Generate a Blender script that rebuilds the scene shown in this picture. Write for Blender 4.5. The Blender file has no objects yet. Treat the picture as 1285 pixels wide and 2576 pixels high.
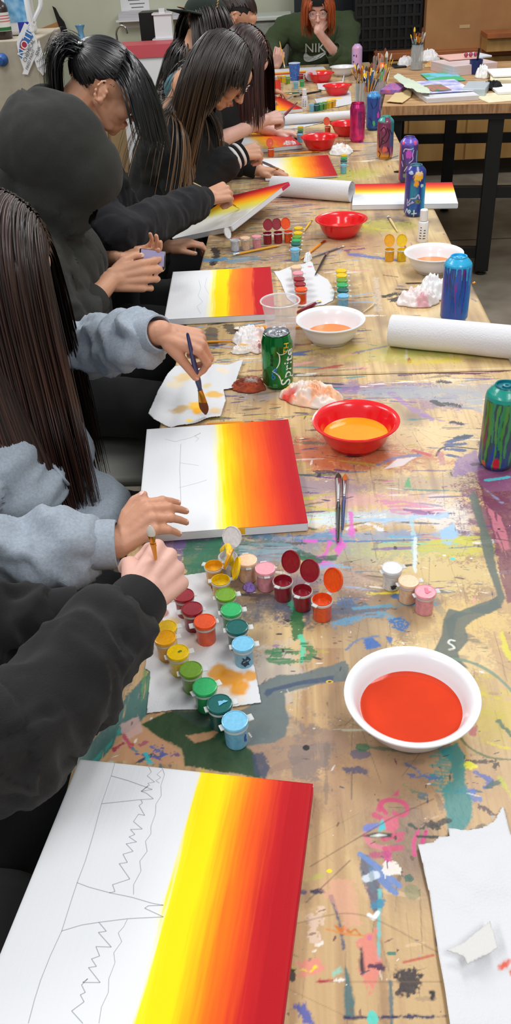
import bpy, bmesh, math, random
import numpy as np
from mathutils import Vector, Matrix

random.seed(7)
rng = np.random.default_rng(11)
SC = bpy.context.scene
COL = SC.collection
R = math.radians
# ---------------------------------------------------------------- camera model (metres, table runs along +Y)
FPX, PITCH, ROLL, HC, YAW, T = 2138.1, .6064, -.058, .8205, .0657, .76
_cp, _sp = math.cos(PITCH), math.sin(PITCH)
_fw, _rt, _up = np.array([0, _cp, -_sp]), np.array([1., 0, 0]), np.array([0, _sp, _cp])
_r2 = _rt * math.cos(ROLL) + _up * math.sin(ROLL)
_u2 = -_rt * math.sin(ROLL) + _up * math.cos(ROLL)
_c, _s = math.cos(YAW), math.sin(YAW)
_RZ = np.array([[_c, -_s, 0], [_s, _c, 0], [0, 0, 1]])
FW, RT, UP = _RZ @ _fw, _RZ @ _r2, _RZ @ _u2
CAM = np.array([0, 0, T + HC])
def ray(px, py): return FW + RT * (px - 642.5) / FPX - UP * (py - 1288) / FPX
def at(px, py, z=T):
    d = ray(px, py); return CAM + d * ((z - CAM[2]) / d[2])
def aty(px, py, y):
    d = ray(px, py); return CAM + d * (y / d[1])
def dz(px, py, Z): return CAM + ray(px, py) * Z

# ---------------------------------------------------------------- noise
def _hash(ix, iy, iz):
    h = (ix * 374761393 + iy * 668265263 + iz * 2147483647 + 1013904223) & 0xffffffff
    h = ((h ^ (h >> 13)) * 1274126177) & 0xffffffff
    h = (h ^ (h >> 16)) & 0xffffffff
    return h.astype(np.float64) / 4294967295.0
def vnoise(x, y, z=0.0):
    x, y = np.asarray(x, float), np.asarray(y, float)
    z = np.zeros_like(x) + z
    ix, iy, iz = np.floor(x).astype(np.int64), np.floor(y).astype(np.int64), np.floor(z).astype(np.int64)
    fx, fy, fz = x - ix, y - iy, z - iz
    fx, fy, fz = [f * f * (3 - 2 * f) for f in (fx, fy, fz)]
    def L(a, b, t): return a + (b - a) * t
    r = []
    for dzz in (0, 1):
        a = L(_hash(ix, iy, iz + dzz), _hash(ix + 1, iy, iz + dzz), fx)
        b = L(_hash(ix, iy + 1, iz + dzz), _hash(ix + 1, iy + 1, iz + dzz), fx)
        r.append(L(a, b, fy))
    return L(r[0], r[1], fz)
def fbm(x, y, z=0.0, o=4):
    s, a, t = 0, .5, 0
    for i in range(o):
        s = s + a * vnoise(x * 2 ** i + 17 * i, y * 2 ** i - 9 * i, np.asarray(z) * 2 ** i + 5 * i); t += a; a *= .5
    return s / t

# ---------------------------------------------------------------- materials
def srgb(c):
    return tuple((v / 255 / 12.92 if v / 255 <= .04045 else ((v / 255 + .055) / 1.055) ** 2.4) for v in c)
_MC = {}
def mat(name, rgb, rough=.5, metal=0., var=0., vscale=30., bump=0., bscale=200., alpha=1., trans=0., coat=0., sheen=0., rgb2=None, ior=1.45, sss=0., stretch=None, lo=.35, hi=.65):
    """principled material; noise mixes rgb with rgb2 (or a darker/lighter tone), optional bump"""
    key = (name, rgb)
    if key in _MC: return _MC[key]
    m = bpy.data.materials.new(name); m.use_nodes = True
    nt = m.node_tree; N = nt.nodes; b = N['Principled BSDF']
    b.inputs['Base Color'].default_value = (*srgb(rgb), 1)
    b.inputs['Roughness'].default_value = rough
    b.inputs['Metallic'].default_value = metal
    b.inputs['Alpha'].default_value = alpha
    b.inputs['Transmission Weight'].default_value = trans
    b.inputs['Coat Weight'].default_value = coat
    b.inputs['Sheen Weight'].default_value = sheen
    b.inputs['IOR'].default_value = ior
    if sss:
        b.inputs['Subsurface Weight'].default_value = sss
        b.inputs['Subsurface Radius'].default_value = (.012, .004, .002)
        b.inputs['Subsurface Scale'].default_value = .5
    tc = N.new('ShaderNodeTexCoord')
    src = tc.outputs['Object']
    if stretch:
        mp = N.new('ShaderNodeMapping'); mp.inputs['Scale'].default_value = stretch
        nt.links.new(src, mp.inputs['Vector']); src = mp.outputs['Vector']
    if var or rgb2:
        n = N.new('ShaderNodeTexNoise'); n.inputs['Scale'].default_value = vscale; n.inputs['Detail'].default_value = 5
        nt.links.new(src, n.inputs['Vector'])
        cr = N.new('ShaderNodeValToRGB'); e = cr.color_ramp.elements
        e[0].position, e[1].position = lo, hi
        c1 = srgb(rgb)
        c2 = srgb(rgb2) if rgb2 else tuple(min(1, v * (1 + var)) for v in c1)
        c0 = c1 if rgb2 else tuple(v * (1 - var) for v in c1)
        e[0].color = (*c0, 1); e[1].color = (*c2, 1)
        nt.links.new(n.outputs['Fac'], cr.inputs['Fac']); nt.links.new(cr.outputs['Color'], b.inputs['Base Color'])
    if bump:
        n2 = N.new('ShaderNodeTexNoise'); n2.inputs['Scale'].default_value = bscale; n2.inputs['Detail'].default_value = 4
        nt.links.new(src, n2.inputs['Vector'])
        bp = N.new('ShaderNodeBump'); bp.inputs['Strength'].default_value = min(1, bump); bp.inputs['Distance'].default_value = .002
        nt.links.new(n2.outputs['Fac'], bp.inputs['Height']); nt.links.new(bp.outputs['Normal'], b.inputs['Normal'])
    _MC[key] = m
    return m
def attr_mat(name, rough=.5, bump=0., bscale=300., coat=0., grain=None, metal=0., spec=.5):
    m = bpy.data.materials.new(name); m.use_nodes = True
    nt = m.node_tree; N = nt.nodes; b = N['Principled BSDF']
    a = N.new('ShaderNodeAttribute'); a.attribute_name = 'Col'
    nt.links.new(a.outputs['Color'], b.inputs['Base Color'])
    b.inputs['Roughness'].default_value = rough; b.inputs['Coat Weight'].default_value = coat; b.inputs['Metallic'].default_value = metal
    b.inputs['Specular IOR Level'].default_value = spec
    if bump:
        tc = N.new('ShaderNodeTexCoord'); n2 = N.new('ShaderNodeTexNoise'); n2.inputs['Scale'].default_value = bscale; n2.inputs['Detail'].default_value = 5
        nt.links.new(tc.outputs['Object'], n2.inputs['Vector'])
        bp = N.new('ShaderNodeBump'); bp.inputs['Strength'].default_value = bump; bp.inputs['Distance'].default_value = .002
        nt.links.new(n2.outputs['Fac'], bp.inputs['Height']); nt.links.new(bp.outputs['Normal'], b.inputs['Normal'])
    return m

# ---------------------------------------------------------------- objects
def thing(name, label, cat, loc=(0, 0, 0), rot=(0, 0, 0), group=None):
    o = bpy.data.objects.new(name, None); COL.objects.link(o); o.empty_display_size = .03
    o.location = tuple(float(v) for v in loc); o.rotation_euler = rot
    o['label'] = label; o['category'] = cat
    if group: o['group'] = group
    return o
def tag(o, label, cat, group=None, kind=None):
    o['label'] = label; o['category'] = cat
    if group: o['group'] = group
    if kind: o['kind'] = kind
    return o
class G:
    """geometry collector: verts, faces"""
    def __init__(s): s.v = []; s.f = []; s.n = 0
    def add(s, v, f):
        v = np.asarray(v, float).reshape(-1, 3)
        s.v.append(v); s.f += [tuple(i + s.n for i in q) for q in f]; s.n += len(v); return s
    def V(s): return np.concatenate(s.v) if s.v else np.zeros((0, 3))
    def xf(s, M):
        M = np.array(M); V = s.V(); s.v = [V @ M[:3, :3].T + M[:3, 3]]; return s
    def move(s, d): s.v = [s.V() + np.asarray(d, float)]; return s
def link(name, g, m, parent=None, smooth=True, loc=None, sharp=35, bevel=0, sub=0):
    me = bpy.data.meshes.new(name)
    if isinstance(g, G): me.from_pydata([tuple(map(float, v)) for v in g.V()], [], g.f)
    else: me = g
    for x in (m if isinstance(m, (list, tuple)) else [m]): me.materials.append(x)
    if smooth:
        me.polygons.foreach_set('use_smooth', [True] * len(me.polygons))
        if sharp: me.set_sharp_from_angle(angle=R(sharp))
    me.update()
    o = bpy.data.objects.new(name, me); COL.objects.link(o)
    if parent is not None: o.parent = parent
    if loc is not None: o.location = tuple(float(v) for v in loc)
    if bevel:
        b = o.modifiers.new('bevel', 'BEVEL'); b.width = bevel; b.segments = 2; b.limit_method = 'ANGLE'
    if sub:
        b = o.modifiers.new('sub', 'SUBSURF'); b.levels = b.render_levels = sub
    return o
def box(x0, x1, y0, y1, z0, z1):
    g = G()
    v = [(x, y, z) for z in (z0, z1) for y in (y0, y1) for x in (x0, x1)]
    return g.add(v, [(0, 2, 3, 1), (4, 5, 7, 6), (0, 1, 5, 4), (2, 6, 7, 3), (0, 4, 6, 2), (1, 3, 7, 5)])
def boxc(w, d, h, c=(0, 0, 0)): return box(c[0] - w / 2, c[0] + w / 2, c[1] - d / 2, c[1] + d / 2, c[2], c[2] + h)
def lathe(prof, n=40, close=False):
    g = G(); k = len(prof); a = np.linspace(0, 2 * np.pi, n, endpoint=False)
    v = np.array([[r * math.cos(t), r * math.sin(t), z] for r, z in prof for t in a])
    f = [(i * n + j, i * n + (j + 1) % n, (i + 1) * n + (j + 1) % n, (i + 1) * n + j) for i in range(k - 1) for j in range(n)]
    if prof[0][0] > 1e-6 and close: f.append(tuple(reversed(range(n))))
    if prof[-1][0] > 1e-6 and close: f.append(tuple(range((k - 1) * n, k * n)))
    return g.add(v, f)
def frames(P):
    P = np.asarray(P, float); d = np.gradient(P, axis=0); d /= np.linalg.norm(d, axis=1)[:, None] + 1e-12
    u = np.cross(d[0], [0, 0, 1.]);
    if np.linalg.norm(u) < .1: u = np.cross(d[0], [0, 1., 0])
    U = []
    for t in d:
        u = u - t * (u @ t); u = u / (np.linalg.norm(u) + 1e-12); U.append(u)
    U = np.array(U); return d, U, np.cross(d, U)
def tube(P, r, n=10, flat=1., cap=True, up=None):
    P = np.asarray(P, float); r = np.zeros(len(P)) + r
    d, U, W = frames(P)
    if up is not None:
        up = np.asarray(up, float); W = up - d * (d @ up)[:, None]; W /= np.linalg.norm(W, axis=1)[:, None]; U = np.cross(W, d)
    a = np.linspace(0, 2 * np.pi, n, endpoint=False)
    v = (P[:, None] + r[:, None, None] * (np.cos(a)[None, :, None] * U[:, None] + flat * np.sin(a)[None, :, None] * W[:, None])).reshape(-1, 3)
    k = len(P)
    f = [(i * n + j, i * n + (j + 1) % n, (i + 1) * n + (j + 1) % n, (i + 1) * n + j) for i in range(k - 1) for j in range(n)]
    if cap: f += [tuple(reversed(range(n))), tuple(range((k - 1) * n, k * n))]
    return G().add(v, f)
def merge(*gs):
    g = G()
    for q in gs: g.add(q.V(), q.f)
    return g
def rotm(ax, a): return np.array(Matrix.Rotation(a, 3, Vector(ax)))
def spline(P, n):
    """catmull-rom through P"""
    P = np.asarray(P, float); Q = np.vstack([2 * P[0] - P[1], P, 2 * P[-1] - P[-2]]); out = []
    m = len(P) - 1
    for t in np.linspace(0, m, n):
        i = min(int(t), m - 1); u = t - i; a, b, c, d = Q[i:i + 4]
        out.append(.5 * ((2 * b) + (-a + c) * u + (2 * a - 5 * b + 4 * c - d) * u * u + (-a + 3 * b - 3 * c + d) * u ** 3))
    return np.array(out)
def text_geo(s, size, extr=.0004):
    cu = bpy.data.curves.new('txt', 'FONT'); cu.body = s; cu.size = size; cu.extrude = extr
    cu.align_x = 'CENTER'; cu.align_y = 'CENTER'; cu.resolution_u = 3
    o = bpy.data.objects.new('txt', cu); COL.objects.link(o)
    dg = bpy.context.evaluated_depsgraph_get(); me = bpy.data.meshes.new_from_object(o.evaluated_get(dg))
    g = G().add([tuple(v.co) for v in me.vertices], [tuple(p.vertices) for p in me.polygons])
    bpy.data.objects.remove(o); bpy.data.meshes.remove(me); bpy.data.curves.remove(cu)
    return g
def basis(x, y, z, o): # columns
    M = np.eye(4); M[:3, 0] = x; M[:3, 1] = y; M[:3, 2] = z; M[:3, 3] = o; return M
def nrm(v): v = np.asarray(v, float); return v / (np.linalg.norm(v) + 1e-12)
def fast_mesh(name, V, F4, col=None):
    """numpy quads -> mesh, optional vertex colours"""
    me = bpy.data.meshes.new(name); V = np.asarray(V, np.float32); F4 = np.asarray(F4, np.int32); k = F4.shape[1]
    me.vertices.add(len(V)); me.vertices.foreach_set('co', V.ravel())
    me.loops.add(F4.size); me.loops.foreach_set('vertex_index', F4.ravel())
    me.polygons.add(len(F4)); me.polygons.foreach_set('loop_start', np.arange(0, F4.size, k, dtype=np.int32))
    me.update(calc_edges=True)
    if col is not None:
        a = me.color_attributes.new('Col', 'FLOAT_COLOR', 'POINT')
        c = np.ones((len(V), 4), np.float32); c[:, :col.shape[1]] = col; a.data.foreach_set('color', c.ravel())
    return me
def grid_faces(nu, nv):
    i = np.arange(nv - 1)[:, None] * nu + np.arange(nu - 1)[None, :]
    return np.stack([i, i + 1, i + nu + 1, i + nu], -1).reshape(-1, 4)
# ================================================================ paint pots
PC = dict(yelor=((238, 170, 20), 'golden yellow'), yel=((240, 200, 5), 'bright yellow'), olive=((112, 158, 40), 'grass green'), green=((45, 172, 98), 'green'),
          teal=((5, 92, 88), 'dark teal'), blue=((120, 190, 225), 'light blue'), crim=((150, 22, 40), 'crimson'), orange=((240, 85, 25), 'orange'),
          white=((228, 228, 232), 'white'), peach=((245, 205, 170), 'peach'), pink=((240, 160, 172), 'pink'))
plastic_clear = mat('clear_plastic', (235, 240, 240), rough=.15, alpha=.38)
plastic_tab = mat('frosted_plastic_tab', (225, 230, 230), rough=.3, alpha=.6)
def pot_geo():
    body = lathe([(.0001, 0), (.0115, 0), (.0125, .001), (.0128, .004), (.0133, .026), (.0136, .0275), (.0125, .0275), (.0122, .024), (.0001, .0235)], 32)
    collar = lathe([(.0135, .0235), (.0147, .0238), (.0149, .0262), (.0138, .0268)], 32)
    lid = lathe([(.0149, .0268), (.0151, .0275), (.0151, .0298), (.0147, .0306), (.0138, .0308), (.0134, .0302), (.0001, .0303)], 32)
    return body, collar, lid
_PB, _PCOL, _PL = pot_geo()
_PTAB = box(.0135, .0215, -.0045, .0045, .0264, .0276)
_PHIN = box(-.0185, -.0135, -.004, .004, .0264, .0276)
_PWELL = lathe([(.0001, .022), (.0124, .022), (.0124, .0275)], 32)
_pm = {}
def potmats(c):
    if c not in _pm:
        rgb = PC[c][0]
        _pm[c] = (mat('pot_paint_' + c, tuple(int(v * .93) for v in rgb), rough=.32, coat=.5, var=.12, vscale=180),
                  mat('pot_lid_' + c, rgb, rough=.3, coat=.4, var=.08, vscale=260, bump=.15, bscale=500))
    return _pm[c]
_bodymesh = {}
def pot(px, py, c, label, group=None, opened=None, ang=0., z=T, sc=1., smear=None, atz=.030):
    """px,py: centre of the pot mouth in the photo; opened: direction (rad) of the flipped lid, None = closed"""
    P = at(px, py, z + atz * sc * 1.2); P[2] = z
    t = thing('paint_pot', label, 'paint pot', P, (0, 0, ang if opened is None else opened), group); t.scale = (sc, sc, sc * 1.2)
    mb, ml = potmats(c)
    key = (c, opened is not None)
    if key not in _bodymesh:
        if opened is None:
            o = [link('pot_body', _PB, mb, t), link('collar', _PCOL, plastic_tab, t), link('lid', _PL, ml, t), link('opening_tab', _PTAB, plastic_tab, t), link('hinge', _PHIN, plastic_tab, t)]
        else:
            body = lathe([(.0001, 0), (.0115, 0), (.0125, .001), (.0128, .004), (.0133, .0265), (.0136, .0275), (.0129, .0275), (.0126, .021), (.0122, .0195)], 32)
            paint = lathe([(.0001, .0192), (.006, .0194), (.0125, .0198)], 32)
            M = np.eye(4); M[:3, :3] = rotm((0, 1, 0), R(-68)); M[:3, 3] = (.0195, 0, .0265)
            lid = lathe([(.0001, .0), (.0138, .0), (.0142, -.0006), (.0151, -.0004), (.0151, .0030), (.0143, .0031), (.014, .0014), (.0001, .0012)], 32).move((.0165, 0, 0)).xf(M)
            tab = box(.0130, .0205, -.0035, .0035, .0262, .0272)
            o = [link('pot_body', body, mb, t), link('paint_surface', paint, mb, t), link('collar', _PCOL, plastic_tab, t), link('lid', lid, ml, t), link('hinge', tab, plastic_tab, t), link('opening_tab', box(-.0185, -.0135, -.004, .004, .0262, .0274), plastic_tab, t)]
        _bodymesh[key] = [(q.name.split('.')[0], q.data) for q in o]
    else:
        for nm, me in _bodymesh[key]:
            q = bpy.data.objects.new(nm, me); COL.objects.link(q); q.parent = t
    if smear:
        g = G(); rr = np.random.default_rng(int(px))
        a0, h0, w, h, rgb = smear
        n = 14; aa = np.linspace(0, 2 * np.pi, n, endpoint=False); k = 1 + .3 * rr.normal(size=n)
        if h0 is None:
            v = [(a0 * .009 + w * math.cos(a) * q, h * math.sin(a) * q, .0310) for a, q in zip(aa, k)]
        else:
            v = []
            for a, q in zip(aa, k):
                th = a0 + w / .0133 * math.cos(a) * q; zz = min(.0225, max(.002, h0 + h * math.sin(a) * q)); v.append((.0136 * math.cos(th), .0136 * math.sin(th), zz))
        g.add(v + [tuple(np.mean(v, 0) * np.array([1.01, 1.01, 1]))], [(i, (i + 1) % n, n) for i in range(n)])
        link('paint_smear', g, mat('smear_%d' % int(px), rgb, rough=.5), t)
    return t
GA = 'closed paint pots in the column down the right edge of the paper towel'
TOW = 'on the paper towel'
pot(537.5, 1422, 'yelor', 'uncapped golden yellow paint pot at the far right corner of the paper towel', opened=R(-15), atz=.0275)
pot(554.6, 1458, 'yel', 'open bright yellow paint pot just in front of the uncapped golden one', opened=R(8), atz=.0275)
pot(567.5, 1495, 'olive', 'grass green capped paint pot at the upper right edge of the paper towel', ang=R(15))
pot(581.6, 1533, 'green', 'emerald green capped paint pot below the grass green one along the right towel edge', ang=R(12))
pot(596, 1577, 'teal', 'dark teal capped paint pot on the right edge of the paper towel', ang=R(10), sc=1.02)
pot(611, 1619, 'blue', 'light blue capped paint pot with a navy smear down its side', ang=R(10), smear=(R(-85), .013, .0055, .006, (28, 55, 85)))
pot(462, 1497, 'crim', 'crimson capped paint pot half hidden behind the knuckles of the hand in the black sleeve', ang=R(200))
pot(483, 1531, 'crim', 'crimson capped paint pot between the reaching hand and the orange pot on the paper towel', ang=R(190))
pot(515, 1563, 'orange', 'orange capped paint pot with a small black mark, in the middle of the paper towel', ang=R(195), sc=1.03, smear=(R(-95), .009, .0009, .0015, (40, 20, 15)))
pot(419, 1578, 'yel', 'yellow capped paint pot mostly hidden by the cuff of the black sleeve', ang=R(20), sc=.95)
pot(415, 1604, 'yelor', 'golden yellow capped paint pot next to the black cuff on the paper towel', ang=R(20))
pot(447.6, 1641, 'yel', 'yellow capped paint pot with a green fleck on its lid', ang=R(20), smear=(.3, None, .003, .0015, (70, 120, 30)))
pot(480, 1684, 'olive', 'grass green capped paint pot on the lower left of the paper towel', ang=R(15))
pot(515, 1727, 'green', 'emerald green capped paint pot near the lower edge of the paper towel', ang=R(30), sc=1.04)
pot(552, 1770, 'teal', 'dark teal capped paint pot with light blue paint spilt on its lid', ang=R(20), sc=1.05, smear=(.35, None, .005, .0035, (110, 180, 215)))
pot(590.5, 1813, 'blue', 'light blue capped paint pot standing on the table just below the paper towel', ang=R(25), sc=1.07, smear=(R(-60), .012, .0022, .004, (40, 90, 170)))
pot(572.6, 1398, 'white', 'open white paint pot below the big painted canvas with yellow paint dribbled over it', opened=R(75), atz=.0275)
pot(621, 1409, 'peach', 'peach paint pot with its lid half closed, left of the open crimson pots', ang=R(100), sc=1.02)
pot(667, 1430, 'pink', 'pink paint pot with its lid half closed, between the peach and crimson pots', ang=R(100), sc=1.02)
pot(711, 1460, 'crim', 'open crimson paint pot left of its twin, lid flipped back, below the large canvas', opened=R(60), atz=.0275)
pot(760, 1484, 'crim', 'open crimson paint pot beside the open orange one, lid flipped back', opened=R(62), atz=.0275)
pot(810, 1507, 'orange', 'open orange paint pot at the right end of the row below the large canvas', opened=R(50), sc=1.04, atz=.0275)
pot(986, 1428, 'white', 'cloudy white capped paint pot, farthest of three loose pots on the bare table', ang=R(20), smear=(R(-100), .008, .004, .003, (60, 60, 60)))
pot(1028, 1461, 'peach', 'peach capped paint pot in the middle of the three loose pots on the bare table', ang=R(15))
pot(1070, 1488, 'pink', 'pink capped paint pot, nearest of three loose pots on the bare table', ang=R(15), smear=(.3, None, .003, .006, (225, 120, 145)))
# second set, by the tilted canvas
pot(590, 603, 'white', 'white open paint pot starting the row in front of the tilted canvas', opened=R(150), atz=.0275)
pot(616.5, 598, 'peach', 'peach capped paint pot second in the row in front of the tilted canvas', ang=R(90))
pot(645, 594, 'pink', 'pink capped paint pot third in the row in front of the tilted canvas', ang=R(90))
pot(672, 586, 'crim', 'open crimson paint pot in the middle of the row in front of the tilted canvas', opened=R(85), atz=.0275)
pot(699, 584, 'crim', 'open crimson pot beside the orange one, row in front of the tilted canvas', opened=R(100), atz=.0275)
pot(725, 582, 'orange', 'open orange paint pot ending the row in front of the tilted canvas', opened=R(110), atz=.0275)
LN = [(750, 573, 'yel', 'farther yellow'), (749, 585, 'yel', 'nearer yellow'), (747, 595, 'olive', 'grass green'), (745, 604, 'green', 'emerald green'), (744, 613, 'teal', 'dark teal'), (741.6, 626, 'blue', 'light blue')]
for a, b, c, l in LN: pot(a, b, c, f'{l} capped paint pot in the column just left of the lone red bowl', ang=R(5), sc=.95)
for a, b, c, l, z_ in [(744.6, 671, 'peach', 'peach', 0), (749, 686, 'pink', 'pink', 0), (752, 701, 'crim', 'farther crimson', 0), (754.5, 714, 'crim', 'nearer crimson', 0), (757.5, 727, 'orange', 'orange', 0)]:
    pot(a, b, c, f'{l} capped paint pot in the column standing on the white napkin', ang=R(10), z=T + .0012, sc=1. if c != 'orange' else 1.05)
for a, b, c, l in [(858, 680, 'yel', 'farthest yellow'), (859, 692, 'yel', 'nearer yellow'), (860, 704, 'olive', 'grass green'), (861, 716, 'green', 'emerald green'), (862, 729, 'teal', 'dark teal'), (863, 743, 'blue', 'light blue')]:
    pot(a, b, c, f'{l} capped paint pot in the column just behind the white bowl of orange water', ang=R(5))
pot(980, 627, 'yelor', 'open golden yellow paint pot, left one of the pair standing alone in mid table', opened=R(88), atz=.0275)
pot(1011, 627, 'yel', 'open bright yellow paint pot, right one of the pair standing alone in mid table', opened=R(88), atz=.0275)
for a, b, c, l in [(865, 390, 'yel', 'yellow'), (865, 397, 'green', 'green'), (864.5, 404, 'teal', 'dark teal'), (864, 414, 'blue', 'light blue')]:
    pot(a, b, c, f'{l} capped paint pot in the little column beside the thin canvas board', ang=R(5), sc=.9)
for a, b, c, l in [(756, 319, 'yel', 'yellow'), (756, 325, 'olive', 'green'), (755, 331, 'teal', 'dark teal'), (754, 338, 'blue', 'light blue')]:
    pot(a, b, c, f'{l} paint pot in the tiny column left of the bowl facing the folded towel', ang=R(5), sc=.9)
for a, b, c, l in [(784, 262, 'blue', 'light blue'), (796, 261, 'teal', 'dark teal'), (806, 259, 'green', 'green'), (816.5, 257, 'olive', 'grass green'), (828, 254, 'yel', 'left yellow'), (839, 252, 'yelor', 'right golden yellow')]:
    pot(a, b, c, f'{l} paint pot in the row behind the far folded paper towel', ang=R(5), sc=.95)
for a, b, c, l in [(703, 191, 'yelor', 'golden yellow'), (713, 191, 'yel', 'yellow'), (724, 194, 'olive', 'grass green'), (744, 206, 'blue', 'light blue'), (759, 201, 'green', 'green'), (757, 187, 'crim', 'left crimson'), (771, 188, 'crim', 'right crimson')]:
    pot(a, b, c, f'{l} paint pot beside the blue patterned cup at the far end of the table', ang=R(5), sc=1.)
pot(681, 373, 'orange', 'open orange paint pot by the hand with the striped cuff', opened=R(100), atz=.0275)
pot(824, 318, 'orange', 'open orange paint pot between the two far red bowls', opened=R(100), atz=.0275)

# ================================================================ bowls
red_pl = mat('red_plastic', (232, 22, 32), rough=.22, coat=.5)
white_pl = mat('white_plastic', (238, 238, 242), rough=.3, coat=.4)
def bowl_mesh(m, t):
    pr = [(.0001, .0), (.043, 0), (.046, .001), (.047, .003), (.056, .016), (.0645, .034), (.069, .0465), (.0745, .0515), (.081, .0525), (.0815, .0515), (.0812, .0503), (.0755, .0493), (.071, .0445),
          (.0665, .033), (.058, .015), (.048, .004), (.0001, .0035)]
    return link('bowl_shell', lathe(pr[::-1], 72), m, t, sharp=60)
_bm = {}
def water_mat(name, rgb):
    return mat(name, rgb, rough=.06, coat=.3, var=.08, vscale=14)
def bowl(px, py, kind, label, liquid, lvl=.024, group=None, drops=0):
    P = at(px, py, T + .052); P[2] = T
    t = thing('bowl', label, 'bowl', P, (0, 0, random.uniform(0, 6)), group)
    if kind not in _bm: _bm[kind] = bowl_mesh(red_pl if kind == 'red' else white_pl, t).data
    else:
        q = bpy.data.objects.new('bowl_shell', _bm[kind]); COL.objects.link(q); q.parent = t
    if liquid:
        rr = np.interp(lvl, [.004, .015, .033, .0445], [.048, .058, .0665, .071])
        link('paint_water', lathe([(.0001, lvl), (rr * .9, lvl), (rr - .0004, lvl + .0006)], 72), water_mat('water_' + label[:9], liquid), t)
    rr = np.random.default_rng(int(px))
    if drops:
        g = G()
        for i in range(drops):
            a = rr.uniform(R(0), R(170)) - t.rotation_euler[2]; z = rr.uniform(.032, .046); r0 = np.interp(z, [.033, .0445, .0493], [.0665, .071, .0755]) - .0006
            s = rr.uniform(.0010, .0028)
            gg = lathe([(.0001, .0003), (s, 0.), (s, -.0002)], 8)
            n = nrm([-math.cos(a), -math.sin(a), .35]); u = nrm(np.cross([0, 0, 1], n)); w = np.cross(n, u)
            g.add(gg.xf(basis(u, w * rr.uniform(1, 2.4), n, (r0 * math.cos(a), r0 * math.sin(a), z))).V(), gg.f)
        link('paint_drips', g, mat('drip', (215, 40, 70), rough=.4), t)
    return t
bowl(1036, 1745, 'white', 'white plastic bowl of red-orange paint water, the largest and nearest bowl on the table', (212, 56, 14), .027, drops=40)
bowl(895, 1056, 'red', 'red plastic bowl of cloudy orange water beside the stained tissue', (246, 160, 30), .024)
bowl(831, 802, 'white', 'white plastic bowl with shallow orange water behind the green soda can', (240, 130, 50), .016, drops=5)
bowl(858, 550, 'red', 'red plastic bowl standing alone in mid table behind the yellow-handled brush', (215, 60, 40), .02)
bowl(1091, 634, 'white', 'white plastic bowl with orange water partly behind the dripping blue can', (240, 135, 60), .02)
bowl(803, 343, 'red', 'red plastic bowl in front of the far folded paper towel', (210, 40, 40), .02)
bowl(874, 309, 'red', 'red plastic bowl half hidden behind the pink metallic can', (210, 40, 40), .02)
bowl(848, 214, 'red', 'red plastic bowl behind the glass jars of brushes, right of the yellow pots', (210, 40, 40), .02)
bowl(807, 183, 'red', 'farthest red plastic bowl, in front of the person in the green sweatshirt', (210, 40, 40), .02)
bowl(862, 167, 'white', 'white plastic bowl at the elbow of the person in the green sweatshirt', (235, 220, 215), .02)

# ================================================================ canvases
def ramp_mat(name, stops, ax='x', seed=0., wob=.03, dry=.5):
    """painted canvas: colour bands across local axis with brushed, wobbling edges"""
    m = bpy.data.materials.new(name); m.use_nodes = True
    nt = m.node_tree; N = nt.nodes; b = N['Principled BSDF']; L = nt.links.new
    tc = N.new('ShaderNodeTexCoord'); sp = N.new('ShaderNodeSeparateXYZ'); L(tc.outputs['Generated'], sp.inputs[0])
    mp = N.new('ShaderNodeMapping'); mp.inputs['Location'].default_value = (seed, seed, 0)
    mp.inputs['Scale'].default_value = (60, 3, 1) if ax == 'x' else (3, 60, 1)
    L(tc.outputs['Generated'], mp.inputs['Vector'])
    n1 = N.new('ShaderNodeTexNoise'); n1.inputs['Scale'].default_value = 1.; n1.inputs['Detail'].default_value = 6; L(mp.outputs[0], n1.inputs['Vector'])
    n2 = N.new('ShaderNodeTexNoise'); n2.inputs['Scale'].default_value = 2.2; n2.inputs['Detail'].default_value = 3
    mp2 = N.new('ShaderNodeMapping'); mp2.inputs['Location'].default_value = (seed * 3, 2, seed); L(tc.outputs['Generated'], mp2.inputs['Vector']); L(mp2.outputs[0], n2.inputs['Vector'])
    def M(op, a, bb=None):
        q = N.new('ShaderNodeMath'); q.operation = op
        for i, x in enumerate((a, bb)):
            if x is None: continue
            if isinstance(x, (int, float)): q.inputs[i].default_value = x
            else: L(x, q.inputs[i])
        return q.outputs[0]
    co = sp.outputs['X'] if ax == 'x' else sp.outputs['Y']
    v = M('ADD', co, M('MULTIPLY', M('SUBTRACT', n1.outputs['Fac'], .5), wob * dry * 5))
    v = M('ADD', v, M('MULTIPLY', M('SUBTRACT', n2.outputs['Fac'], .5), wob * 2))
    cr = N.new('ShaderNodeValToRGB'); e = cr.color_ramp.elements
    while len(e) > 1: e.remove(e[0])
    e[0].position = stops[0][0]; e[0].color = (*srgb(stops[0][1]), 1)
    for p, c in stops[1:]:
        q = e.new(p); q.color = (*srgb(c), 1)
    L(v, cr.inputs['Fac']); L(cr.outputs['Color'], b.inputs['Base Color'])
    # woven cloth bump and glossier paint
    wv = N.new('ShaderNodeTexNoise'); wv.inputs['Scale'].default_value = 900; wv.inputs['Detail'].default_value = 2; L(tc.outputs['Object'], wv.inputs['Vector'])
    ad = M('ADD', M('MULTIPLY', n1.outputs['Fac'], 1.6), wv.outputs['Fac'])
    bp = N.new('ShaderNodeBump'); bp.inputs['Strength'].default_value = .25; bp.inputs['Distance'].default_value = .0008; L(ad, bp.inputs['Height']); L(bp.outputs['Normal'], b.inputs['Normal'])
    b.inputs['Roughness'].default_value = .5; b.inputs['Specular IOR Level'].default_value = .2
    return m
W_, Y_, YO, OR, RO, RD = (230, 232, 236), (255, 222, 0), (252, 172, 5), (248, 115, 12), (225, 55, 20), (178, 8, 24)
raw = mat('raw_canvas', (224, 225, 229), rough=.8, bump=.2, bscale=700)
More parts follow.
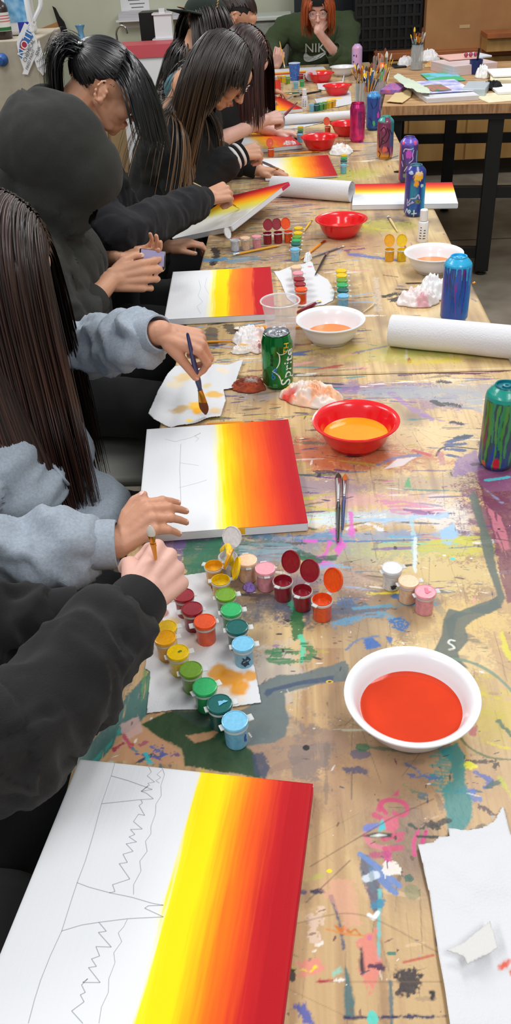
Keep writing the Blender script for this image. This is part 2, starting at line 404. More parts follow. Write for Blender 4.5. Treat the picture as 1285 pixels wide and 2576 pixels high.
def canvas(name_lbl, c, u, w, l, th, stops, ax='x', seed=1., wob=.03, normal=(0, 0, 1), sketch=None, edge_paint=None, group=None, dry=.5):
    """c: centre of the underside; u: unit direction of local x; w along x, l along y"""
    n = nrm(normal); u = nrm(np.asarray(u, float) - n * (np.asarray(u, float) @ n)); v = np.cross(n, u)
    t = thing('stretched_canvas', name_lbl, 'canvas', c, (0, 0, 0), group)
    t.rotation_euler = Matrix([[u[0], v[0], n[0]], [u[1], v[1], n[1]], [u[2], v[2], n[2]]]).to_euler()
    bm = bmesh.new(); g = boxc(w, l, th - .0006, (0, 0, 0)); vs = [bm.verts.new(q) for q in g.V()]
    for f in g.f: bm.faces.new([vs[i] for i in f])
    bmesh.ops.bevel(bm, geom=bm.edges[:], offset=.0022, segments=3, affect='EDGES')
    me = bpy.data.meshes.new('canvas_frame'); bm.to_mesh(me); bm.free()
    link('canvas_frame', me, raw, t)
    # painted face: slightly domed sheet wrapping on to the sides
    nu, nv = 24, 30; U, V = np.meshgrid(*[np.r_[-1, -1 + .001, -1 + .005 / q_ , np.linspace(-1 + .012 / q_, 1 - .012 / q_, k_ - 6), 1 - .005 / q_, 1 - .001, 1] for q_, k_ in ((w, nu), (l, nv))])
    e = .0016
    X = U * (w / 2 - .0003); Y = V * (l / 2 - .0003)
    rim = np.clip(np.maximum(np.abs(X) - (w / 2 - e), np.abs(Y) - (l / 2 - e)), 0, e) / e
    Z = th - .0002 - rim ** 2 * .0012
    link('painted_face', fast_mesh('painted_face', np.stack([X, Y, Z], -1).reshape(-1, 3), grid_faces(nu, nv)), ramp_mat('painted_sunset', stops, ax, seed, wob, dry), t, sharp=0)
    if edge_paint:
        for (x0, x1, y0, y1, rgb) in edge_paint:
            link('edge_paint', box(x0, x1, y0, y1, th * .25, th - .002), mat('edge_%s' % str(rgb[0]), rgb, rough=.6, var=.2), t)
    if sketch:
        g = G()
        for pts, wd in sketch:
            P = np.array(pts, float)
            for i in range(len(P) - 1):
                a, b = P[i], P[i + 1]; d = nrm(b - a); nn = np.array([-d[1], d[0]]) * wd * .36
                g.add([(*(a + nn), th + .0002), (*(a - nn), th + .0002), (*(b - nn), th + .0002), (*(b + nn), th + .0002)], [(0, 1, 2, 3)])
        link('pencil_sketch', g, mat('graphite', (168, 170, 176), rough=.5), t, smooth=False)
    return t
def quad_fit(pts, z):
    P = [at(*p, z) for p in pts]; c = sum(P) / 4; u = nrm((P[1] - P[0]) + (P[2] - P[3])); return P, c, u
def px_local(pts, c, u, z):
    v = np.cross([0, 0, 1], u); o = []
    for p in pts:
        q = at(p[0], p[1], z) - c; o.append((q @ u, q @ v))
    return o
CW, CL, CT = .2775, .352, .018
# C1 nearest
q = at(788, 1971, T + CT); u1 = nrm(at(788, 1971, T + CT) - at(215, 1911, T + CT)); v1 = np.cross([0, 0, 1], u1)
c1 = q - u1 * CW / 2 - v1 * CL / 2; c1[2] = T + .0008
K = 1850 / 1166.; s = 800 / 1285.
def zz(L_): return [(x * s, 1850 + y * s) for x, y in L_]
sk = [(zz([(465, 112), (450, 165), (412, 275), (378, 400), (345, 510), (312, 597), (285, 680), (250, 792), (205, 890), (165, 990), (140, 1070), (115, 1165)]), .0007),
      (zz([(450, 165), (520, 185), (580, 207), (615, 220), (570, 228), (600, 205), (572, 228), (592, 235), (620, 258), (560, 262), (412, 278)]), .0008),
      (zz([(570, 262), (576, 275), (562, 285), (585, 325), (560, 320), (540, 350), (575, 380), (528, 382), (545, 402), (522, 412), (552, 432), (510, 440), (538, 470), (497, 482), (515, 515), (482, 520), (525, 582), (455, 605), (465, 633), (442, 638)]), .0008),
      (zz([(312, 597), (360, 615), (445, 638), (530, 655), (615, 680), (660, 688), (600, 690), (585, 700), (660, 735), (520, 742), (400, 757), (330, 768), (250, 792)]), .0008),
      (zz([(400, 757), (430, 793), (398, 798), (450, 857), (388, 855), (403, 893), (370, 905), (390, 935), (358, 940), (405, 1000), (335, 1000), (355, 985), (330, 1010), (345, 1040), (325, 1050), (340, 1078), (290, 1115), (335, 1165)]), .0008),
      (zz([(655, 130), (665, 160), (650, 205), (652, 245), (630, 280), (628, 320), (610, 370), (610, 400), (588, 430), (595, 470), (565, 510), (570, 550), (540, 605), (540, 645)]), .0006),
      (zz([(515, 745), (500, 775), (478, 800), (492, 835), (460, 880), (465, 920), (440, 985), (438, 1040), (410, 1100), (400, 1165)]), .0005),
      (zz([(600, 125), (612, 150), (595, 165), (625, 190), (598, 195), (605, 205)]), .0006), (zz([(655, 140), (635, 160), (650, 172), (630, 185), (645, 195)]), .0005)]
sk = [(px_local(a, c1, u1, T + CT), w) for a, w in sk]
canvas('largest, nearest canvas with a pencil-drawn jagged treeline and a yellow to red sunset band', c1, u1, CW, CL, CT,
       [(0, W_), (.515, W_), (.535, (255, 232, 40)), (.56, Y_), (.63, Y_), (.69, YO), (.75, OR), (.81, (232, 80, 22)), (.87, (195, 26, 28)), (.92, RD), (1, RD)], seed=3.1, wob=.018, sketch=sk,
       edge_paint=[(CW / 2 - .0008, CW / 2 + .0003, -CL / 2 + .004, CL / 2 - .004, (190, 25, 45))], dry=.8)
# C2
P, c, u = quad_fit([(371, 1082), (724, 1056), (765, 1314), (352, 1343)], T + CT); c[2] = T + .0008
sk = [([(455, 1118), (452, 1180), (455, 1260), (450, 1290)], .0006), ([(452, 1165), (500, 1172)], .0005), ([(450, 1228), (500, 1215), (520, 1208)], .0005), ([(450, 1275), (470, 1290), (468, 1278), (440, 1290), (470, 1284)], .0006),
      ([(415, 1105), (440, 1112), (480, 1102), (505, 1090), (490, 1098), (500, 1104), (492, 1112)], .0006)]
sk = [(px_local(a, c, u, T + CT), w) for a, w in sk]
canvas('sunset canvas with faint pencil lines in front of the person in the gray hoodie', c, u, CW, CL, CT,
       [(0, W_), (.46, W_), (.5, (255, 240, 120)), (.53, Y_), (.60, YO), (.67, (250, 130, 15)), (.78, (238, 84, 20)), (.86, (208, 40, 22)), (.94, (182, 12, 28)), (1, RD)], seed=7.7, wob=.03, sketch=sk,
       edge_paint=[(.02, .036, -CL / 2 - .0003, -CL / 2 + .0006, (250, 180, 20))])
# C3
P, c, u = quad_fit([(430, 684), (677, 668), (690, 793), (424, 803)], T + CT); c[2] = T + .0008
sk = [([(500, 705), (505, 725), (498, 745), (510, 760), (495, 772), (505, 790)], .0006), ([(520, 700), (515, 722), (525, 740)], .0005)]
sk = [(px_local(a, c, u, T + CT), w) for a, w in sk]
canvas('canvas of white, yellow, orange and red bands lying behind the clear cup', c, u, CW, CL, CT,
       [(0, W_), (.38, W_), (.42, (255, 245, 150)), (.46, Y_), (.56, Y_), (.6, (250, 150, 30)), (.72, (245, 105, 40)), (.8, (240, 95, 45)), (.83, (192, 20, 32)), (1, (182, 14, 32))], seed=12.3, wob=.035, sketch=sk)
# C5
P, c, u = quad_fit([(658, 402), (828, 390), (845, 441), (668, 449)], T + .008); c[2] = T + .0008
canvas('thin canvas board fading white to red under the hand with the striped cuff', c, u, CW, CL, .008,
       [(0, (236, 238, 240)), (.22, (238, 238, 235)), (.36, (250, 235, 130)), (.46, (252, 220, 40)), (.6, (250, 170, 20)), (.74, (245, 115, 20)), (.84, (215, 50, 25)), (.92, (190, 20, 30)), (1, (180, 15, 30))], seed=17.3, wob=.05)
# C6 (overhanging the table edge)
P, c, u = quad_fit([(886, 463), (1120, 459), (1161, 511), (899, 516)], T + CT); c[2] = T + .0008
canvas('canvas with a red to yellow far strip, sticking out over the right table edge', c, u, CL, CW, CT,
       [(0, W_), (.46, W_), (.54, (255, 235, 120)), (.62, (255, 195, 20)), (.74, (250, 120, 25)), (.84, (235, 70, 30)), (.93, (210, 35, 45)), (1, (190, 20, 45))], ax='y', seed=21.3, wob=.015)
# C7
ctr = at(640, 349, T + .01); u = nrm(at(745, 325, T + .018) - at(640, 335, T + .018)); p = at(736, 345, T + CT); c = p - u * CW / 2; c[2] = T + .0008
canvas('wet orange canvas partly under the wrist of the person in the black tee', c, u, CW, CL * .95, CT, [(0, W_), (.3, W_), (.42, (245, 190, 60)), (.55, (250, 150, 20)), (.68, (235, 90, 30)), (.8, (215, 60, 45)), (1, (195, 50, 60))], seed=5.3, wob=.08)
# C8
p = at(731, 257, T + CT); u = nrm(at(750, 238, T + CT) - at(660, 247, T + CT)); c = p - u * CW / 2; c[2] = T + .0008
canvas('canvas with slanting yellow, orange and red bands by the far white bottle', c, u, CW, .42, CT, [(0, W_), (.38, W_), (.48, Y_), (.62, YO), (.75, OR), (.85, RO), (.93, RD), (1, RD)], seed=8.3, wob=.03)
# C9
p = at(706, 214, T + CT); c = p - np.array([CW / 2, 0, 0]); c[2] = T + .0008
canvas('canvas showing only its red-orange corner behind the dark hair, near the blue patterned cup', c, (1, .02, 0), CW, .40, CT, [(0, W_), (.5, YO), (.7, (240, 90, 30)), (.9, (215, 50, 30)), (1, (200, 30, 35))], seed=9.3, wob=.03)
# C10
P, c, u = quad_fit([(683, 174), (818, 167), (820, 180), (683, 190)], T + CT); c[2] = T + .0008
canvas('white canvas with a thin orange strip in front of the person in green', c, u, CL, .25, CT, [(0, (190, 40, 25)), (.18, (235, 110, 30)), (.36, (250, 200, 40)), (.5, W_), (1, W_)], ax='y', seed=10.3, wob=.02)
# C4 tilted, held by the navy-sleeved person: near edge on the table rim, far edge lifted
e1 = nrm([1, -.69, .36]); N4 = at(581, 569, T + .04); d4 = ray(727, 456); B4 = CAM + d4 * (((N4 - CAM) @ e1) / (d4 @ e1))
n4 = nrm(np.cross(e1, B4 - N4)); c4 = (N4 + B4) / 2 - e1 * CW / 2 - n4 * CT
CANVAS4 = (N4, n4)
canvas('canvas held tilted over the table rim while a pale brush paints it', c4, e1, CW, CL, CT,
       [(0, (228, 228, 226)), (.36, (226, 226, 215)), (.46, (222, 215, 130)), (.58, (235, 212, 60)), (.72, (252, 160, 20)), (.82, (240, 90, 25)), (.92, (195, 22, 35)), (1, (185, 18, 40))], ax='y', seed=14.3, wob=.03, normal=n4,
       edge_paint=[(CW / 2 - .0004, CW / 2 + .0005, CL * .36, CL / 2 - .003, (200, 40, 80))])
# ================================================================ paper goods
towel_m = mat('paper_towel', (222, 222, 226), rough=.9, bump=.6, bscale=260)
def inpoly(px, py, X, Y):
    r = np.zeros(X.shape, bool); n = len(px); j = n - 1
    for i in range(n):
        with np.errstate(divide='ignore', invalid='ignore'):
            c = ((py[i] > Y) != (py[j] > Y)) & (X < (px[j] - px[i]) * (Y - py[i]) / (py[j] - py[i] + 1e-15) + px[i])
        r ^= c; j = i
    return r
def polydist(P, X, Y, closed=True):
    P = np.asarray(P, float); d = np.full(X.shape, 1e9); n = len(P)
    for i in range(n if closed else n - 1):
        a, b = P[i], P[(i + 1) % n]; e = b - a; L = e @ e + 1e-15
        t = np.clip(((X - a[0]) * e[0] + (Y - a[1]) * e[1]) / L, 0, 1)
        d = np.minimum(d, np.hypot(X - a[0] - t * e[0], Y - a[1] - t * e[1]))
    return d
def sheet(name, label, cat, pts, z=T, wav=.002, res=.003, stains=(), seed=0., lift=None, m=None, rgb=(216, 217, 221), quilt=.0003, thick=.0006, group=None, parent=None, curlr=0):
    """thin paper lying on the table; outline pts in photo pixels, stains (px,py,r,rgb,strength)"""
    Pw = np.array([at(*p, z)[:2] for p in pts]); c = Pw.mean(0); Q = Pw - c
    x = np.arange(Q[:, 0].min() - res, Q[:, 0].max() + res, res); y = np.arange(Q[:, 1].min() - res, Q[:, 1].max() + res, res)
    X, Y = np.meshgrid(x, y); ins = inpoly(Q[:, 0], Q[:, 1], X, Y); d = polydist(Q, X, Y)
    # snap a band of outside points to the outline so the rim stays clean
    keep = ins | (d < res * .75)
    Xs, Ys = X.copy(), Y.copy()
    for i in range(len(Q)):
        a, b = Q[i], Q[(i + 1) % len(Q)]; e = b - a; L = e @ e + 1e-15
        t = np.clip(((X - a[0]) * e[0] + (Y - a[1]) * e[1]) / L, 0, 1); dx, dy = a[0] + t * e[0], a[1] + t * e[1]
        mm = (np.hypot(X - dx, Y - dy) <= d + 1e-9) & keep & ~ins
        Xs[mm], Ys[mm] = dx[mm], dy[mm]
    Z = wav * np.clip(fbm(Xs * 14 + seed, Ys * 14, o=3) * 1.6 - .55, 0, 1) * 2 + quilt * (np.sin(Xs * 900) * np.sin(Ys * 900) + 1) + .0006
    if curlr: Z += curlr * np.clip(1 - d / .02, 0, 1) ** 2 * fbm(Xs * 9, Ys * 9 + seed)
    if lift: Z += lift(Xs + c[0], Ys + c[1])
    col = np.ones(Xs.shape + (3,)) * np.array(srgb(rgb))
    for (sx, sy, sr, srb, st) in sorted(stains, key=lambda q: q[4]):
        w = at(sx, sy, z)[:2] - c
        dd = np.hypot(Xs - w[0], Ys - w[1]) / sr + (fbm(Xs * 60 + seed, Ys * 60, o=3) - .5) * 1.1
        a = np.clip((1.05 - dd) * 2.2, 0, 1)[..., None] * st * (.93 + .07 * np.sin(Xs * 1500)[..., None] * np.sin(Ys * 1500)[..., None])
        col = col * (1 - a) + np.array(srgb(srb)) * a
    idx = -np.ones(X.shape, int); idx[keep] = np.arange(keep.sum())
    V = np.stack([Xs[keep], Ys[keep], Z[keep]], -1)
    a, b, cc, dd2 = idx[:-1, :-1], idx[:-1, 1:], idx[1:, 1:], idx[1:, :-1]
    ok = (a >= 0) & (b >= 0) & (cc >= 0) & (dd2 >= 0)
    F = np.stack([a[ok], b[ok], cc[ok], dd2[ok]], -1)
    me = fast_mesh(name, V, F, col[keep])
    o = link(name, me, m or attr_mat(name + '_surface', rough=.9, bump=.4, bscale=400), None, sharp=0)
    o.location = (c[0], c[1], z); so = o.modifiers.new('thickness', 'SOLIDIFY'); so.thickness = thick; so.offset = 1
    tag(o, label, cat, group); return o
sheet('paper_towel', 'white quilted paper towel under the capped paint pots, blotted with yellow paint', 'paper towel',
      [(430, 1462), (455, 1450), (520, 1441), (535, 1490), (575, 1560), (600, 1600), (640, 1680), (657, 1769), (560, 1785), (440, 1787), (369, 1797), (378, 1692), (365, 1684), (372, 1625), (362, 1600), (405, 1545)],
      stains=[(575, 1710, .019, (222, 145, 0), 1.), (600, 1735, .015, (225, 150, 0), 1.), (545, 1690, .015, (212, 145, 10), .97), (630, 1703, .009, (222, 150, 10), .96), (560, 1730, .02, (235, 190, 120), .35), (500, 1620, .02, (225, 200, 170), .35), (430, 1570, .012, (240, 200, 70), .6), (470, 1700, .012, (235, 220, 150), .3), (600, 1760, .014, (235, 205, 170), .4)],
      wav=.0012, res=.002, seed=3)
def liftBR(X, Y): return .004 * fbm(X * 12 + 3, Y * 5, 1., 3) + .006 * np.clip(np.sin((X - .2) * 30), 0, 1) * np.clip((.62 - Y) * 5, 0, 1)
sheet('paper_towel', 'large torn white paper towel at the right edge, nearest the bottom of the table', 'paper towel',
      [(1050, 2131), (1085, 2125), (1105, 2108), (1130, 2112), (1127, 2088), (1165, 2094), (1205, 2090), (1240, 2072), (1258, 2040), (1264, 2033), (1275, 2070), (1290, 2130), (1400, 2300), (1430, 2620), (1135, 2620), (1118, 2500), (1100, 2400), (1080, 2260)],
      stains=[(1268, 2430, .004, (225, 75, 30), .95), (1278, 2422, .003, (225, 75, 30), .9), (1258, 2437, .003, (225, 75, 30), .9), (1286, 2450, .003, (225, 75, 30), .9)], wav=.005, res=.0025, seed=9, lift=liftBR)
sheet('folded_paper_scrap', 'small folded white scrap lying on the large torn paper towel', 'paper scrap',
      [(1123, 2392), (1165, 2372), (1232, 2318), (1252, 2385), (1235, 2398), (1175, 2427), (1166, 2408)], z=T + .017, wav=.0005, res=.002, seed=2, rgb=(214, 213, 211), quilt=0)
def liftP2(X, Y): return .02 * np.clip((X + .06) * 8, 0, 1) * np.clip((Y - 1.55) * 4, 0, 1) + .004 * np.sin(X * 60) ** 2
sheet('paper_towel', 'paper towel stained ochre and yellow under the blue-handled brush', 'paper towel',
      [(373, 1043), (400, 985), (440, 925), (470, 918), (520, 925), (560, 922), (612, 911), (598, 950), (588, 980), (562, 982), (568, 1010), (555, 1050), (520, 1060), (470, 1073), (430, 1077), (388, 1062)], z=T + .001,
      stains=[(455, 1035, .022, (200, 160, 80), .85), (492, 1025, .024, (250, 195, 0), .97), (500, 1040, .015, (252, 180, 0), 1.), (478, 1063, .008, (250, 215, 20), .9), (540, 1000, .020, (228, 175, 50), .92), (470, 955, .024, (232, 195, 120), .8), (560, 935, .018, (242, 215, 175), .6), (440, 975, .02, (238, 215, 165), .6), (520, 975, .012, (230, 200, 110), .7), (540, 1040, .014, (235, 190, 110), .7), (515, 1000, .012, (245, 200, 60), .7)],
      wav=.003, res=.0025, seed=5, lift=liftP2)
sheet('paper_napkin', 'white wrinkled napkin under the short column of pots, behind the white bowl', 'napkin',
      [(688, 684), (700, 683), (740, 668), (765, 665), (777, 655), (786, 662), (792, 680), (800, 690), (825, 705), (843, 735), (838, 757), (815, 768), (775, 772), (745, 770), (722, 752), (706, 712)], wav=.0006, res=.003, seed=8,
      stains=[(779, 672, .008, (215, 90, 105), .7), (750, 680, .014, (245, 215, 215), .7)])
sheet('paper_sheet', 'white paper standing under the red bowl at the glass jars', 'paper', [(797, 212), (860, 205), (868, 180), (862, 220), (850, 228), (800, 228)], wav=.006, res=.005, seed=18, stains=[(815, 222, .02, (245, 190, 50), .7)])
sheet('paint_palette_paper', 'yellow-smeared paper beside the row of pots behind the far folded towel', 'paper', [(790, 250), (845, 240), (862, 236), (855, 215), (882, 232), (885, 262), (845, 272), (800, 268)], wav=.002, res=.005, seed=28, stains=[(830, 250, .03, (250, 205, 30), .9), (850, 248, .03, (250, 205, 30), .9)])

def crumple(name, label, cat, px, py, rx, ry, h, rgb=(240, 238, 238), stains=(), seed=0, rot=0., z=T, n=3.2):
    P = at(px, py, z); N = 72
    th = np.linspace(0, 2 * np.pi, N, endpoint=False); rr = np.linspace(0, 1, 30)
    Rr, Th = np.meshgrid(rr, th); cx, sx = np.cos(Th), np.sin(Th)
    rad = (.78 + .45 * vnoise(cx * 1.6 + seed, sx * 1.6 + 9)) * Rr
    X, Y = rx * rad * cx, ry * rad * sx
    a = fbm(X / rx * n + seed, Y / ry * n, .5, 3); ridg = 1 - np.abs(2 * a - 1) * 2.2
    Z = h * np.clip((1 - Rr ** 4), 0, 1) * np.clip(.3 + .65 * ridg + .35 * (vnoise(X / rx * 7 + seed, Y / ry * 7) - .5), .03, 2) + .0012
    X = X + .12 * rx * (vnoise(X / rx * 5, Y / ry * 5 + seed, 3.) - .5) * Rr; Y = Y + .12 * ry * (vnoise(X / rx * 5, Y / ry * 5 + seed, 7.) - .5) * Rr
    col = np.ones(X.shape + (3,)) * np.array(srgb(rgb))
    for (sx_, sy_, sr, c_, st) in stains:
        dd = np.hypot(X / rx - sx_, Y / ry - sy_) / sr + (vnoise(X / rx * 5 + seed, Y / ry * 5, 1.) - .5)
        al = np.clip((1 - dd) * 2, 0, 1)[..., None] * st; col = col * (1 - al) + np.array(srgb(c_)) * al
    M = len(rr); i = np.arange(N)[:, None] * M + np.arange(M - 1)[None]; j = (np.arange(N)[:, None] + 1) % N * M + np.arange(M - 1)[None]
    F = np.stack([i, i + 1, j + 1, j], -1).reshape(-1, 4)
    o = link(name, fast_mesh(name, np.stack([X, Y, Z], -1).reshape(-1, 3), F, col.reshape(-1, 3)), attr_mat('tissue_surface', rough=.85, bump=.3, bscale=250), None, sharp=0)
    o.location = tuple(P); o.rotation_euler[2] = rot
    so = o.modifiers.new('thickness', 'SOLIDIFY'); so.thickness = .0008; so.offset = 1
    return tag(o, label, cat)
crumple('crumpled_tissue', 'crumpled napkin stained peach and red behind the red bowl of orange water', 'tissue', 782, 1003, .062, .046, .036, (240, 228, 220),
        [(-.75, -.45, .35, (225, 45, 25), .95), (-.85, .15, .25, (245, 195, 30), .9), (.3, -.3, .5, (240, 150, 80), .75), (.1, .4, .5, (245, 205, 170), .7), (.8, -.2, .4, (240, 165, 100), .7), (-.2, -.8, .4, (245, 190, 150), .7)], 4, R(-12))
crumple('crumpled_tissue', 'white crumpled tissue left of the green soda can', 'tissue', 632, 858, .040, .045, .034, (240, 236, 236), [(.5, -.4, .5, (235, 200, 195), .6), (.3, -.8, .3, (240, 150, 100), .6)], 14, R(30))
crumple('crumpled_tissue', 'small yellow-stained tissue at the front of the heap by the soda can', 'tissue', 607, 884, .026, .018, .016, (238, 230, 222), [(.2, .2, .5, (240, 180, 50), .8)], 24, R(10))
crumple('crumpled_tissue', 'small crumpled tissue blotted red and orange against the side of the soda can', 'tissue', 648, 880, .022, .022, .018, (238, 222, 218), [(.2, .5, .5, (235, 90, 50), .8), (.3, -.6, .4, (150, 40, 45), .8)], 34)
crumple('crumpled_tissue', 'pinkish crumpled tissue in front of the white crumpled paper, left of the dripping blue can', 'tissue', 1048, 762, .050, .042, .036, (240, 230, 230), [(.2, -.7, .5, (215, 110, 130), .6), (-.3, .2, .6, (245, 225, 222), .6)], 44)
crumple('crumpled_tissue', 'white crumpled paper touching the left side of the dripping blue can', 'tissue', 1093, 742, .040, .052, .050, (243, 243, 244), (), 54, R(20), n=2)
crumple('crumpled_tissue', 'tissue blotted pink between the far canvas and the far red bowl', 'tissue', 729, 373, .034, .03, .03, (240, 225, 225), [(0, -.3, .7, (215, 130, 140), .6)], 64)
crumple('crumpled_tissue', 'white crumpled tissue behind the small column of pots near the pink can', 'tissue', 857, 385, .045, .045, .035, (242, 240, 238), [(.2, -.3, .3, (245, 170, 60), .5)], 74)
crumple('crumpled_tissue', 'white tissue tucked against the end of the middle paper towel roll', 'tissue', 697, 492, .022, .03, .025, (240, 240, 240), (), 84)
crumple('crumpled_tissue', 'white tissue wisp standing at the tip of the napkin', 'tissue', 775, 655, .010, .022, .022, (240, 240, 240), (), 94, R(-20))
crumple('snack_wrapper', 'shiny red-brown snack wrapper left of the green soda can', 'wrapper', 623, 972, .038, .034, .014, (150, 62, 35), [(.3, .1, .45, (200, 195, 190), .75), (-.4, .3, .4, (90, 30, 25), .7), (.1, -.6, .5, (190, 80, 40), .8)], 5, R(15))
crumple('paint_glob', 'small dried lump of purple paint between the open pots', 'paint lump', 627, 1481, .008, .010, .008, (150, 120, 200), (), 15)

P_ = [at(555, 1385, T + .028), at(572, 1372, T + .045), at(578, 1400, T + .042), at(584, 1425, T + .02), at(592, 1452, T + .003)]
c_ = P_[4]; o = link('dried_paint_strip', tube(spline([q - c_ for q in P_], 24), .0045, 8, flat=.35, up=(0, -.5, 1)), mat('yellow_dried_paint', (235, 200, 20), rough=.35, var=.15, vscale=150)); o.location = tuple(c_); tag(o, 'strip of dried yellow paint draped over the open white pot', 'dried paint')
# rolled paper towels
def roll(px0, py0, px1, py1, r, label, flat=1., spiral=True):
    a, b = at(px0, py0, T + r), at(px1, py1, T + r); a[2] = b[2] = T + r * flat + .001; L = np.linalg.norm(b - a)
    t = thing('paper_towel_roll', label, 'paper towel', (a + b) / 2, (0, 0, math.atan2(*(b - a)[1::-1])))
    g = G(); n = 60; m = 30; ths = np.linspace(0, 2 * np.pi, n, endpoint=False); xs = np.linspace(-L / 2, L / 2, m)
    v = []
    for i, x in enumerate(xs):
        k = vnoise(x * 12 + ths * 0, np.cos(ths) * 1.5 + px0, np.sin(ths) * 1.5)
        rr_ = r * (1 + .07 * (k - .5)) * (1 if 0 < i < m - 1 else .985)
        v += [(x, q * math.cos(t_), q * math.sin(t_) * flat) for q, t_ in zip(rr_, ths)]
    f = [(i * n + j, (i + 1) * n + j, (i + 1) * n + (j + 1) % n, i * n + (j + 1) % n) for i in range(m - 1) for j in range(n)]
    g.add(v, f); link('towel_layer', g, towel_m, t, sharp=50)
    for s in (-1, 1):   # wound end with inner coils
        P = [(s * L / 2 - s * .001 * k2, r * (.97 - .9 * k2 / 60) * math.cos(k2 * .35), r * (.97 - .9 * k2 / 60) * math.sin(k2 * .35) * flat) for k2 in range(60)]
        gg = G(); vv = []
        for p in P: vv += [p, (p[0] - s * .02, p[1], p[2])]
        gg.add(vv, [(2 * k2, 2 * k2 + 1, 2 * k2 + 3, 2 * k2 + 2) for k2 in range(59)]); link('roll_end', gg, towel_m, t, sharp=0)
    return t
roll(982, 832, 1330, 866, .036, 'rolled white paper towel across the right table edge before the dripping blue can')
roll(686, 468, 884, 483, .034, 'rolled white paper towel lying left of the canvas that sticks out over the table edge')
roll(714, 300, 883, 286, .028, 'folded white paper towel bundle at the far end, behind the front red bowls', flat=.75)
sheet('paper_towel', 'flat white paper towel sticking out in front of the far folded towel bundle', 'paper towel', [(706, 290), (716, 312), (712, 325), (760, 322), (800, 312), (884, 298), (880, 285)], wav=.004, res=.006, seed=40, stains=[(735, 318, .02, (245, 200, 120), .7)])

# ================================================================ brushes, pencils
wood_y = mat('varnished_orange_handle', (235, 150, 30), rough=.3, coat=.5)
metal_f = mat('ferrule_metal', (200, 200, 205), rough=.25, metal=1)
brass_f = mat('brass_ferrule', (205, 150, 60), rough=.25, metal=1)
HM = dict(blue=mat('navy_handle', (28, 52, 110), rough=.3, coat=.5), black=mat('black_handle', (18, 18, 22), rough=.25, coat=.5), orange=wood_y, natural=mat('pale_wood_handle', (225, 200, 150), rough=.45),
          red=mat('dark_red_handle', (130, 20, 45), rough=.3, coat=.5), gray=mat('gray_handle', (120, 118, 118), rough=.4), green=mat('teal_handle', (60, 110, 100), rough=.4), yellow=mat('yellow_handle', (240, 195, 40), rough=.35))
BR = dict(brown=mat('brown_bristles', (120, 60, 30), rough=.7, bump=.5, bscale=600), dark=mat('dark_bristles', (60, 40, 35), rough=.7, bump=.5, bscale=600), orange=mat('orange_bristles', (190, 95, 30), rough=.6, bump=.5, bscale=600),
          red=mat('red_wet_bristles', (160, 40, 30), rough=.5), white=mat('white_bristles', (230, 228, 220), rough=.6), yellow=mat('yellow_wet_bristles', (250, 200, 30), rough=.5))
def brush(A, B, label, handle='black', ferr='metal', bris='brown', r=.0032, flat=.55, L=None, wid=1.4, group=None, cat='paintbrush', fl=.13, bl=.075):
    """A: handle end, B: bristle tip (world)"""
    A, B = np.asarray(A, float), np.asarray(B, float); L = np.linalg.norm(B - A); z = (B - A) / L
    x = nrm(np.cross(z, [0, 0, 1.]) if abs(z[2]) < .95 else [1, 0, 0]); y = np.cross(z, x)
    t = thing('paintbrush', label, cat, (A + B) / 2, Matrix([[x[0], y[0], z[0]], [x[1], y[1], z[1]], [x[2], y[2], z[2]]]).to_euler(), group)
    zs = lambda f: (f - .5) * L
    f0, f1 = 1 - fl - bl, 1 - bl
    P = [(0, 0, zs(f)) for f in (0, .01, .04, .25, .5, f0 - .1, f0)]; rad = [r * .25, r * .5, r * .62, r * .85, r * 1.1, r * 1.15, r * .8]
    link('handle', tube(P, rad, 14), HM[handle], t)
    g = lathe([(r * .82, zs(f0 - .004)), (r * .92, zs(f0)), (r * .92, zs(f0 + .02)), (r * .85, zs(f0 + .022)), (r * .9, zs(f0 + .03)), (r * 1., zs(f1))], 16)
    V = g.V(); k = np.clip((V[:, 2] - zs(f0)) / (zs(f1) - zs(f0)), 0, 1); V[:, 0] *= 1 + (wid - 1) * k; V[:, 1] *= 1 - (1 - flat) * k; g.v = [V]
    link('ferrule', g, brass_f if ferr == 'brass' else metal_f, t)
    n = 12; g = G(); ks = np.linspace(0, 1, 6)
    P = [(0, 0, zs(f1 - .01 + (bl + .01) * q)) for q in ks]
    g = tube(P, r * np.array([.9, 1.05, 1.1, 1., .7, .2]), n); V = g.V(); V[:, 0] *= wid; V[:, 1] *= flat; g.v = [V]
    link('bristles', g, BR[bris], t)
    return t
def fbrush(p0, p1, label, z0=.004, z1=.004, **k): return brush(at(*p0, T + z0), at(*p1, T + z1), label, **k)
fbrush((850, 1364), (851, 1190), 'black-handled brush with silver ferrule, left of the pair lying below the red bowl', handle='black', bris='dark', r=.0034, fl=.36, bl=.09)
fbrush((862, 1333), (868, 1192), 'slimmer navy-handled brush with orange bristles, right of the pair below the red bowl', handle='blue', bris='orange', r=.0028, ferr='metal', fl=.3, bl=.13)
fbrush((757, 652), (818, 604), 'flat brush with yellow-orange handle and red bristles, behind the napkin', handle='orange', bris='red', ferr='brass', r=.0035)
fbrush((783, 648), (866, 618), 'gray weathered brush lying across the black one in mid table', handle='gray', bris='white', r=.0028, wid=1.2)
fbrush((793, 691), (826, 630), 'black-handled brush resting with its end on the napkin in mid table', handle='black', bris='dark', r=.0036, z0=.006)
fbrush((745, 786), (806, 757), 'dark red brush with olive bristles behind the rim of the white bowl', handle='red', bris='yellow', r=.0045, wid=1.5)
fbrush((770, 822), (588, 826), 'orange-handled brush passing behind the clear cup', handle='orange', bris='white', r=.0045, z0=.005)
fbrush((602, 857), (468, 862), 'thin ochre and dark brush pointing at the table rim, left of the tissues', handle='orange', bris='dark', r=.0026)
fbrush((700, 388), (806, 381), 'orange-handled brush lying behind the thin canvas board', handle='orange', bris='orange', ferr='brass', r=.0035)
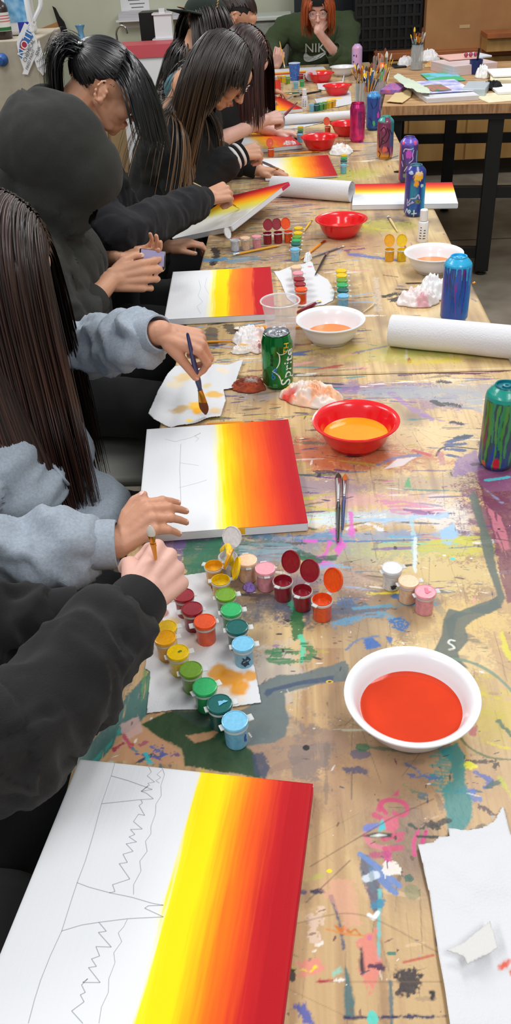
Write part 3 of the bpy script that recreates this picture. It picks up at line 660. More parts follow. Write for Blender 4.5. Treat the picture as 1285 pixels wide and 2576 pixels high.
fbrush((1000, 583), (976, 543), 'paint-caked stub of a brush in front of the overhanging canvas', handle='natural', bris='white', r=.0035)
fbrush((764, 582), (785, 552), 'short yellow-tipped brush left of the lone red bowl', handle='yellow', bris='yellow', r=.003)
fbrush((914, 785), (946, 762), 'tiny pale stick lying right of the white bowl', handle='natural', bris='white', r=.0016, wid=1.)
fbrush((690, 236), (770, 232), 'teal and orange brush lying behind the white bottle at the far end', handle='green', bris='dark', r=.004)
fbrush((695, 240), (735, 235), 'orange pencil-thin brush lying beside the teal one at the far end', handle='orange', bris='yellow', r=.004)
fbrush((520, 1066), (640, 1062), 'slim brush with orange handle lying along the far edge of the penciled canvas', handle='orange', bris='red', r=.003)
fbrush((808, 229), (738, 243), 'dark flat brush with a wide head near the white bottle at the far end', handle='black', bris='dark', r=.006)
fbrush((1188, 712), (1196, 711), 'end of an orange brush poking out past the dripping blue can at the table edge', handle='orange', bris='orange', r=.003)
fbrush((990, 432), (1015, 431), 'dark stub of chalk lying left of the purple painted can', handle='black', bris='dark', r=.004)
def pencil(A, B, label):
    A, B = np.asarray(A), np.asarray(B); L = np.linalg.norm(B - A); z = (B - A) / L; x = nrm(np.cross(z, [0, 0, 1.])); y = np.cross(z, x)
    t = thing('pencil', label, 'pencil', (A + B) / 2, Matrix([[x[0], y[0], z[0]], [x[1], y[1], z[1]], [x[2], y[2], z[2]]]).to_euler())
    h = L / 2
    link('barrel', tube([(0, 0, -h + .018), (0, 0, h - .018)], .0036, 6), mat('pencil_yellow', (225, 165, 50), rough=.4), t, sharp=20)
    link('ferrule', tube([(0, 0, -h + .008), (0, 0, -h + .019)], .0038, 14), metal_f, t)
    link('eraser', tube([(0, 0, -h), (0, 0, -h + .008)], .0034, 12), mat('eraser', (225, 215, 205), rough=.8), t)
    link('tip', tube([(0, 0, h - .018), (0, 0, h)], [.0034, .0006], 6), mat('pencil_wood', (215, 180, 130), rough=.7), t)
pencil(at(586, 641, T + .0045), at(709, 616, T + .0045), 'yellow pencil with white eraser lying before the pots by the tilted canvas')

# ================================================================ cans
def can_profile(h, r=.033, neck=.027):
    return [(.0001, .003), (.020, .003), (.0235, .0), (.0255, .0006), (.027, .004), (r - .0008, .0105), (r, .013), (r, h - .022), (r - .0008, h - .018), (r - .0035, h - .009), (neck + .0012, h - .0035), (neck, h - .003)]
def dome_profile(h, r=.033): return can_profile(h, r)[:8] + [(r - .0012, h - .0175), (r - .001, h - .0165), (.029, h - .012), (.0235, h - .006), (.0195, h - .0022), (.0185, h - .001)]
def valve_top(t, h, m):
    link('valve_cup', lathe([(.0190, h - .0022), (.0196, h), (.0188, h + .0012), (.0172, h + .0006), (.0165, h - .004), (.0075, h - .0048), (.0065, h - .001), (.0030, h - .0006), (.0022, h - .003), (.0001, h - .003)], 48), m, t)
alu = mat('brushed_aluminium', (205, 207, 212), rough=.25, metal=1., bump=.05)
def can_top(t, h, m_lid, m_tab, neck=.027):
    link('lid', lathe([(neck - .001, h - .0035), (neck + .0004, h - .001), (neck, h), (neck - .0012, h), (neck - .002, h - .001), (neck - .0028, h - .006), (neck - .0045, h - .0065), (neck - .0052, h - .0045), (.0001, h - .0042)], 48), m_lid, t)
    g = tube(spline([(.009 * math.cos(a) + .004, .0072 * math.sin(a), h - .0030) for a in np.linspace(0, 2 * np.pi, 16)], 40), .0013, 6, cap=False)
    g.add(*(lambda q: (q.V(), q.f))(boxc(.008, .0068, .0008, (.001, 0, h - .0038))))
    g.add(*(lambda q: (q.V(), q.f))(tube(spline([(-.009 + .0065 * math.cos(a), .0075 * math.sin(a), h - .0043) for a in np.linspace(0, 2 * np.pi, 14)], 30), .0005, 5, cap=False)))
    link('pull_tab', g, m_tab, t)
def painted_can(px, py, label, cols_fn, h=.158, rot=0., lidrgb=(60, 150, 200), zbase=T, gloss=.28, group='painted cans', on=None):
    P = at(px, py, zbase); t = thing('painted_can', label, 'can', P, (0, 0, 0))
    n, mz = 160, 220; r = .033
    pr = np.array(dome_profile(h)); cum = np.r_[0, np.cumsum(np.hypot(*np.diff(pr, axis=0).T))]; s = np.linspace(0, cum[-1], mz)
    rr, z = np.interp(s, cum, pr[:, 0]), np.interp(s, cum, pr[:, 1]); th = np.linspace(0, 2 * np.pi, n, endpoint=False)
    TH, Z = np.meshgrid(th, z); RR = np.repeat(rr[:, None], n, 1)
    V = np.stack([RR * np.cos(TH), RR * np.sin(TH), Z], -1).reshape(-1, 3)
    # u: signed arc distance (m) from the side that faces the viewer, to the right positive
    d = CAM[:2] - P[:2]; a0 = math.atan2(d[1], d[0]); A = (TH - a0 + np.pi) % (2 * np.pi) - np.pi
    col = cols_fn(A, Z / h, TH, Z)
    i = np.arange(mz - 1)[:, None] * n + np.arange(n)[None]; j = np.arange(mz - 1)[:, None] * n + (np.arange(n)[None] + 1) % n
    F = np.stack([i, j, j + n, i + n], -1).reshape(-1, 4)
    link('can_body', fast_mesh('can_body', V, F, np.clip(col, 0, 1).reshape(-1, 3)), attr_mat('painted_can_surface', rough=gloss, bump=.15, bscale=200, coat=.3), t, sharp=0)
    ml = mat('can_lid_%d' % int(px), lidrgb, rough=.35, var=.2, vscale=90)
    valve_top(t, h, ml); return t
def S(c): return np.array(srgb(c))
def mixc(c, rgb, a): a = np.clip(a, 0, 1)[..., None]; return c * (1 - a) + S(rgb) * a
def base(A, rgb): return np.ones(A.shape + (3,)) * S(rgb)
def drips(c, A, Zf, rgb, spots, z0, fade=1.):
    """spots: (A centre, width rad, low end z fraction)"""
    for (a, w, lo) in spots:
        ww = w * (.45 + .55 * np.clip((Zf - lo) / (z0 - lo + 1e-6), 0, 1)) * (1 + .25 * np.sin(Zf * 37 + a * 9)); aw = a + .06 * np.sin(Zf * 9 + a * 5)
        c = mixc(c, rgb, (1 - np.abs(A - aw) / ww) * 4 * (Zf > lo) * (Zf < z0 + .05) * fade)
    return c
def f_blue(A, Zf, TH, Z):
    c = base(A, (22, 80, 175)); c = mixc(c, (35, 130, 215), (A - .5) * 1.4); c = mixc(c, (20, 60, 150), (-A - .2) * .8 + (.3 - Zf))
    n = fbm(A * 6, Zf * 3, 2., 3); c = mixc(c, (85, 45, 150), np.clip((n - .5) * 5, 0, 1) * np.clip((Zf - .45) * 3, 0, 1) * .8)
    c = mixc(c, (120, 40, 140), (1 - np.hypot((A - .55) / .3, (Zf - .8) / .07)) * 3)
    c = drips(c, A, Zf, (35, 60, 85), [(-.75, .05, .45), (-.45, .055, .4), (-.15, .05, .2), (.35, .05, .3), (-.3, .04, .12)], .85, .85)
    c = drips(c, A, Zf, (60, 35, 140), [(.62, .06, .16), (-.9, .05, .1)], .8, .8)
    c = drips(c, A, Zf, (130, 45, 150), [(-.02, .05, .38), (.05, .04, .14), (-1.2, .1, .2)], .62 , .9)
    c = mixc(c, (40, 175, 225), (Zf - .865) * 60); c = drips(c, A, Zf, (45, 170, 220), [(-.8, .05, .78), (-.5, .05, .8), (-.1, .06, .76), (.3, .05, .7), (.8, .12, .68), (1.1, .1, .6), (-1.3, .1, .75)], .87)
    return c
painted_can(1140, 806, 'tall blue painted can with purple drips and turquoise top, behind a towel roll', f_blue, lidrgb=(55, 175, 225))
def f_green(A, Zf, TH, Z):
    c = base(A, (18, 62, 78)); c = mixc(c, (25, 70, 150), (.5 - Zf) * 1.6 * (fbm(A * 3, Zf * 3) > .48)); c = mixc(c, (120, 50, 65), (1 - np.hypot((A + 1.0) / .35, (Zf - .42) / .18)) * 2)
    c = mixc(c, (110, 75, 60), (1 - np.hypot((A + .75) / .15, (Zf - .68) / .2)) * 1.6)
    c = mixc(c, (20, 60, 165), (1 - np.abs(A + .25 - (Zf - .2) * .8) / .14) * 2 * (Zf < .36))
    c = drips(c, A, Zf, (62, 140, 55), [(-.95, .1, .05), (-.62, .14, .06), (-.2, .09, .0), (.15, .11, .05)], .8)
    c = drips(c, A, Zf, (35, 135, 90), [(-.45, .1, .38), (0, .12, .3), (.4, .14, .2), (-1.25, .12, .55), (.75, .12, .1), (1.1, .12, .3)], .86)
    c = mixc(c, (195, 95, 25), (1 - np.hypot((A + .75) / .17, (Zf - .08) / .055)) * 4); c = mixc(c, (200, 25, 45), (1 - np.hypot((A + .02) / .2, (Zf - .12) / .09)) * 4)
    c = mixc(c, (10, 150, 135), (Zf - .85) * 60); return c
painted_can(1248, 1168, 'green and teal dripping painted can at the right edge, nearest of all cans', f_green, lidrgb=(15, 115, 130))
def blob(c, A, Zf, a, z, wa, wz, rgb, k=4, sd=0.): return mixc(c, rgb, (1 - np.hypot((A - a) / wa, (Zf - z) / wz) + .5 * (vnoise(A * 8 + sd, Zf * 20) - .5)) * k)
def curve(c, A, Zf, pts, w, rgb):
    P = np.array(pts, float); P[:, 1] *= 4.8; sh = A.shape; d = polydist(spline(P, 24), A, Zf * 4.8, False)
    return mixc(c, rgb, (1 - d / w) * 4)
def f_swirl(A, Zf, TH, Z):
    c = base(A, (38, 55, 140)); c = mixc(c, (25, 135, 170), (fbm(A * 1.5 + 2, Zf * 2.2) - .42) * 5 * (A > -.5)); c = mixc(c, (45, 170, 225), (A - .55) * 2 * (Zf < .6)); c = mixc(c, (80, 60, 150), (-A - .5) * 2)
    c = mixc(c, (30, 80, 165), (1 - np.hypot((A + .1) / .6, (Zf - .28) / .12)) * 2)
    c = blob(c, A, Zf, .3, .8, .5, .09, (250, 190, 60)); c = blob(c, A, Zf, .12, .68, .28, .08, (240, 165, 45)); c = blob(c, A, Zf, .35, .87, .4, .05, (240, 205, 150))
    c = blob(c, A, Zf, -.5, .88, .3, .03, (180, 205, 235)); c = blob(c, A, Zf, .7, .63, .22, .04, (190, 225, 240)); c = blob(c, A, Zf, .35, .32, .4, .05, (120, 125, 60), 2)
    for q in ([(-.6, .3), (-.35, .38), (.1, .4), (.35, .46), (.5, .38)], [(-.75, .36), (-.7, .24), (-.2, .33)], [(-.5, .28), (-.1, .31)]): c = curve(c, A, Zf, q, .07, (185, 180, 215))
    for q in ([(-.95, .08), (-.75, .17), (-.6, .1), (-.5, .15), (-.35, .13), (-.5, .08)], [(0, .02), (.02, .15)], [(-.2, .08), (.25, .09)]): c = curve(c, A, Zf, q, .06, (205, 230, 240))
    for k in range(26):
        a, z = rng.uniform(-1.2, 1.2), rng.uniform(.03, .6); c = blob(c, A, Zf, a, z, .05, .009, (25, 40, 90))
    return c
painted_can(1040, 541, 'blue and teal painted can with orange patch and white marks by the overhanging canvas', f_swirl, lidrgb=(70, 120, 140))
def f_purp(A, Zf, TH, Z):
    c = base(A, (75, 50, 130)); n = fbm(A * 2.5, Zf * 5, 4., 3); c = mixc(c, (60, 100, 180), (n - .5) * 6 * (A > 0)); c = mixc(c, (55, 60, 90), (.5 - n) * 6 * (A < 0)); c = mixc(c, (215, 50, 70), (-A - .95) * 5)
    c = blob(c, A, Zf, .05, .67, .42, .11, (185, 75, 195)); c = mixc(c, (110, 90, 200), (Zf - .82) * 15); c = blob(c, A, Zf, .8, .9, .3, .05, (225, 90, 160)); c = blob(c, A, Zf, -.75, .9, .2, .04, (235, 100, 110))
    c = blob(c, A, Zf, 1.1, .6, .12, .15, (130, 190, 160)); c = blob(c, A, Zf, -.3, .2, .3, .05, (120, 140, 100))
    for q in ([(-.6, .72), (-.4, .78), (.2, .77), (.5, .79)], [(.55, .75), (.45, .65), (.5, .55), (.1, .48)], [(-.7, .65), (-.6, .55)], [(-.8, .5), (-.6, .4)], [(-.4, .3), (-.1, .4)]): c = curve(c, A, Zf, q, .05, (195, 205, 235))
    return c
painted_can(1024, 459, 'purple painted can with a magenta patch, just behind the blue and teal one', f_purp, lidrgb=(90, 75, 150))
def f_multi(A, Zf, TH, Z):
    c = base(A, (120, 50, 85)); n = fbm(A * 2, Zf * 4, 9., 3); c = mixc(c, (215, 120, 50), (.42 - Zf) * 3 + (-A - .7)); c = mixc(c, (235, 165, 40), (.2 - Zf) * 6); c = mixc(c, (30, 130, 140), (A - .55) * 3 * (Zf > .4)); c = mixc(c, (60, 90, 150), (A - .4) * 2 * (Zf < .65) * (Zf > .3))
    c = mixc(c, (60, 175, 165), (Zf - .87) * 14 * (n > .4)); c = blob(c, A, Zf, -.25, .75, .35, .08, (165, 75, 130)); c = blob(c, A, Zf, 0, .25, .4, .08, (215, 95, 90)); c = blob(c, A, Zf, .8, .2, .2, .12, (175, 90, 160))
    for q in ([(-.6, .7), (-.2, .78), (.1, .66), (-.2, .55), (-.45, .5), (-.1, .45)], [(-.8, .62), (-.75, .3), (-.4, .45)], [(.2, .75), (.5, .6), (.2, .45), (-.3, .38)], [(.5, .72), (.9, .6)], [(.3, .3), (.6, .18), (.6, .05)], [(-.9, .2), (-.6, .15), (-.75, .05)]): c = curve(c, A, Zf, q, .08, (50, 22, 45))
    return c
painted_can(967, 398, 'multicolored painted can with black scribbles and an orange base, right of the pink metallic can', f_multi, lidrgb=(70, 160, 150))
def f_flow(A, Zf, TH, Z):
    c = base(A, (35, 85, 160)); n = fbm(A * 2, Zf * 4, 19., 3); c = mixc(c, (85, 60, 150), (n - .45) * 5 * (Zf > .3)); c = mixc(c, (60, 150, 215), (Zf - .85) * 12); c = blob(c, A, Zf, .75, .42, .3, .09, (225, 75, 190)); c = blob(c, A, Zf, .1, .2, .2, .09, (60, 190, 95)); c = blob(c, A, Zf, 1., .7, .15, .2, (150, 110, 200))
    for q in ([(-.7, .35), (-.3, .3), (-.1, .15)], [(.5, .9), (.4, .7), (0, .6)], [(-.6, .2), (-.9, .1)], [(-.4, .75), (-.1, .6)], [(.3, .1), (.7, .15)]): c = curve(c, A, Zf, q, .05, (25, 30, 80))
    return c
painted_can(938, 326, 'blue painted can with a pink flower and green leaf behind the pink can', f_flow, lidrgb=(120, 175, 225))
def f_org(A, Zf, TH, Z):
    c = base(A, (70, 175, 110)); c = mixc(c, (150, 65, 130), (.55 - Zf) * 8); c = mixc(c, (95, 80, 90), (.3 - Zf) * 6); c = mixc(c, (245, 120, 60), (Zf - .85) * 20)
    return drips(c, A, Zf, (185, 205, 170), [(-.5, .05, .3), (.1, .06, .4), (.6, .05, .5)], .8)
painted_can(957, 240, 'green and purple painted can with an orange top, behind the jars of brushes', f_org, lidrgb=(240, 120, 70))
def f_lil(A, Zf, TH, Z):
    c = base(A, (196, 170, 222)); c = mixc(c, (225, 165, 200), (fbm(A * 2, Zf * 4, 3., 2) - .5) * 4); c = blob(c, A, Zf, -.6, .62, .2, .04, (90, 35, 50)); c = blob(c, A, Zf, -.1, .6, .12, .07, (90, 40, 60)); c = blob(c, A, Zf, -.7, .4, .15, .04, (90, 35, 50)); return c
painted_can(897, 182, 'lilac painted can with dark marks near the person in green, the farthest can', f_lil, lidrgb=(190, 170, 220))
# pink metallic can
P = at(898, 356); t = thing('energy_drink_can', 'pink metallic can with dark claw marks, standing before the glass jars of brushes', 'can', P)
pinkm = mat('pink_anodised', (215, 60, 135), rough=.28, metal=.75, var=.2, vscale=40)
link('can_body', lathe(can_profile(.158), 64), pinkm, t); can_top(t, .158, mat('pink_lid', (190, 40, 90), rough=.3, metal=.7), mat('pink_lid', (190, 40, 90)))
a0 = math.atan2(*(CAM[:2] - P[:2])[::-1]); g = G()
for k, (da, z1) in enumerate([(.15, .055), (.32, .03), (.5, .05)]):
    v = []
    for q in np.linspace(0, 1, 9):
        zz_ = .125 - q * (.125 - z1); w = .055 * (1 - .75 * q) + .01 * math.sin(q * 20)
        v += [(.0333 * math.cos(a0 + da - w), .0333 * math.sin(a0 + da - w), zz_), (.0333 * math.cos(a0 + da + w), .0333 * math.sin(a0 + da + w), zz_ + .003)]
    g.add(v, [(2 * i, 2 * i + 1, 2 * i + 3, 2 * i + 2) for i in range(8)])
link('claw_mark_emblem', g, mat('claw_ink', (70, 45, 90), rough=.4), t)
# clear topped can far behind
P = at(950, 211); t = thing('painted_can', 'grayish can with a faceted top, behind the can with the orange top', 'can', P)
link('can_body', lathe(dome_profile(.158), 40), mat('gray_green_paint', (110, 130, 120), rough=.3, rgb2=(190, 130, 120), vscale=40), t); valve_top(t, .158, alu)
# green soda can
P = at(700, 968); t = thing('soda_can', 'green metallic soda can with white lettering, standing in front of the clear plastic cup', 'can', P)
gm = mat('green_metallic_print', (0, 120, 48), rough=.2, metal=.65, coat=.6)
h = .122; pr = can_profile(h); link('can_body', lathe(pr[1:], 72), gm, t); can_top(t, h, alu, alu)
a0 = math.atan2(*(CAM[:2] - P[:2])[::-1])
def wrap(g, a, z, r=.0333, turn=0.):
    V = g.V(); c, s = math.cos(turn), math.sin(turn); x, y = V[:, 0] * c - V[:, 1] * s, V[:, 0] * s + V[:, 1] * c
    th = a0 + a + x / r; rr_ = r + V[:, 2]
    g.v = [np.stack([rr_ * np.cos(th), rr_ * np.sin(th), z + y], -1)]; return g
def arc_band(pts, w): # (a*r, z) polyline -> ribbon
    P_ = spline(np.array([(p[0], p[1], 0) for p in pts]), 24); g = G(); v = []
    for i in range(len(P_)):
        d = nrm(P_[min(i + 1, 23)] - P_[max(i - 1, 0)]); nn = np.array([-d[1], d[0], 0]); ww = w * (.25 + .75 * math.sin(math.pi * i / 23))
        v += [P_[i] + nn * ww, P_[i] - nn * ww]
    return g.add(v, [(2 * i, 2 * i + 1, 2 * i + 3, 2 * i + 2) for i in range(23)])
whm = mat('white_ink', (238, 240, 238), rough=.4); yel_i = mat('yellow_ink', (235, 190, 60), rough=.4); blu_i = mat('blue_ink', (40, 120, 190), rough=.4); blk_i = mat('black_ink', (15, 30, 20), rough=.5)
link('white_lettering', wrap(text_geo('Sprite', .034), .72, .052, turn=R(80)), whm, t, smooth=False)
link('outline_swash', merge(wrap(arc_band([(-.001, .091), (.004, .083), (.004, .068), (-.002, .055), (-.012, .047)], .0012), 0, 0), wrap(arc_band([(-.012, .047), (-.003, .042), (.004, .032), (.007, .018)], .0014), 0, 0), wrap(arc_band([(.0, .088), (.008, .084), (.02, .087), (.026, .094)], .0008), 0, 0)), whm, t, smooth=False)
link('yellow_lettering', wrap(text_geo('TH', .018), .62, .096, turn=R(84)), yel_i, t, smooth=False)
link('black_lettering', wrap(text_geo('BUENA', .0085), -.35, .072, turn=R(88)), blk_i, t, smooth=False)
link('blue_scribble', merge(*[wrap(arc_band([(x * .001, z * .001) for x, z in q], .0014), -.25, 0) for q in ([(-4, 56), (0, 48), (-4, 40), (2, 34), (-3, 28), (-5, 34), (0, 38)], [(2, 55), (6, 50), (1, 46), (7, 42), (9, 36)], [(-2, 50), (6, 54)])]), blu_i, t, smooth=False)
link('fine_print', merge(*[wrap(boxc(.010, .0007, .0002, (0, 0, 0)).xf(np.eye(4)), -.2, .010 + .0022 * k, turn=0) for k in range(4)]), mat('pale_print', (90, 170, 110), rough=.5), t, smooth=False)
link('nutrition_panel', wrap(G().add([(-.006, -.03, 0), (.006, -.03, 0), (.006, .03, 0), (-.006, .03, 0)] , [(0, 1, 2, 3)]), -1.3, .05), mat('panel_print', (70, 150, 100), rough=.5), t, smooth=False)

# ================================================================ clear cup, patterned cups, small bottles, jars of brushes
cupm = mat('clear_cup_plastic', (236, 230, 235), rough=.12, alpha=.42, coat=.4)
P = at(708, 874); t = thing('plastic_cup', 'clear disposable plastic cup with a crumpled napkin inside, behind the green soda can', 'cup', P)
link('cup_wall', lathe([(.029, .0), (.031, .002), (.033, .03), (.0375, .085), (.0415, .108), (.0425, .112)], 56), cupm, t)
link('rim', lathe([(.0425, .112), (.0458, .1125), (.0462, .1145), (.0445, .116), (.0425, .1145)], 56), mat('clear_cup_rim', (235, 232, 235), rough=.2, alpha=.7), t)
P2 = P.copy(); P2[2] = T + .004
o = crumple('crumpled_tissue', 'white crumpled napkin stuffed inside the clear plastic cup', 'tissue', 708, 874, .026, .026, .05, (240, 236, 238), (), 66); o.location = tuple(P2)
def pattern_cup(px, py, label):
    P = at(px, py); t = thing('patterned_cup', label, 'cup', P); m = mat('blue_speckled_cup', (25, 75, 175), rough=.4, rgb2=(95, 145, 225), vscale=260)
    link('cup_wall', lathe([(.0001, .002), (.026, 0), (.0265, .002), (.0355, .094)], 40), m, t)
    link('rim', lathe([(.0355, .0935), (.037, .095), (.036, .097), (.034, .0955), (.0345, .09), (.03, .05), (.0001, .045)], 40), mat('cup_paper_rim', (205, 220, 240), rough=.5), t)
pattern_cup(741, 202, 'blue speckled paper cup beside the yellow pots, in front of the person in green')
pattern_cup(924, 226, 'blue speckled paper cup standing behind the glass jars of brushes')
def wbottle(px, py, label, h=.095):
    P = at(px, py); t = thing('glue_bottle', label, 'bottle', P); r = h * .17
    link('bottle_body', lathe([(.0001, 0), (r * .95, 0), (r, .002), (r, h * .55), (r * .9, h * .62), (r * .5, h * .66)], 36), white_pl, t)
    link('cap', lathe([(r * .72, h * .66), (r * .72, h * .98), (r * .6, h), (.0001, h)], 30), white_pl, t)
    a = math.atan2(*(CAM[:2] - P[:2])[::-1]); g = G()
    for k in range(5):
        for q in range(2 if k < 4 else 1):
            th0, th1 = a - .7 + .05 * k + q * .7, a - .25 + q * .75; z = h * (.12 + k * .085); v = [((r + .0003) * math.cos(b), (r + .0003) * math.sin(b), z + dz_) for b in np.linspace(th0, th1, 5) for dz_ in (0, h * .028)]
            g.add(v, [(2 * i, 2 * i + 2, 2 * i + 3, 2 * i + 1) for i in range(4)])
    link('label_print', g, mat('gray_print', (70, 70, 72), rough=.6), t, smooth=False)
wbottle(1062, 607, 'small white bottle with dark print near the tall blue and teal can')
wbottle(766, 273, 'small white plastic bottle behind the far folded paper towel')
P = at(782, 205); o = link('round_lid', lathe([(.0001, 0), (.034, 0), (.036, .002), (.036, .006), (.034, .0065), (.0001, .0055)], 40), mat('pale_lid', (205, 200, 205), rough=.4), None); o.location = (P[0], P[1], T + .036); o.rotation_euler = (R(75), 0, R(10)); tag(o, 'pale round lid standing on edge between the blue cup and the farthest red bowl', 'lid')
glass = mat('jar_glass', (215, 222, 222), rough=.05, alpha=.28, coat=.6)
def brush_jar(px, py, label, short, jr, jh, nb, seed, spread=.35, zb=T, hl=(.19, .26), cols=('black', 'orange', 'natural', 'red', 'yellow', 'blue')):
    P = at(px, py, zb); t = thing('glass_jar', label, 'jar', P)
    link('jar_wall', lathe([(.0001, .001), (jr * .9, 0), (jr, .004), (jr, jh * .85), (jr * .9, jh * .92), (jr * .92, jh), (jr * .88, jh), (jr * .86, jh * .92), (jr * .95, jh * .84), (jr * .95, .006), (.0001, .005)], 40), glass, t)
    link('cloudy_residue', lathe([(.0001, .0055), (jr * .92, .0055), (jr * .92, jh * .3), (.0001, jh * .3)], 30), mat('cloudy_water', (150, 145, 140), rough=.3, alpha=.45), t)
    rr = np.random.default_rng(seed)
    rec, obs = [], []
    for k in range(nb):
        a = rr.uniform(0, 6.28); q = jr * .75 * math.sqrt(rr.uniform(.05, 1)); L = rr.uniform(*hl); b = a + rr.uniform(-.6, .6)
        A = P + np.array([-q * .8 * math.cos(a), -q * .8 * math.sin(a), .008]); ln = rr.uniform(.1, spread)
        # lean so the shaft crosses the mouth inside the rim
        M_ = P + np.array([jr * .78 * math.cos(b), jr * .78 * math.sin(b), jh]); D = nrm(M_ - A); B = A + D * L
        c = cols[k % len(cols)]; rec.append((c, ((B - CAM) @ RT) / ((B - CAM) @ FW)))
        obs.append(brush(A, B, '', handle=c, bris=('brown', 'dark', 'orange', 'white', 'yellow')[k % 5], r=.0034 if k % 3 else .0045, ferr='metal' if k % 2 else 'brass', group='brushes standing in the ' + short, wid=1.5, fl=.16, bl=.11))
    nmx = dict(black='black', orange='orange', natural='pale wood', red='dark red', yellow='yellow', blue='navy', gray='gray', green='teal')
    for c in set(r_[0] for r_ in rec):
        ids = sorted([i for i, r_ in enumerate(rec) if r_[0] == c], key=lambda i: rec[i][1]); n_ = len(ids)
        for j_, i in enumerate(ids):
            w_ = '' if n_ == 1 else ('left', 'right')[j_] + ' of two ' if n_ == 2 else ('leftmost of the ' if j_ == 0 else 'rightmost of the ' if j_ == n_ - 1 else ('second', 'third')[j_ - 1] + ' from left of the ')
            obs[i]['label'] = f"{w_}{nmx[c]}-handled brush{'es' if w_ else ''} in the {short}"
brush_jar(903, 292, 'tall clear jar of brushes right behind the pink can', 'jar right behind the pink can', .024, .15, 9, 1, hl=(.2, .25), cols=('black', 'gray', 'natural', 'yellow', 'black'))
brush_jar(922, 284, 'crowded clear jar of brushes behind the flower can', 'crowded jar behind the flower can', .036, .10, 16, 2, hl=(.17, .24))
brush_jar(955, 268, 'clear jar of brushes beside the can with the orange top', 'jar beside the orange-topped can', .03, .12, 10, 3, hl=(.2, .28), cols=('red', 'gray', 'orange', 'natural', 'blue', 'gray'))
o = sheet('yellowed_paper', 'yellowed round-edged paper near the cans by the right workbench', 'paper', [(962, 170), (1000, 172), (1003, 195), (985, 215), (965, 225)], z=T + .05, wav=.004, res=.006, seed=3, rgb=(232, 205, 160))
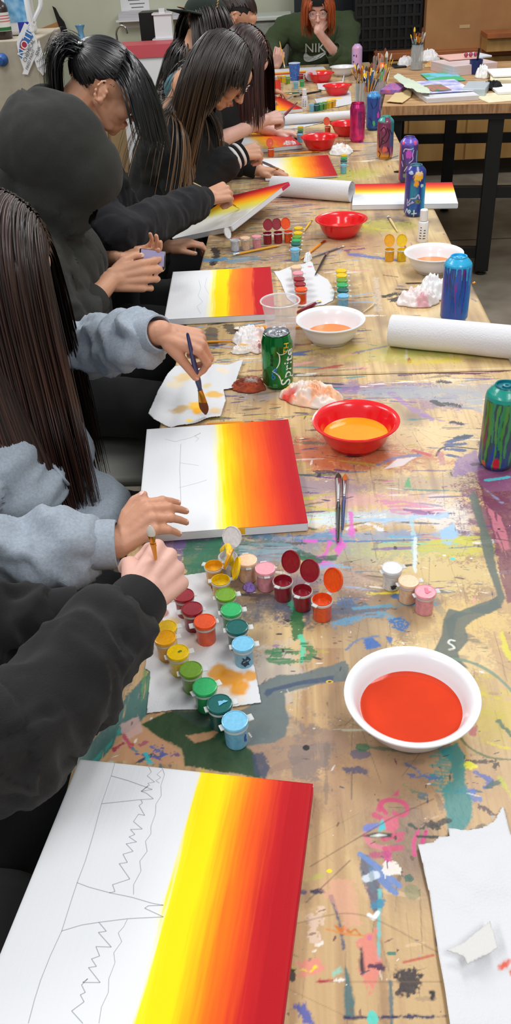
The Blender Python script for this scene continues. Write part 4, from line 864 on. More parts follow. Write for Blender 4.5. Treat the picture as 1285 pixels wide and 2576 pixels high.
# ================================================================ paint-covered worktables
XL, XR = -.281, .467
class Painter:
    def __init__(s, x0, x1, y0, y1, dx, dy0, grow=0.):
        s.x = np.linspace(x0, x1, int((x1 - x0) / dx) + 1); y = [y0]
        while y[-1] < y1: y.append(y[-1] + max(dy0, dy0 + grow * (y[-1] - y0)))
        y[-1] = y1; s.y = np.array(y); s.X, s.Y = np.meshgrid(s.x, s.y)
        X, Y = s.X, s.Y
        # lengthwise laminated boards, worn
        bd = np.floor((X + .281) / .037 + .25 * 0); tone = _hash(bd.astype(np.int64), np.floor((Y + bd * .41) / .9).astype(np.int64), np.zeros_like(bd, np.int64))
        gr = fbm(X * 260, Y * 6, 1., 4); gr2 = fbm(X * 14, Y * 3, 5., 4); bl = fbm(X * 7, Y * 7, 8., 4)
        c = np.ones(X.shape + (3,)) * S((216, 186, 134))
        c = mixc(c, (176, 136, 92), (gr - .42) * 1.4); c = mixc(c, (222, 196, 148), (tone - .45) * .6); c = mixc(c, (165, 128, 92), (gr2 - .5) * 2.2)
        c = mixc(c, (224, 200, 150), (bl - .52) * 3 * np.clip((Y - .75) * 3, .15, 1)); c = mixc(c, (150, 112, 80), (fbm(X * 60, Y * 2.5, 15., 4) - .5) * (1.5 + 2 * (Y < .85))); c = mixc(c, (180, 146, 108), np.clip((1.0 - Y) * 1.3, 0, .55)); c = mixc(c, (125, 104, 92), (fbm(X * 9, Y * 5, 35., 4) - .54) * 3.5); c = mixc(c, (120, 92, 70), np.clip(.06 - np.abs((X + .281) / .037 % 1 - .0), 0, 1) * 5 * (gr2 > .5))
        s.c = c
        s.n1 = .65 * (fbm(X * 90, Y * 90, 3., 3) - .5) + .75 * (fbm(X * 420, Y * 420, 13., 2) - .5) * fbm(X * 40, Y * 40, 23., 2) * 1.6; s.n2 = fbm(X * 25, Y * 25, 6., 3) - .5; s.nx = fbm(X * 30, Y * 300, 4., 3); s.ny = fbm(X * 300, Y * 30, 7., 3); s.n3 = fbm(X * 400, Y * 400, 2., 2)
    def win(s, a, b, m):
        lo, hi = np.minimum(a, b) - m, np.maximum(a, b) + m
        i0, i1 = np.searchsorted(s.x, [lo[0], hi[0]]); j0, j1 = np.searchsorted(s.y, [lo[1], hi[1]])
        return slice(max(j0 - 1, 0), j1 + 1), slice(max(i0 - 1, 0), i1 + 1)
    def put(s, w, rgb, a): s.c[w] = s.c[w] * (1 - a[..., None]) + S(rgb) * a[..., None]
    def dry(s, w, k, d):  # d: none, 'x','y'
        if not k: return 1.
        n = s.nx[w] if d == 'x' else s.ny[w] if d == 'y' else s.n3[w]
        return np.clip((n - k) * 9, 0, 1)
    def poly(s, pts, rgb, a=.9, rough=.004, soft=.0012, dry=0, d='x', px=True, world=False):
        P = np.array([at(*p)[:2] for p in pts] if not world else pts, float); w = s.win(P.min(0), P.max(0), rough * 2 + .002)
        X, Y = s.X[w], s.Y[w]
        if X.size == 0: return
        sd = polydist(P, X, Y); sd = np.where(inpoly(P[:, 0], P[:, 1], X, Y), -sd, sd) + s.n1[w] * rough * 1.5 + s.n2[w] * rough * 1.5
        s.put(w, rgb, np.clip(.5 - sd / soft / 2, 0, 1) * a * s.dry(w, dry, d))
    def line(s, pts, wd, rgb, a=.9, rough=.0015, soft=.0008, dry=0, d='x', sm=True):
        P = np.array([at(*p)[:2] for p in pts]); k_ = np.clip(.5 + (P[:, 1].mean() - .5) * .7, .55, 1.) if wd > .0045 else 1.; wd *= k_; P = spline(P, max(8, 6 * len(P))) if sm and len(P) > 2 else P
        w = s.win(P.min(0), P.max(0), wd + rough * 2); X, Y = s.X[w], s.Y[w]
        if X.size == 0: return
        sd = polydist(P, X, Y, False) - wd / 2 + (s.n1[w] + s.n2[w] * .6) * rough * 2
        s.put(w, rgb, np.clip(.5 - sd / soft / 2, 0, 1) * a * s.dry(w, dry, d))
    def blob(s, px, py, rx, ry, rgb, a=.8, ang=0., rough=.5, soft=.12, dry=0, d='x', world=False):
        c = np.array((px, py)) if world else at(px, py)[:2]; m = max(rx, ry) * 1.4; w = s.win(c, c, m); X, Y = s.X[w] - c[0], s.Y[w] - c[1]
        if X.size == 0: return
        ca, sa = math.cos(ang), math.sin(ang); U, V = X * ca + Y * sa, -X * sa + Y * ca
        dd = np.hypot(U / rx, V / ry) - 1 + (s.n1[w] * 1.2 + s.n2[w]) * rough
        s.put(w, rgb, np.clip(.5 - dd / soft, 0, 1) * a * s.dry(w, dry, d))
    def flecks(s, n, x0, x1, y0, y1, pal, seed, r=(.0008, .005), el=(1, 5), ang=None, a=(.5, .95), pw=2.5):
        q = np.random.default_rng(seed)
        for i in range(n):
            rr = r[0] + (r[1] - r[0]) * q.random() ** pw; e = q.uniform(*el); an = q.uniform(-.5, .5) + (0 if q.random() < .55 else 1.57) if ang is None else ang + q.uniform(-.3, .3)
            s.blob(q.uniform(x0, x1), q.uniform(y0, y1), rr * e ** .5 * 1.3, rr / e ** .5, pal[q.integers(len(pal))], q.uniform(*a), an, .9, .3, world=True)
    def scratch(s, n, x0, x1, y0, y1, seed, rgb=(95, 75, 60)):
        q = np.random.default_rng(seed)
        for i in range(n):
            x, y = q.uniform(x0, x1), q.uniform(y0, y1); L = q.uniform(.01, .12); an = 1.57 + q.normal() * .12 if q.random() < .6 else q.uniform(0, 3.14)
            P = np.array([[x, y], [x + L * math.cos(an), y + L * math.sin(an)]]); w = s.win(P.min(0), P.max(0), .002); X, Y = s.X[w], s.Y[w]
            if X.size: s.put(w, rgb, np.clip(1.2 - polydist(P, X, Y, False) / .0007, 0, 1) * q.uniform(.15, .55))
    def build(s, name, label, zt=T, thick=.045, lg=True):
        cx, cy = s.x.mean(), s.y.mean(); t = thing('art_table', label, 'table', (cx, cy, 0), (0, 0, 0), None)
        X, Y = s.X - cx, s.Y - cy; nu, nv = len(s.x), len(s.y)
        e = np.minimum.reduce([X - X.min(), X.max() - X, Y - Y.min(), Y.max() - Y]); Z = zt - .004 * np.clip(1 - e / .006, 0, 1) ** 2
        me = fast_mesh('tabletop', np.stack([X, Y, Z], -1).reshape(-1, 3), grid_faces(nu, nv), np.clip(s.c, 0, 1).reshape(-1, 3)); m = attr_mat('painted_worktop', rough=.38, bump=.22, bscale=140, spec=.45)
        o = link('tabletop', me, m, t, sharp=0)
        link('table_edge', box(X.min(), X.max(), Y.min(), Y.max(), zt - thick, zt - .0041), mat('paint_stained_edge', (150, 120, 85), rough=.6, rgb2=(70, 90, 85), vscale=18), t, bevel=.004)
        if lg:
            dk = mat('table_leg_wood', (95, 70, 48), rough=.6, var=.2)
            for sx in (-1, 1):
                for sy in (-1, 1): link('leg', boxc(.06, .06, zt - thick, (sx * ((X.max()) - .06), (Y.max() - .08) if sy > 0 else (Y.min() + .08), 0)), dk, t)
            link('apron', merge(box(X.min() + .05, X.max() - .05, Y.min() + .05, Y.min() + .07, zt - thick - .08, zt - thick), box(X.min() + .05, X.max() - .05, Y.max() - .07, Y.max() - .05, zt - thick - .08, zt - thick),
                                box(X.min() + .05, X.min() + .07, Y.min() + .07, Y.max() - .07, zt - thick - .08, zt - thick), box(X.max() - .07, X.max() - .05, Y.min() + .07, Y.max() - .07, zt - thick - .08, zt - thick)), dk, t)
        return t
SLATE, GRN, TEAL, NAVY, PURP, PINK, MAG, YEL, LBL, WHT, BLK, CORAL, WINE, OLV = (92, 108, 110), (30, 78, 50), (30, 128, 130), (48, 62, 105), (128, 92, 150), (222, 150, 150), (205, 62, 110), (215, 200, 50), (130, 175, 215), (232, 226, 218), (42, 38, 42), (228, 128, 118), (112, 48, 82), (125, 135, 70)
PAL = [SLATE, NAVY, PURP, (60, 55, 60), (60, 55, 60), PINK, TEAL, LBL, WHT, WHT, (160, 60, 60), (190, 170, 60), (110, 90, 70), (110, 90, 70), (70, 95, 150)]
XR1 = .50
p = Painter(XL, XR1, -.15, 1.699, .00115, .0011)
# the strip of table under the camera is not resolved finely but still painted
washes = [((1000, 880), .26, .05, YEL, .75), ((800, 900), .12, .05, (225, 205, 60), .8), ((1050, 985), .3, .03, (150, 150, 160), .6), ((930, 975), .1, .025, PURP, .55), ((1090, 1010), .05, .03, PURP, .5),
          ((960, 1130), .11, .07, (185, 110, 75), .65), ((830, 1140), .1, .05, (200, 105, 70), .7), ((1080, 1100), .12, .04, (222, 195, 145), .8), ((980, 1215), .3, .03, (160, 140, 130), .5), ((760, 1230), .1, .03, (150, 130, 150), .6),
          ((950, 1260), .1, .02, (205, 150, 160), .55), ((900, 1300), .2, .02, (180, 195, 215), .6), ((800, 1310), .08, .015, (215, 225, 225), .7), ((1130, 1300), .05, .05, (225, 215, 205), .75), ((850, 1350), .2, .012, (120, 150, 190), .6),
          ((700, 1380), .12, .03, (110, 125, 160), .55), ((1110, 1385), .1, .025, (200, 195, 60), .75), ((940, 1395), .12, .03, (165, 170, 150), .5), ((860, 1450), .08, .03, (185, 160, 150), .6), ((560, 1370), .1, .02, (80, 110, 100), .7), ((450, 1370), .06, .02, (115, 90, 140), .7),
          ((700, 1530), .09, .03, (110, 105, 105), .7), ((800, 1540), .08, .02, (70, 85, 110), .5), ((1200, 1560), .06, .04, (220, 190, 120), .7), ((1120, 1440), .09, .04, (215, 190, 130), .75), ((760, 1480), .03, .03, (95, 80, 110), .5),
          ((1250, 1180), .05, .05, (130, 75, 105), .8), ((1240, 1300), .04, .1, WINE, .75), ((1110, 1650), .05, .03, (222, 196, 140), .7), ((800, 1880), .1, .04, (140, 115, 100), .5), ((720, 1900), .06, .05, (110, 105, 110), .45),
          ((1240, 1800), .05, .05, (205, 185, 60), .55), ((700, 1700), .04, .05, (190, 185, 180), .5), ((900, 1950), .15, .05, (185, 145, 110), .4)]
for (q, rx, ry, rgb, a) in washes: p.blob(q[0], q[1], rx, ry, rgb, min(.92, a * 1.12), 0, 1.5, .6)
p.flecks(380, XL, XR1, .95, 1.7, PAL + [(95, 70, 130), (45, 60, 80), (230, 210, 60), (200, 110, 150)], 1, r=(.001, .010), el=(3, 14), ang=0, pw=2.0)
p.flecks(120, XL, .12, .95, 1.7, [(45, 90, 70), (80, 60, 120), (40, 50, 70), (190, 180, 60)], 7, r=(.002, .013), el=(3, 9), ang=0, pw=1.8)
p.flecks(420, XL, XR1, .35, 1.7, PAL, 2, r=(.0006, .0045))
p.flecks(330, XL, XR1, .35, 1.7, [(60, 52, 50), (80, 62, 50), (235, 230, 225)], 3, r=(.0005, .0016), el=(1, 2))
p.scratch(520, XL, XR1, .35, 1.7, 4)
p.flecks(300, XL, XR1, .35, 1.15, [(150, 120, 95), (120, 100, 90), (95, 85, 85), (225, 195, 150), (100, 100, 115)], 5, r=(.002, .014), el=(1, 5), a=(.15, .5))
# long horizontal strokes of the far half
p.line([(745, 905), (820, 898), (870, 903)], .02, (240, 215, 20), .95, .006, dry=.35); p.line([(820, 940), (1000, 925), (1150, 920)], .012, (225, 205, 60), .8, .006, dry=.4)
p.line([(1005, 944), (1090, 938), (1200, 940), (1290, 930)], .008, (90, 45, 75), .95, .003, sm=False); p.line([(1160, 937), (1250, 938)], .006, (205, 150, 160), .8, .003, dry=.35)
p.line([(750, 951), (900, 942), (1285, 934)], .0015, (110, 85, 60), .8, .0005, sm=False)
p.line([(910, 972), (1000, 962), (1150, 955)], .008, (230, 228, 225), .8, .005, dry=.45); p.line([(1060, 922), (1150, 925)], .009, (238, 236, 232), .9, .005, dry=.4)
p.poly([(860, 985), (1000, 968), (1210, 985), (1215, 1040), (1110, 1010), (950, 1000)], (150, 158, 168), .7, .006, dry=.3)
p.poly([(860, 975), (905, 970), (900, 1000), (865, 1002)], PURP, .7, .005, dry=.35); p.line([(985, 990), (1040, 1030), (1085, 1055)], .016, (150, 115, 170), .85, .006, dry=.35)
p.line([(1060, 1045), (1140, 1065), (1190, 1070)], .008, (140, 105, 160), .8, .006, dry=.4)
for q in [((1090, 1010), (1112, 1020)), ((1122, 1015), (1155, 1020)), ((1135, 1062), (1158, 1066)), ((1100, 960), (1130, 962)), ((1155, 1100), (1178, 1102)), ((770, 925), (790, 945))]: p.line(list(q), .010, (45, 40, 48), .95, .006, sm=False)
p.line([(1097, 1147), (1110, 1128), (1140, 1124), (1200, 1130)], .004, (35, 25, 38), .95, .001)
for q in [((1130, 1110), (1180, 1100)), ((1125, 1120), (1170, 1117)), ((1120, 1130), (1165, 1133)), ((1128, 1145), (1160, 1150)), ((1150, 1098), (1185, 1096))]: p.line(list(q), .010, (68, 85, 130), .95, .005, sm=False)
p.line([(1145, 1102), (1180, 1097)], .010, (50, 72, 82), .95, .003); p.poly([(1100, 1140), (1115, 1135), (1118, 1170), (1105, 1172)], (175, 110, 130), .6, .005)
p.poly([(1150, 1150), (1200, 1130), (1220, 1180), (1140, 1200)], (140, 110, 160), .75, .006)
p.line([(1205, 1110), (1215, 1160), (1190, 1170)], .01, (70, 40, 60), .8, .005)
p.line([(950, 1170), (1000, 1150), (1055, 1145)], .007, (105, 125, 170), .85, .004, dry=.3); p.poly([(965, 1180), (1000, 1155), (1045, 1150), (1010, 1172)], (230, 225, 228), .85, .003)
p.line([(1040, 1133), (1080, 1145)], .006, (190, 60, 80), .85, .004); p.line([(1120, 1075), (1200, 1075)], .01, (60, 85, 80), .6, .006, dry=.45)
p.poly([(1022, 1205), (1030, 1200), (1035, 1228), (1017, 1225)], (90, 160, 110), .95, .002); p.line([(940, 1220), (1000, 1218)], .006, (130, 105, 90), .7, .004, dry=.4)
p.poly([(945, 1245), (1000, 1255), (1120, 1285), (1100, 1298), (990, 1290), (950, 1260)], (205, 130, 160), .8, .005, dry=.35); p.line([(1020, 1280), (1060, 1290), (1100, 1292)], .01, (120, 75, 140), .75, .004, dry=.4)
p.line([(1035, 1300), (1040, 1340), (1043, 1430)], .007, (170, 205, 215), .75, .004, dry=.2, d='y'); p.line([(870, 1312), (960, 1308), (1080, 1300), (1120, 1295)], .012, (160, 195, 225), .8, .006, dry=.35)
p.line([(775, 1295), (850, 1290)], .010, (190, 225, 215), .9, .004, dry=.35); p.line([(870, 1330), (930, 1318), (960, 1335)], .008, (225, 225, 235), .8, .005, dry=.35)
p.line([(750, 1360), (900, 1362), (1080, 1358)], .0035, (70, 110, 175), .85, .002, sm=False, dry=.25); p.line([(965, 1366), (1150, 1368)], .003, (100, 205, 180), .9, .0015, sm=False, dry=.3)
p.line([(983, 1350), (1055, 1350)], .006, (95, 165, 205), .85, .003, dry=.35); p.poly([(1108, 1335), (1140, 1320), (1150, 1350), (1130, 1372), (1110, 1365)], (150, 190, 225), .9, .004)
for (a, b) in [((838, 1335), (862, 1375)), ((830, 1365), (815, 1400)), ((845, 1385), (865, 1370)), ((770, 1360), (790, 1362)), ((800, 1400), (812, 1425)), ((882, 1290), (885, 1345)), ((818, 1415), (835, 1425)), ((858, 1370), (850, 1395))]: p.line([a, b], .010, (215, 95, 190), .85, .005, sm=False, dry=.2)
p.poly([(740, 1375), (800, 1400), (850, 1395), (845, 1410), (780, 1408), (735, 1400)], (25, 85, 70), .75, .004, dry=.2); p.line([(800, 1430), (830, 1420), (880, 1428)], .01, (110, 175, 205), .7, .004, dry=.35); p.line([(895, 1438), (1000, 1440)], .006, (60, 115, 135), .7, .003, dry=.4)
p.line([(1045, 1352), (1043, 1440)], .006, (225, 228, 225), .7, .002, dry=.25, d='y'); p.line([(1060, 1380), (1130, 1365), (1215, 1355)], .02, (195, 195, 40), .75, .008, dry=.4)
p.blob(1138, 1406, .004, .003, (70, 205, 195), 1); p.blob(1117, 1397, .003, .002, WHT, 1); p.blob(1185, 1405, .002, .002, WHT, 1)
# strokes under and around the pots
p.poly([(437, 1352), (590, 1345), (560, 1385), (470, 1400), (440, 1420)], (95, 80, 130), .8, .006, dry=.25); p.poly([(470, 1360), (560, 1355), (540, 1440), (475, 1452), (455, 1400)], (40, 105, 75), .85, .006, dry=.15)
p.line([(570, 1350), (520, 1400), (480, 1450)], .03, (45, 110, 80), .8, .008, dry=.35, d='y'); p.line([(650, 1345), (720, 1350), (860, 1345)], .01, (90, 140, 180), .7, .006, dry=.4)
p.poly([(600, 1370), (720, 1360), (760, 1380), (700, 1410), (610, 1400)], (130, 165, 175), .6, .008, dry=.4); p.line([(735, 1390), (760, 1405), (800, 1410)], .012, (22, 95, 60), .85, .004)
p.poly([(640, 1500), (760, 1500), (900, 1520), (1000, 1530), (900, 1545), (760, 1545), (640, 1530)], (78, 90, 115), .6, .008, dry=.3); p.line([(600, 1465), (700, 1490), (650, 1500)], .04, (105, 85, 80), .55, .01)
p.line([(890, 1530), (1000, 1522), (1100, 1520)], .008, (90, 150, 175), .8, .004, dry=.3); p.line([(840, 1570), (950, 1545), (1000, 1560)], .013, (90, 155, 190), .75, .006, dry=.3)
p.line([(995, 1500), (1050, 1515)], .014, (50, 105, 165), .85, .006, dry=.2); p.poly([(975, 1560), (1010, 1550), (1032, 1570), (1015, 1588), (990, 1580)], (45, 105, 165), .9, .004, dry=.3, d='n')
p.poly([(845, 1500), (905, 1505), (895, 1530), (850, 1525)], (55, 110, 160), .75, .004, dry=.4, d='n'); p.poly([(912, 1610), (935, 1600), (955, 1625), (920, 1635)], (50, 100, 170), .95, .003); p.poly([(970, 1600), (985, 1605), (980, 1618)], (50, 100, 170), .9, .002)
p.line([(870, 1635), (900, 1610), (950, 1600)], .004, (95, 120, 155), .8, .002)
p.poly([(735, 1520), (765, 1525), (760, 1600), (740, 1610), (730, 1570)], (35, 105, 60), .9, .005, dry=.1); p.line([(757, 1600), (762, 1620), (758, 1665)], .009, (90, 205, 165), .9, .003)
for q in ([(675, 1640), (720, 1635), (745, 1642)], [(680, 1660), (730, 1665), (765, 1660)], [(765, 1620), (785, 1640), (775, 1660)], [(690, 1650), (700, 1645)]): p.line(q, .012, (50, 120, 75), .85, .006, dry=.25)
p.blob(701, 1595, .0045, .002, (55, 62, 65), .95); p.line([(727, 1510), (740, 1530)], .012, (45, 190, 140), .7, .005)
# the big blue-gray spill outlines
p.poly([(640, 1770), (650, 1725), (700, 1700), (760, 1695), (800, 1680), (830, 1675), (870, 1660), (880, 1680), (870, 1715), (800, 1722), (735, 1738), (715, 1745), (718, 1780), (725, 1820), (715, 1850), (690, 1865), (640, 1872), (600, 1880), (560, 1870), (510, 1850), (505, 1800), (600, 1790)], SLATE, .9, .003)
p.poly([(665, 1745), (670, 1735), (760, 1712), (840, 1698), (840, 1715), (760, 1722), (690, 1738), (672, 1752)], (62, 78, 105), .9, .002)
p.blob(829, 1715, .005, .003, (215, 175, 60), 1, 0, .1); p.blob(829, 1715, .0022, .0015, (45, 35, 30), 1, 0, .1); p.blob(1008, 1882 - 0, .001, .001, BLK, 0)
GB = (85, 98, 92)
p.poly([(1190, 1235), (1205, 1255), (1215, 1300), (1240, 1370), (1250, 1440), (1270, 1500), (1262, 1530), (1225, 1545), (1190, 1540), (1150, 1555), (1140, 1600), (1155, 1660), (1175, 1680), (1110, 1655), (1090, 1640), (1110, 1600), (1115, 1560), (1130, 1532), (1190, 1545), (1180, 1530), (1225, 1520), (1250, 1498), (1235, 1450), (1215, 1400), (1205, 1330), (1190, 1290), (1180, 1250)], GB, .92, .002)
p.poly([(1262, 1530), (1225, 1545), (1190, 1560), (1170, 1580), (1180, 1610), (1150, 1640), (1130, 1620), (1120, 1560), (1150, 1540), (1250, 1500)], GB, .9, .003)
p.poly([(1200, 1200), (1300, 1180), (1320, 1500), (1275, 1520), (1255, 1430), (1240, 1350), (1215, 1260)], WINE, .8, .004, dry=.12, d='y'); p.poly([(1222, 1270), (1262, 1300), (1285, 1380), (1262, 1390), (1240, 1330)], (205, 120, 135), .75, .004, dry=.25, d='y')
p.poly([(1195, 1190), (1300, 1140), (1310, 1230), (1220, 1240)], (140, 85, 125), .8, .004, dry=.15); p.line([(1222, 1208), (1250, 1205), (1278, 1200)], .008, (90, 195, 210), .95, .002); p.line([(1225, 1235), (1262, 1265)], .006, (140, 145, 180), .8, .003, dry=.3)
p.line([(1245, 1355), (1290, 1362)], .0015, BLK, .95, .0004); p.blob(1255, 1331, .0025, .002, BLK, 1)
p.line([(1180, 1690), (1200, 1660), (1290, 1700)], .003, (85, 120, 95), .0)
p.line([(1120, 1655), (1180, 1665), (1240, 1695), (1300, 1750)], .0045, (105, 135, 115), .85, .001); p.line([(1155, 1852), (1180, 1880), (1230, 1905), (1300, 1912)], .0055, (88, 105, 62), .9, .001)
p.line([(1262, 1590), (1275, 1640), (1290, 1660)], .009, (215, 205, 60), .85, .004); p.line([(1205, 1745), (1250, 1755)], .013, (205, 190, 40), .85, .005, dry=.2); p.line([(1200, 1790), (1260, 1800)], .015, (200, 185, 50), .75, .006, dry=.35)
p.line([(1255, 1815), (1285, 1850)], .009, (45, 100, 80), .85, .004); p.poly([(1175, 1830), (1200, 1825), (1197, 1855), (1180, 1850)], (175, 65, 95), .8, .003); p.line([(1230, 1870), (1285, 1885)], .006, YEL, .8, .003)
p.line([(1180, 1600), (1215, 1630)], .014, (90, 95, 95), .6, .005, dry=.35)
S_ = [(1143, 1612), (1132, 1610), (1128, 1617), (1138, 1624), (1142, 1631), (1130, 1634)]
p.line(S_, .0028, (225, 225, 215), 1, .0002)
# dark green wedge and left fringe
p.poly([(355, 1822), (420, 1790), (520, 1790), (590, 1850), (640, 1900), (660, 1960), (560, 1945), (465, 1925), (455, 1885), (400, 1860)], (22, 66, 38), .95, .003)
p.poly([(420, 1780), (560, 1790), (600, 1830), (500, 1830)], (60, 80, 70), .8, .004, dry=.1); p.poly([(465, 1850), (530, 1840), (560, 1830), (530, 1860), (490, 1870)], (198, 150, 110), .9, .002)
p.poly([(325, 1740), (380, 1690), (380, 1790), (330, 1840), (200, 1960), (180, 1985), (190, 1915)], (30, 105, 105), .9, .004, dry=.15, d='y'); p.line([(310, 1830), (260, 1890), (225, 1925)], .012, (60, 160, 150), .8, .004, dry=.35, d='y')
p.line([(330, 1850), (290, 1900), (270, 1930)], .008, (190, 205, 190), .8, .004, dry=.3, d='y'); p.line([(372, 1680), (360, 1760)], .012, (95, 150, 80), .7, .004, dry=.3, d='y')
p.poly([(290, 1850), (360, 1830), (450, 1880), (460, 1925), (270, 1912)], (196, 148, 112), .9, .004); p.poly([(300, 1820), (350, 1800), (360, 1840), (310, 1870)], (205, 170, 165), .8, .004)
for q, c_ in [([(285, 1885), (310, 1870)], (165, 50, 80)), ([(310, 1850), (330, 1880)], (180, 70, 95)), ([(355, 1875), (370, 1865)], (165, 90, 110)), ([(340, 1895), (400, 1905), (410, 1880)], (70, 85, 150)), ([(380, 1880), (420, 1900), (440, 1890)], (85, 100, 165)), ([(350, 1915), (380, 1900)], (35, 60, 100)), ([(365, 1895), (375, 1915)], (60, 180, 185)), ([(335, 1885), (345, 1890)], (40, 130, 150)), ([(430, 1895), (450, 1900)], (110, 80, 120))]: p.line(q, .009, c_, .9, .006, dry=.1, d='n')
p.poly([(630, 1900), (660, 1895), (680, 1930), (665, 1960), (640, 1950)], (62, 72, 95), .85, .004)
# lower right area
p.poly([(735, 1880), (830, 1870), (835, 1900), (800, 1960), (735, 1960)], (105, 103, 110), .45, .01, dry=.2, d='y'); p.blob(770, 1886 - 5, .0042, .0042, (40, 36, 38), 1, 0, .05); p.line([(822, 1875), (820, 2020)], .008, (120, 105, 95), .5, .002, dry=.2, d='y')
p.blob(905, 1898, .012, .007, (85, 90, 120), .7); p.poly([(860, 1930), (900, 1925), (930, 1940), (925, 1955), (900, 1945), (868, 1950)], (80, 85, 115), .8, .006); p.line([(885, 1940), (884, 2010)], .0015, (95, 85, 80), .8, .0005, sm=False); p.line([(918, 1875), (1080, 1905)], .006, (80, 105, 85), .7, .004, dry=.4)
p.blob(912, 1880, .008, .006, (60, 115, 85), .8)
for q, c_ in [([(1030, 1950), (1100, 1958)], (80, 100, 150)), ([(1020, 1920), (1045, 1935)], (85, 95, 130)), ([(1050, 1940), (1070, 1955), (1110, 1957)], (95, 120, 165)), ([(1035, 1990), (1065, 2000)], (95, 115, 130)), ([(1015, 1975), (1050, 1995)], (120, 130, 90)), ([(1180, 1920), (1240, 1915), (1245, 1935)], (50, 42, 42)), ([(1165, 1925), (1195, 1928)], (232, 225, 30)), ([(1200, 1945), (1235, 1965), (1220, 1980)], (70, 100, 175)), ([(1150, 1990), (1190, 1995)], (80, 115, 190)), ([(1225, 1980), (1260, 1965)], (60, 90, 85)), ([(1260, 1960), (1285, 2000)], (190, 195, 60)), ([(1215, 2030), (1245, 2050), (1270, 2052)], (75, 55, 70)), ([(1180, 2005), (1205, 2010)], (100, 125, 185))]: p.line(q, .009, c_, .85, .006)
p.poly([(1110, 1890), (1150, 1870), (1165, 1900), (1170, 1985), (1185, 2010), (1188, 2060), (1165, 2092), (1130, 2090), (1120, 2040), (1112, 1990), (1140, 1960), (1128, 1910)], (40, 135, 135), .88, .004, dry=.08, d='x')
for k in range(14):
    y = 1885 + k * 8; p.line([(1108 - 12 * (k % 3), y), (1130, y + 3)], .0035, (60, 145, 145), .7, .002, sm=False)
p.line([(1125, 2110), (1190, 2088), (1215, 2075)], .01, (30, 55, 70), .6, .004)
# pink graffiti letters
MG = (198, 72, 112)
p.line([(953, 2038), (962, 2018), (990, 2012), (1018, 2022), (1024, 2042), (1008, 2052), (992, 2045)], .010, MG, .9, .001); p.line([(958, 2030), (970, 2045)], .009, MG, .9, .001)
p.poly([(985, 2002), (1003, 1985), (1002, 2003)], MG, .9, .0008); p.poly([(960, 2055), (1003, 2052), (1004, 2080), (990, 2095), (970, 2088), (965, 2070)], (212, 92, 122), .85, .002)
p.line([(942, 2050), (955, 2056)], .012, MG, .85, .001); p.line([(918, 2100), (935, 2125), (975, 2135)], .010, (215, 120, 140), .8, .001); p.line([(965, 2110), (1010, 2098)], .012, MG, .85, .001); p.line([(970, 2135), (1008, 2133)], .012, MG, .85, .001); p.line([(975, 2150), (978, 2185)], .012, (205, 70, 140), .85, .0015); p.line([(935, 2150), (975, 2150)], .012, (180, 60, 120), .7, .002); p.line([(1000, 2115), (1012, 2108)], .008, MG, .8, .001)
p.line([(920, 2085), (958, 2075)], .011, (105, 125, 200), .85, .003); p.poly([(956, 2070), (962, 2060), (970, 2085), (952, 2092)], (70, 190, 200), .95, .001)
p.poly([(912, 2103), (945, 2094), (985, 2097), (984, 2106), (945, 2107)], (28, 52, 50), .95, .0006); p.poly([(932, 2103), (953, 2097), (972, 2101), (950, 2105)], (225, 225, 225), 1, .0003)
p.line([(1042, 2150), (1040, 2120), (1052, 2090)], .007, (212, 60, 130), .9, .001); p.line([(1062, 2120), (1072, 2090)], .007, (205, 40, 130), .9, .001); p.line([(1050, 2104), (1100, 2106)], .003, (35, 45, 38), .95, .001); p.line([(1058, 2085), (1080, 2075), (1095, 2082)], .010, (45, 38, 40), .85, .006); p.line([(1085, 2080), (1128, 2062)], .007, (48, 48, 45), .85, .003, dry=.2); p.line([(1032, 2075), (1048, 2085)], .004, (40, 70, 60), .9, .003)
# blue dashes and pale marks
p.poly([(900, 2150), (925, 2145), (940, 2190), (960, 2250), (955, 2300), (935, 2290), (920, 2230), (905, 2190)], (70, 85, 115), .8, .004, dry=.1, d='y'); p.line([(905, 2148), (960, 2190), (1003, 2228)], .012, (105, 135, 190), .95, .001); p.line([(935, 2190), (995, 2245)], .012, (100, 130, 185), .95, .002); p.blob(985, 2185, .009, .008, (235, 228, 220), .85); p.line([(920, 2210), (945, 2200)], .012, (215, 225, 235), .8, .003)
p.line([(955, 2240), (953, 2300), (952, 2410)], .006, (110, 190, 190), .9, .0015, sm=False); p.line([(940, 2280), (955, 2270)], .014, (45, 130, 165), .8, .004)
p.line([(928, 2302), (940, 2310), (950, 2296)], .0042, (240, 240, 238), 1, .0003, sm=False); p.blob(828, 2191, .0026, .0026, (240, 215, 20), 1, 0, .05); p.blob(929, 2359, .0026, .0028, (90, 105, 200), 1, 0, .1); p.blob(1030, 2210, .005, .004, (45, 95, 85), .85); p.blob(1036, 2243, .0085, .0085, (120, 130, 95), .6, 0, .15)
p.line([(765, 2245), (740, 2240)], .009, (75, 65, 105), .85, .003); p.line([(782, 2243), (810, 2242)], .009, (42, 42, 78), .95, .003); p.line([(765, 2215), (815, 2200)], .008, (180, 180, 90), .7, .004, dry=.3); p.line([(832, 2255), (850, 2310), (865, 2385)], .006, (75, 85, 110), .85, .002)
p.line([(820, 2337), (870, 2350), (918, 2354)], .0018, (215, 130, 40), .9, .0008, sm=False); p.line([(846, 2330), (858, 2340), (866, 2332), (880, 2345), (893, 2338), (905, 2350)], .0032, (200, 110, 30), .95, .002)
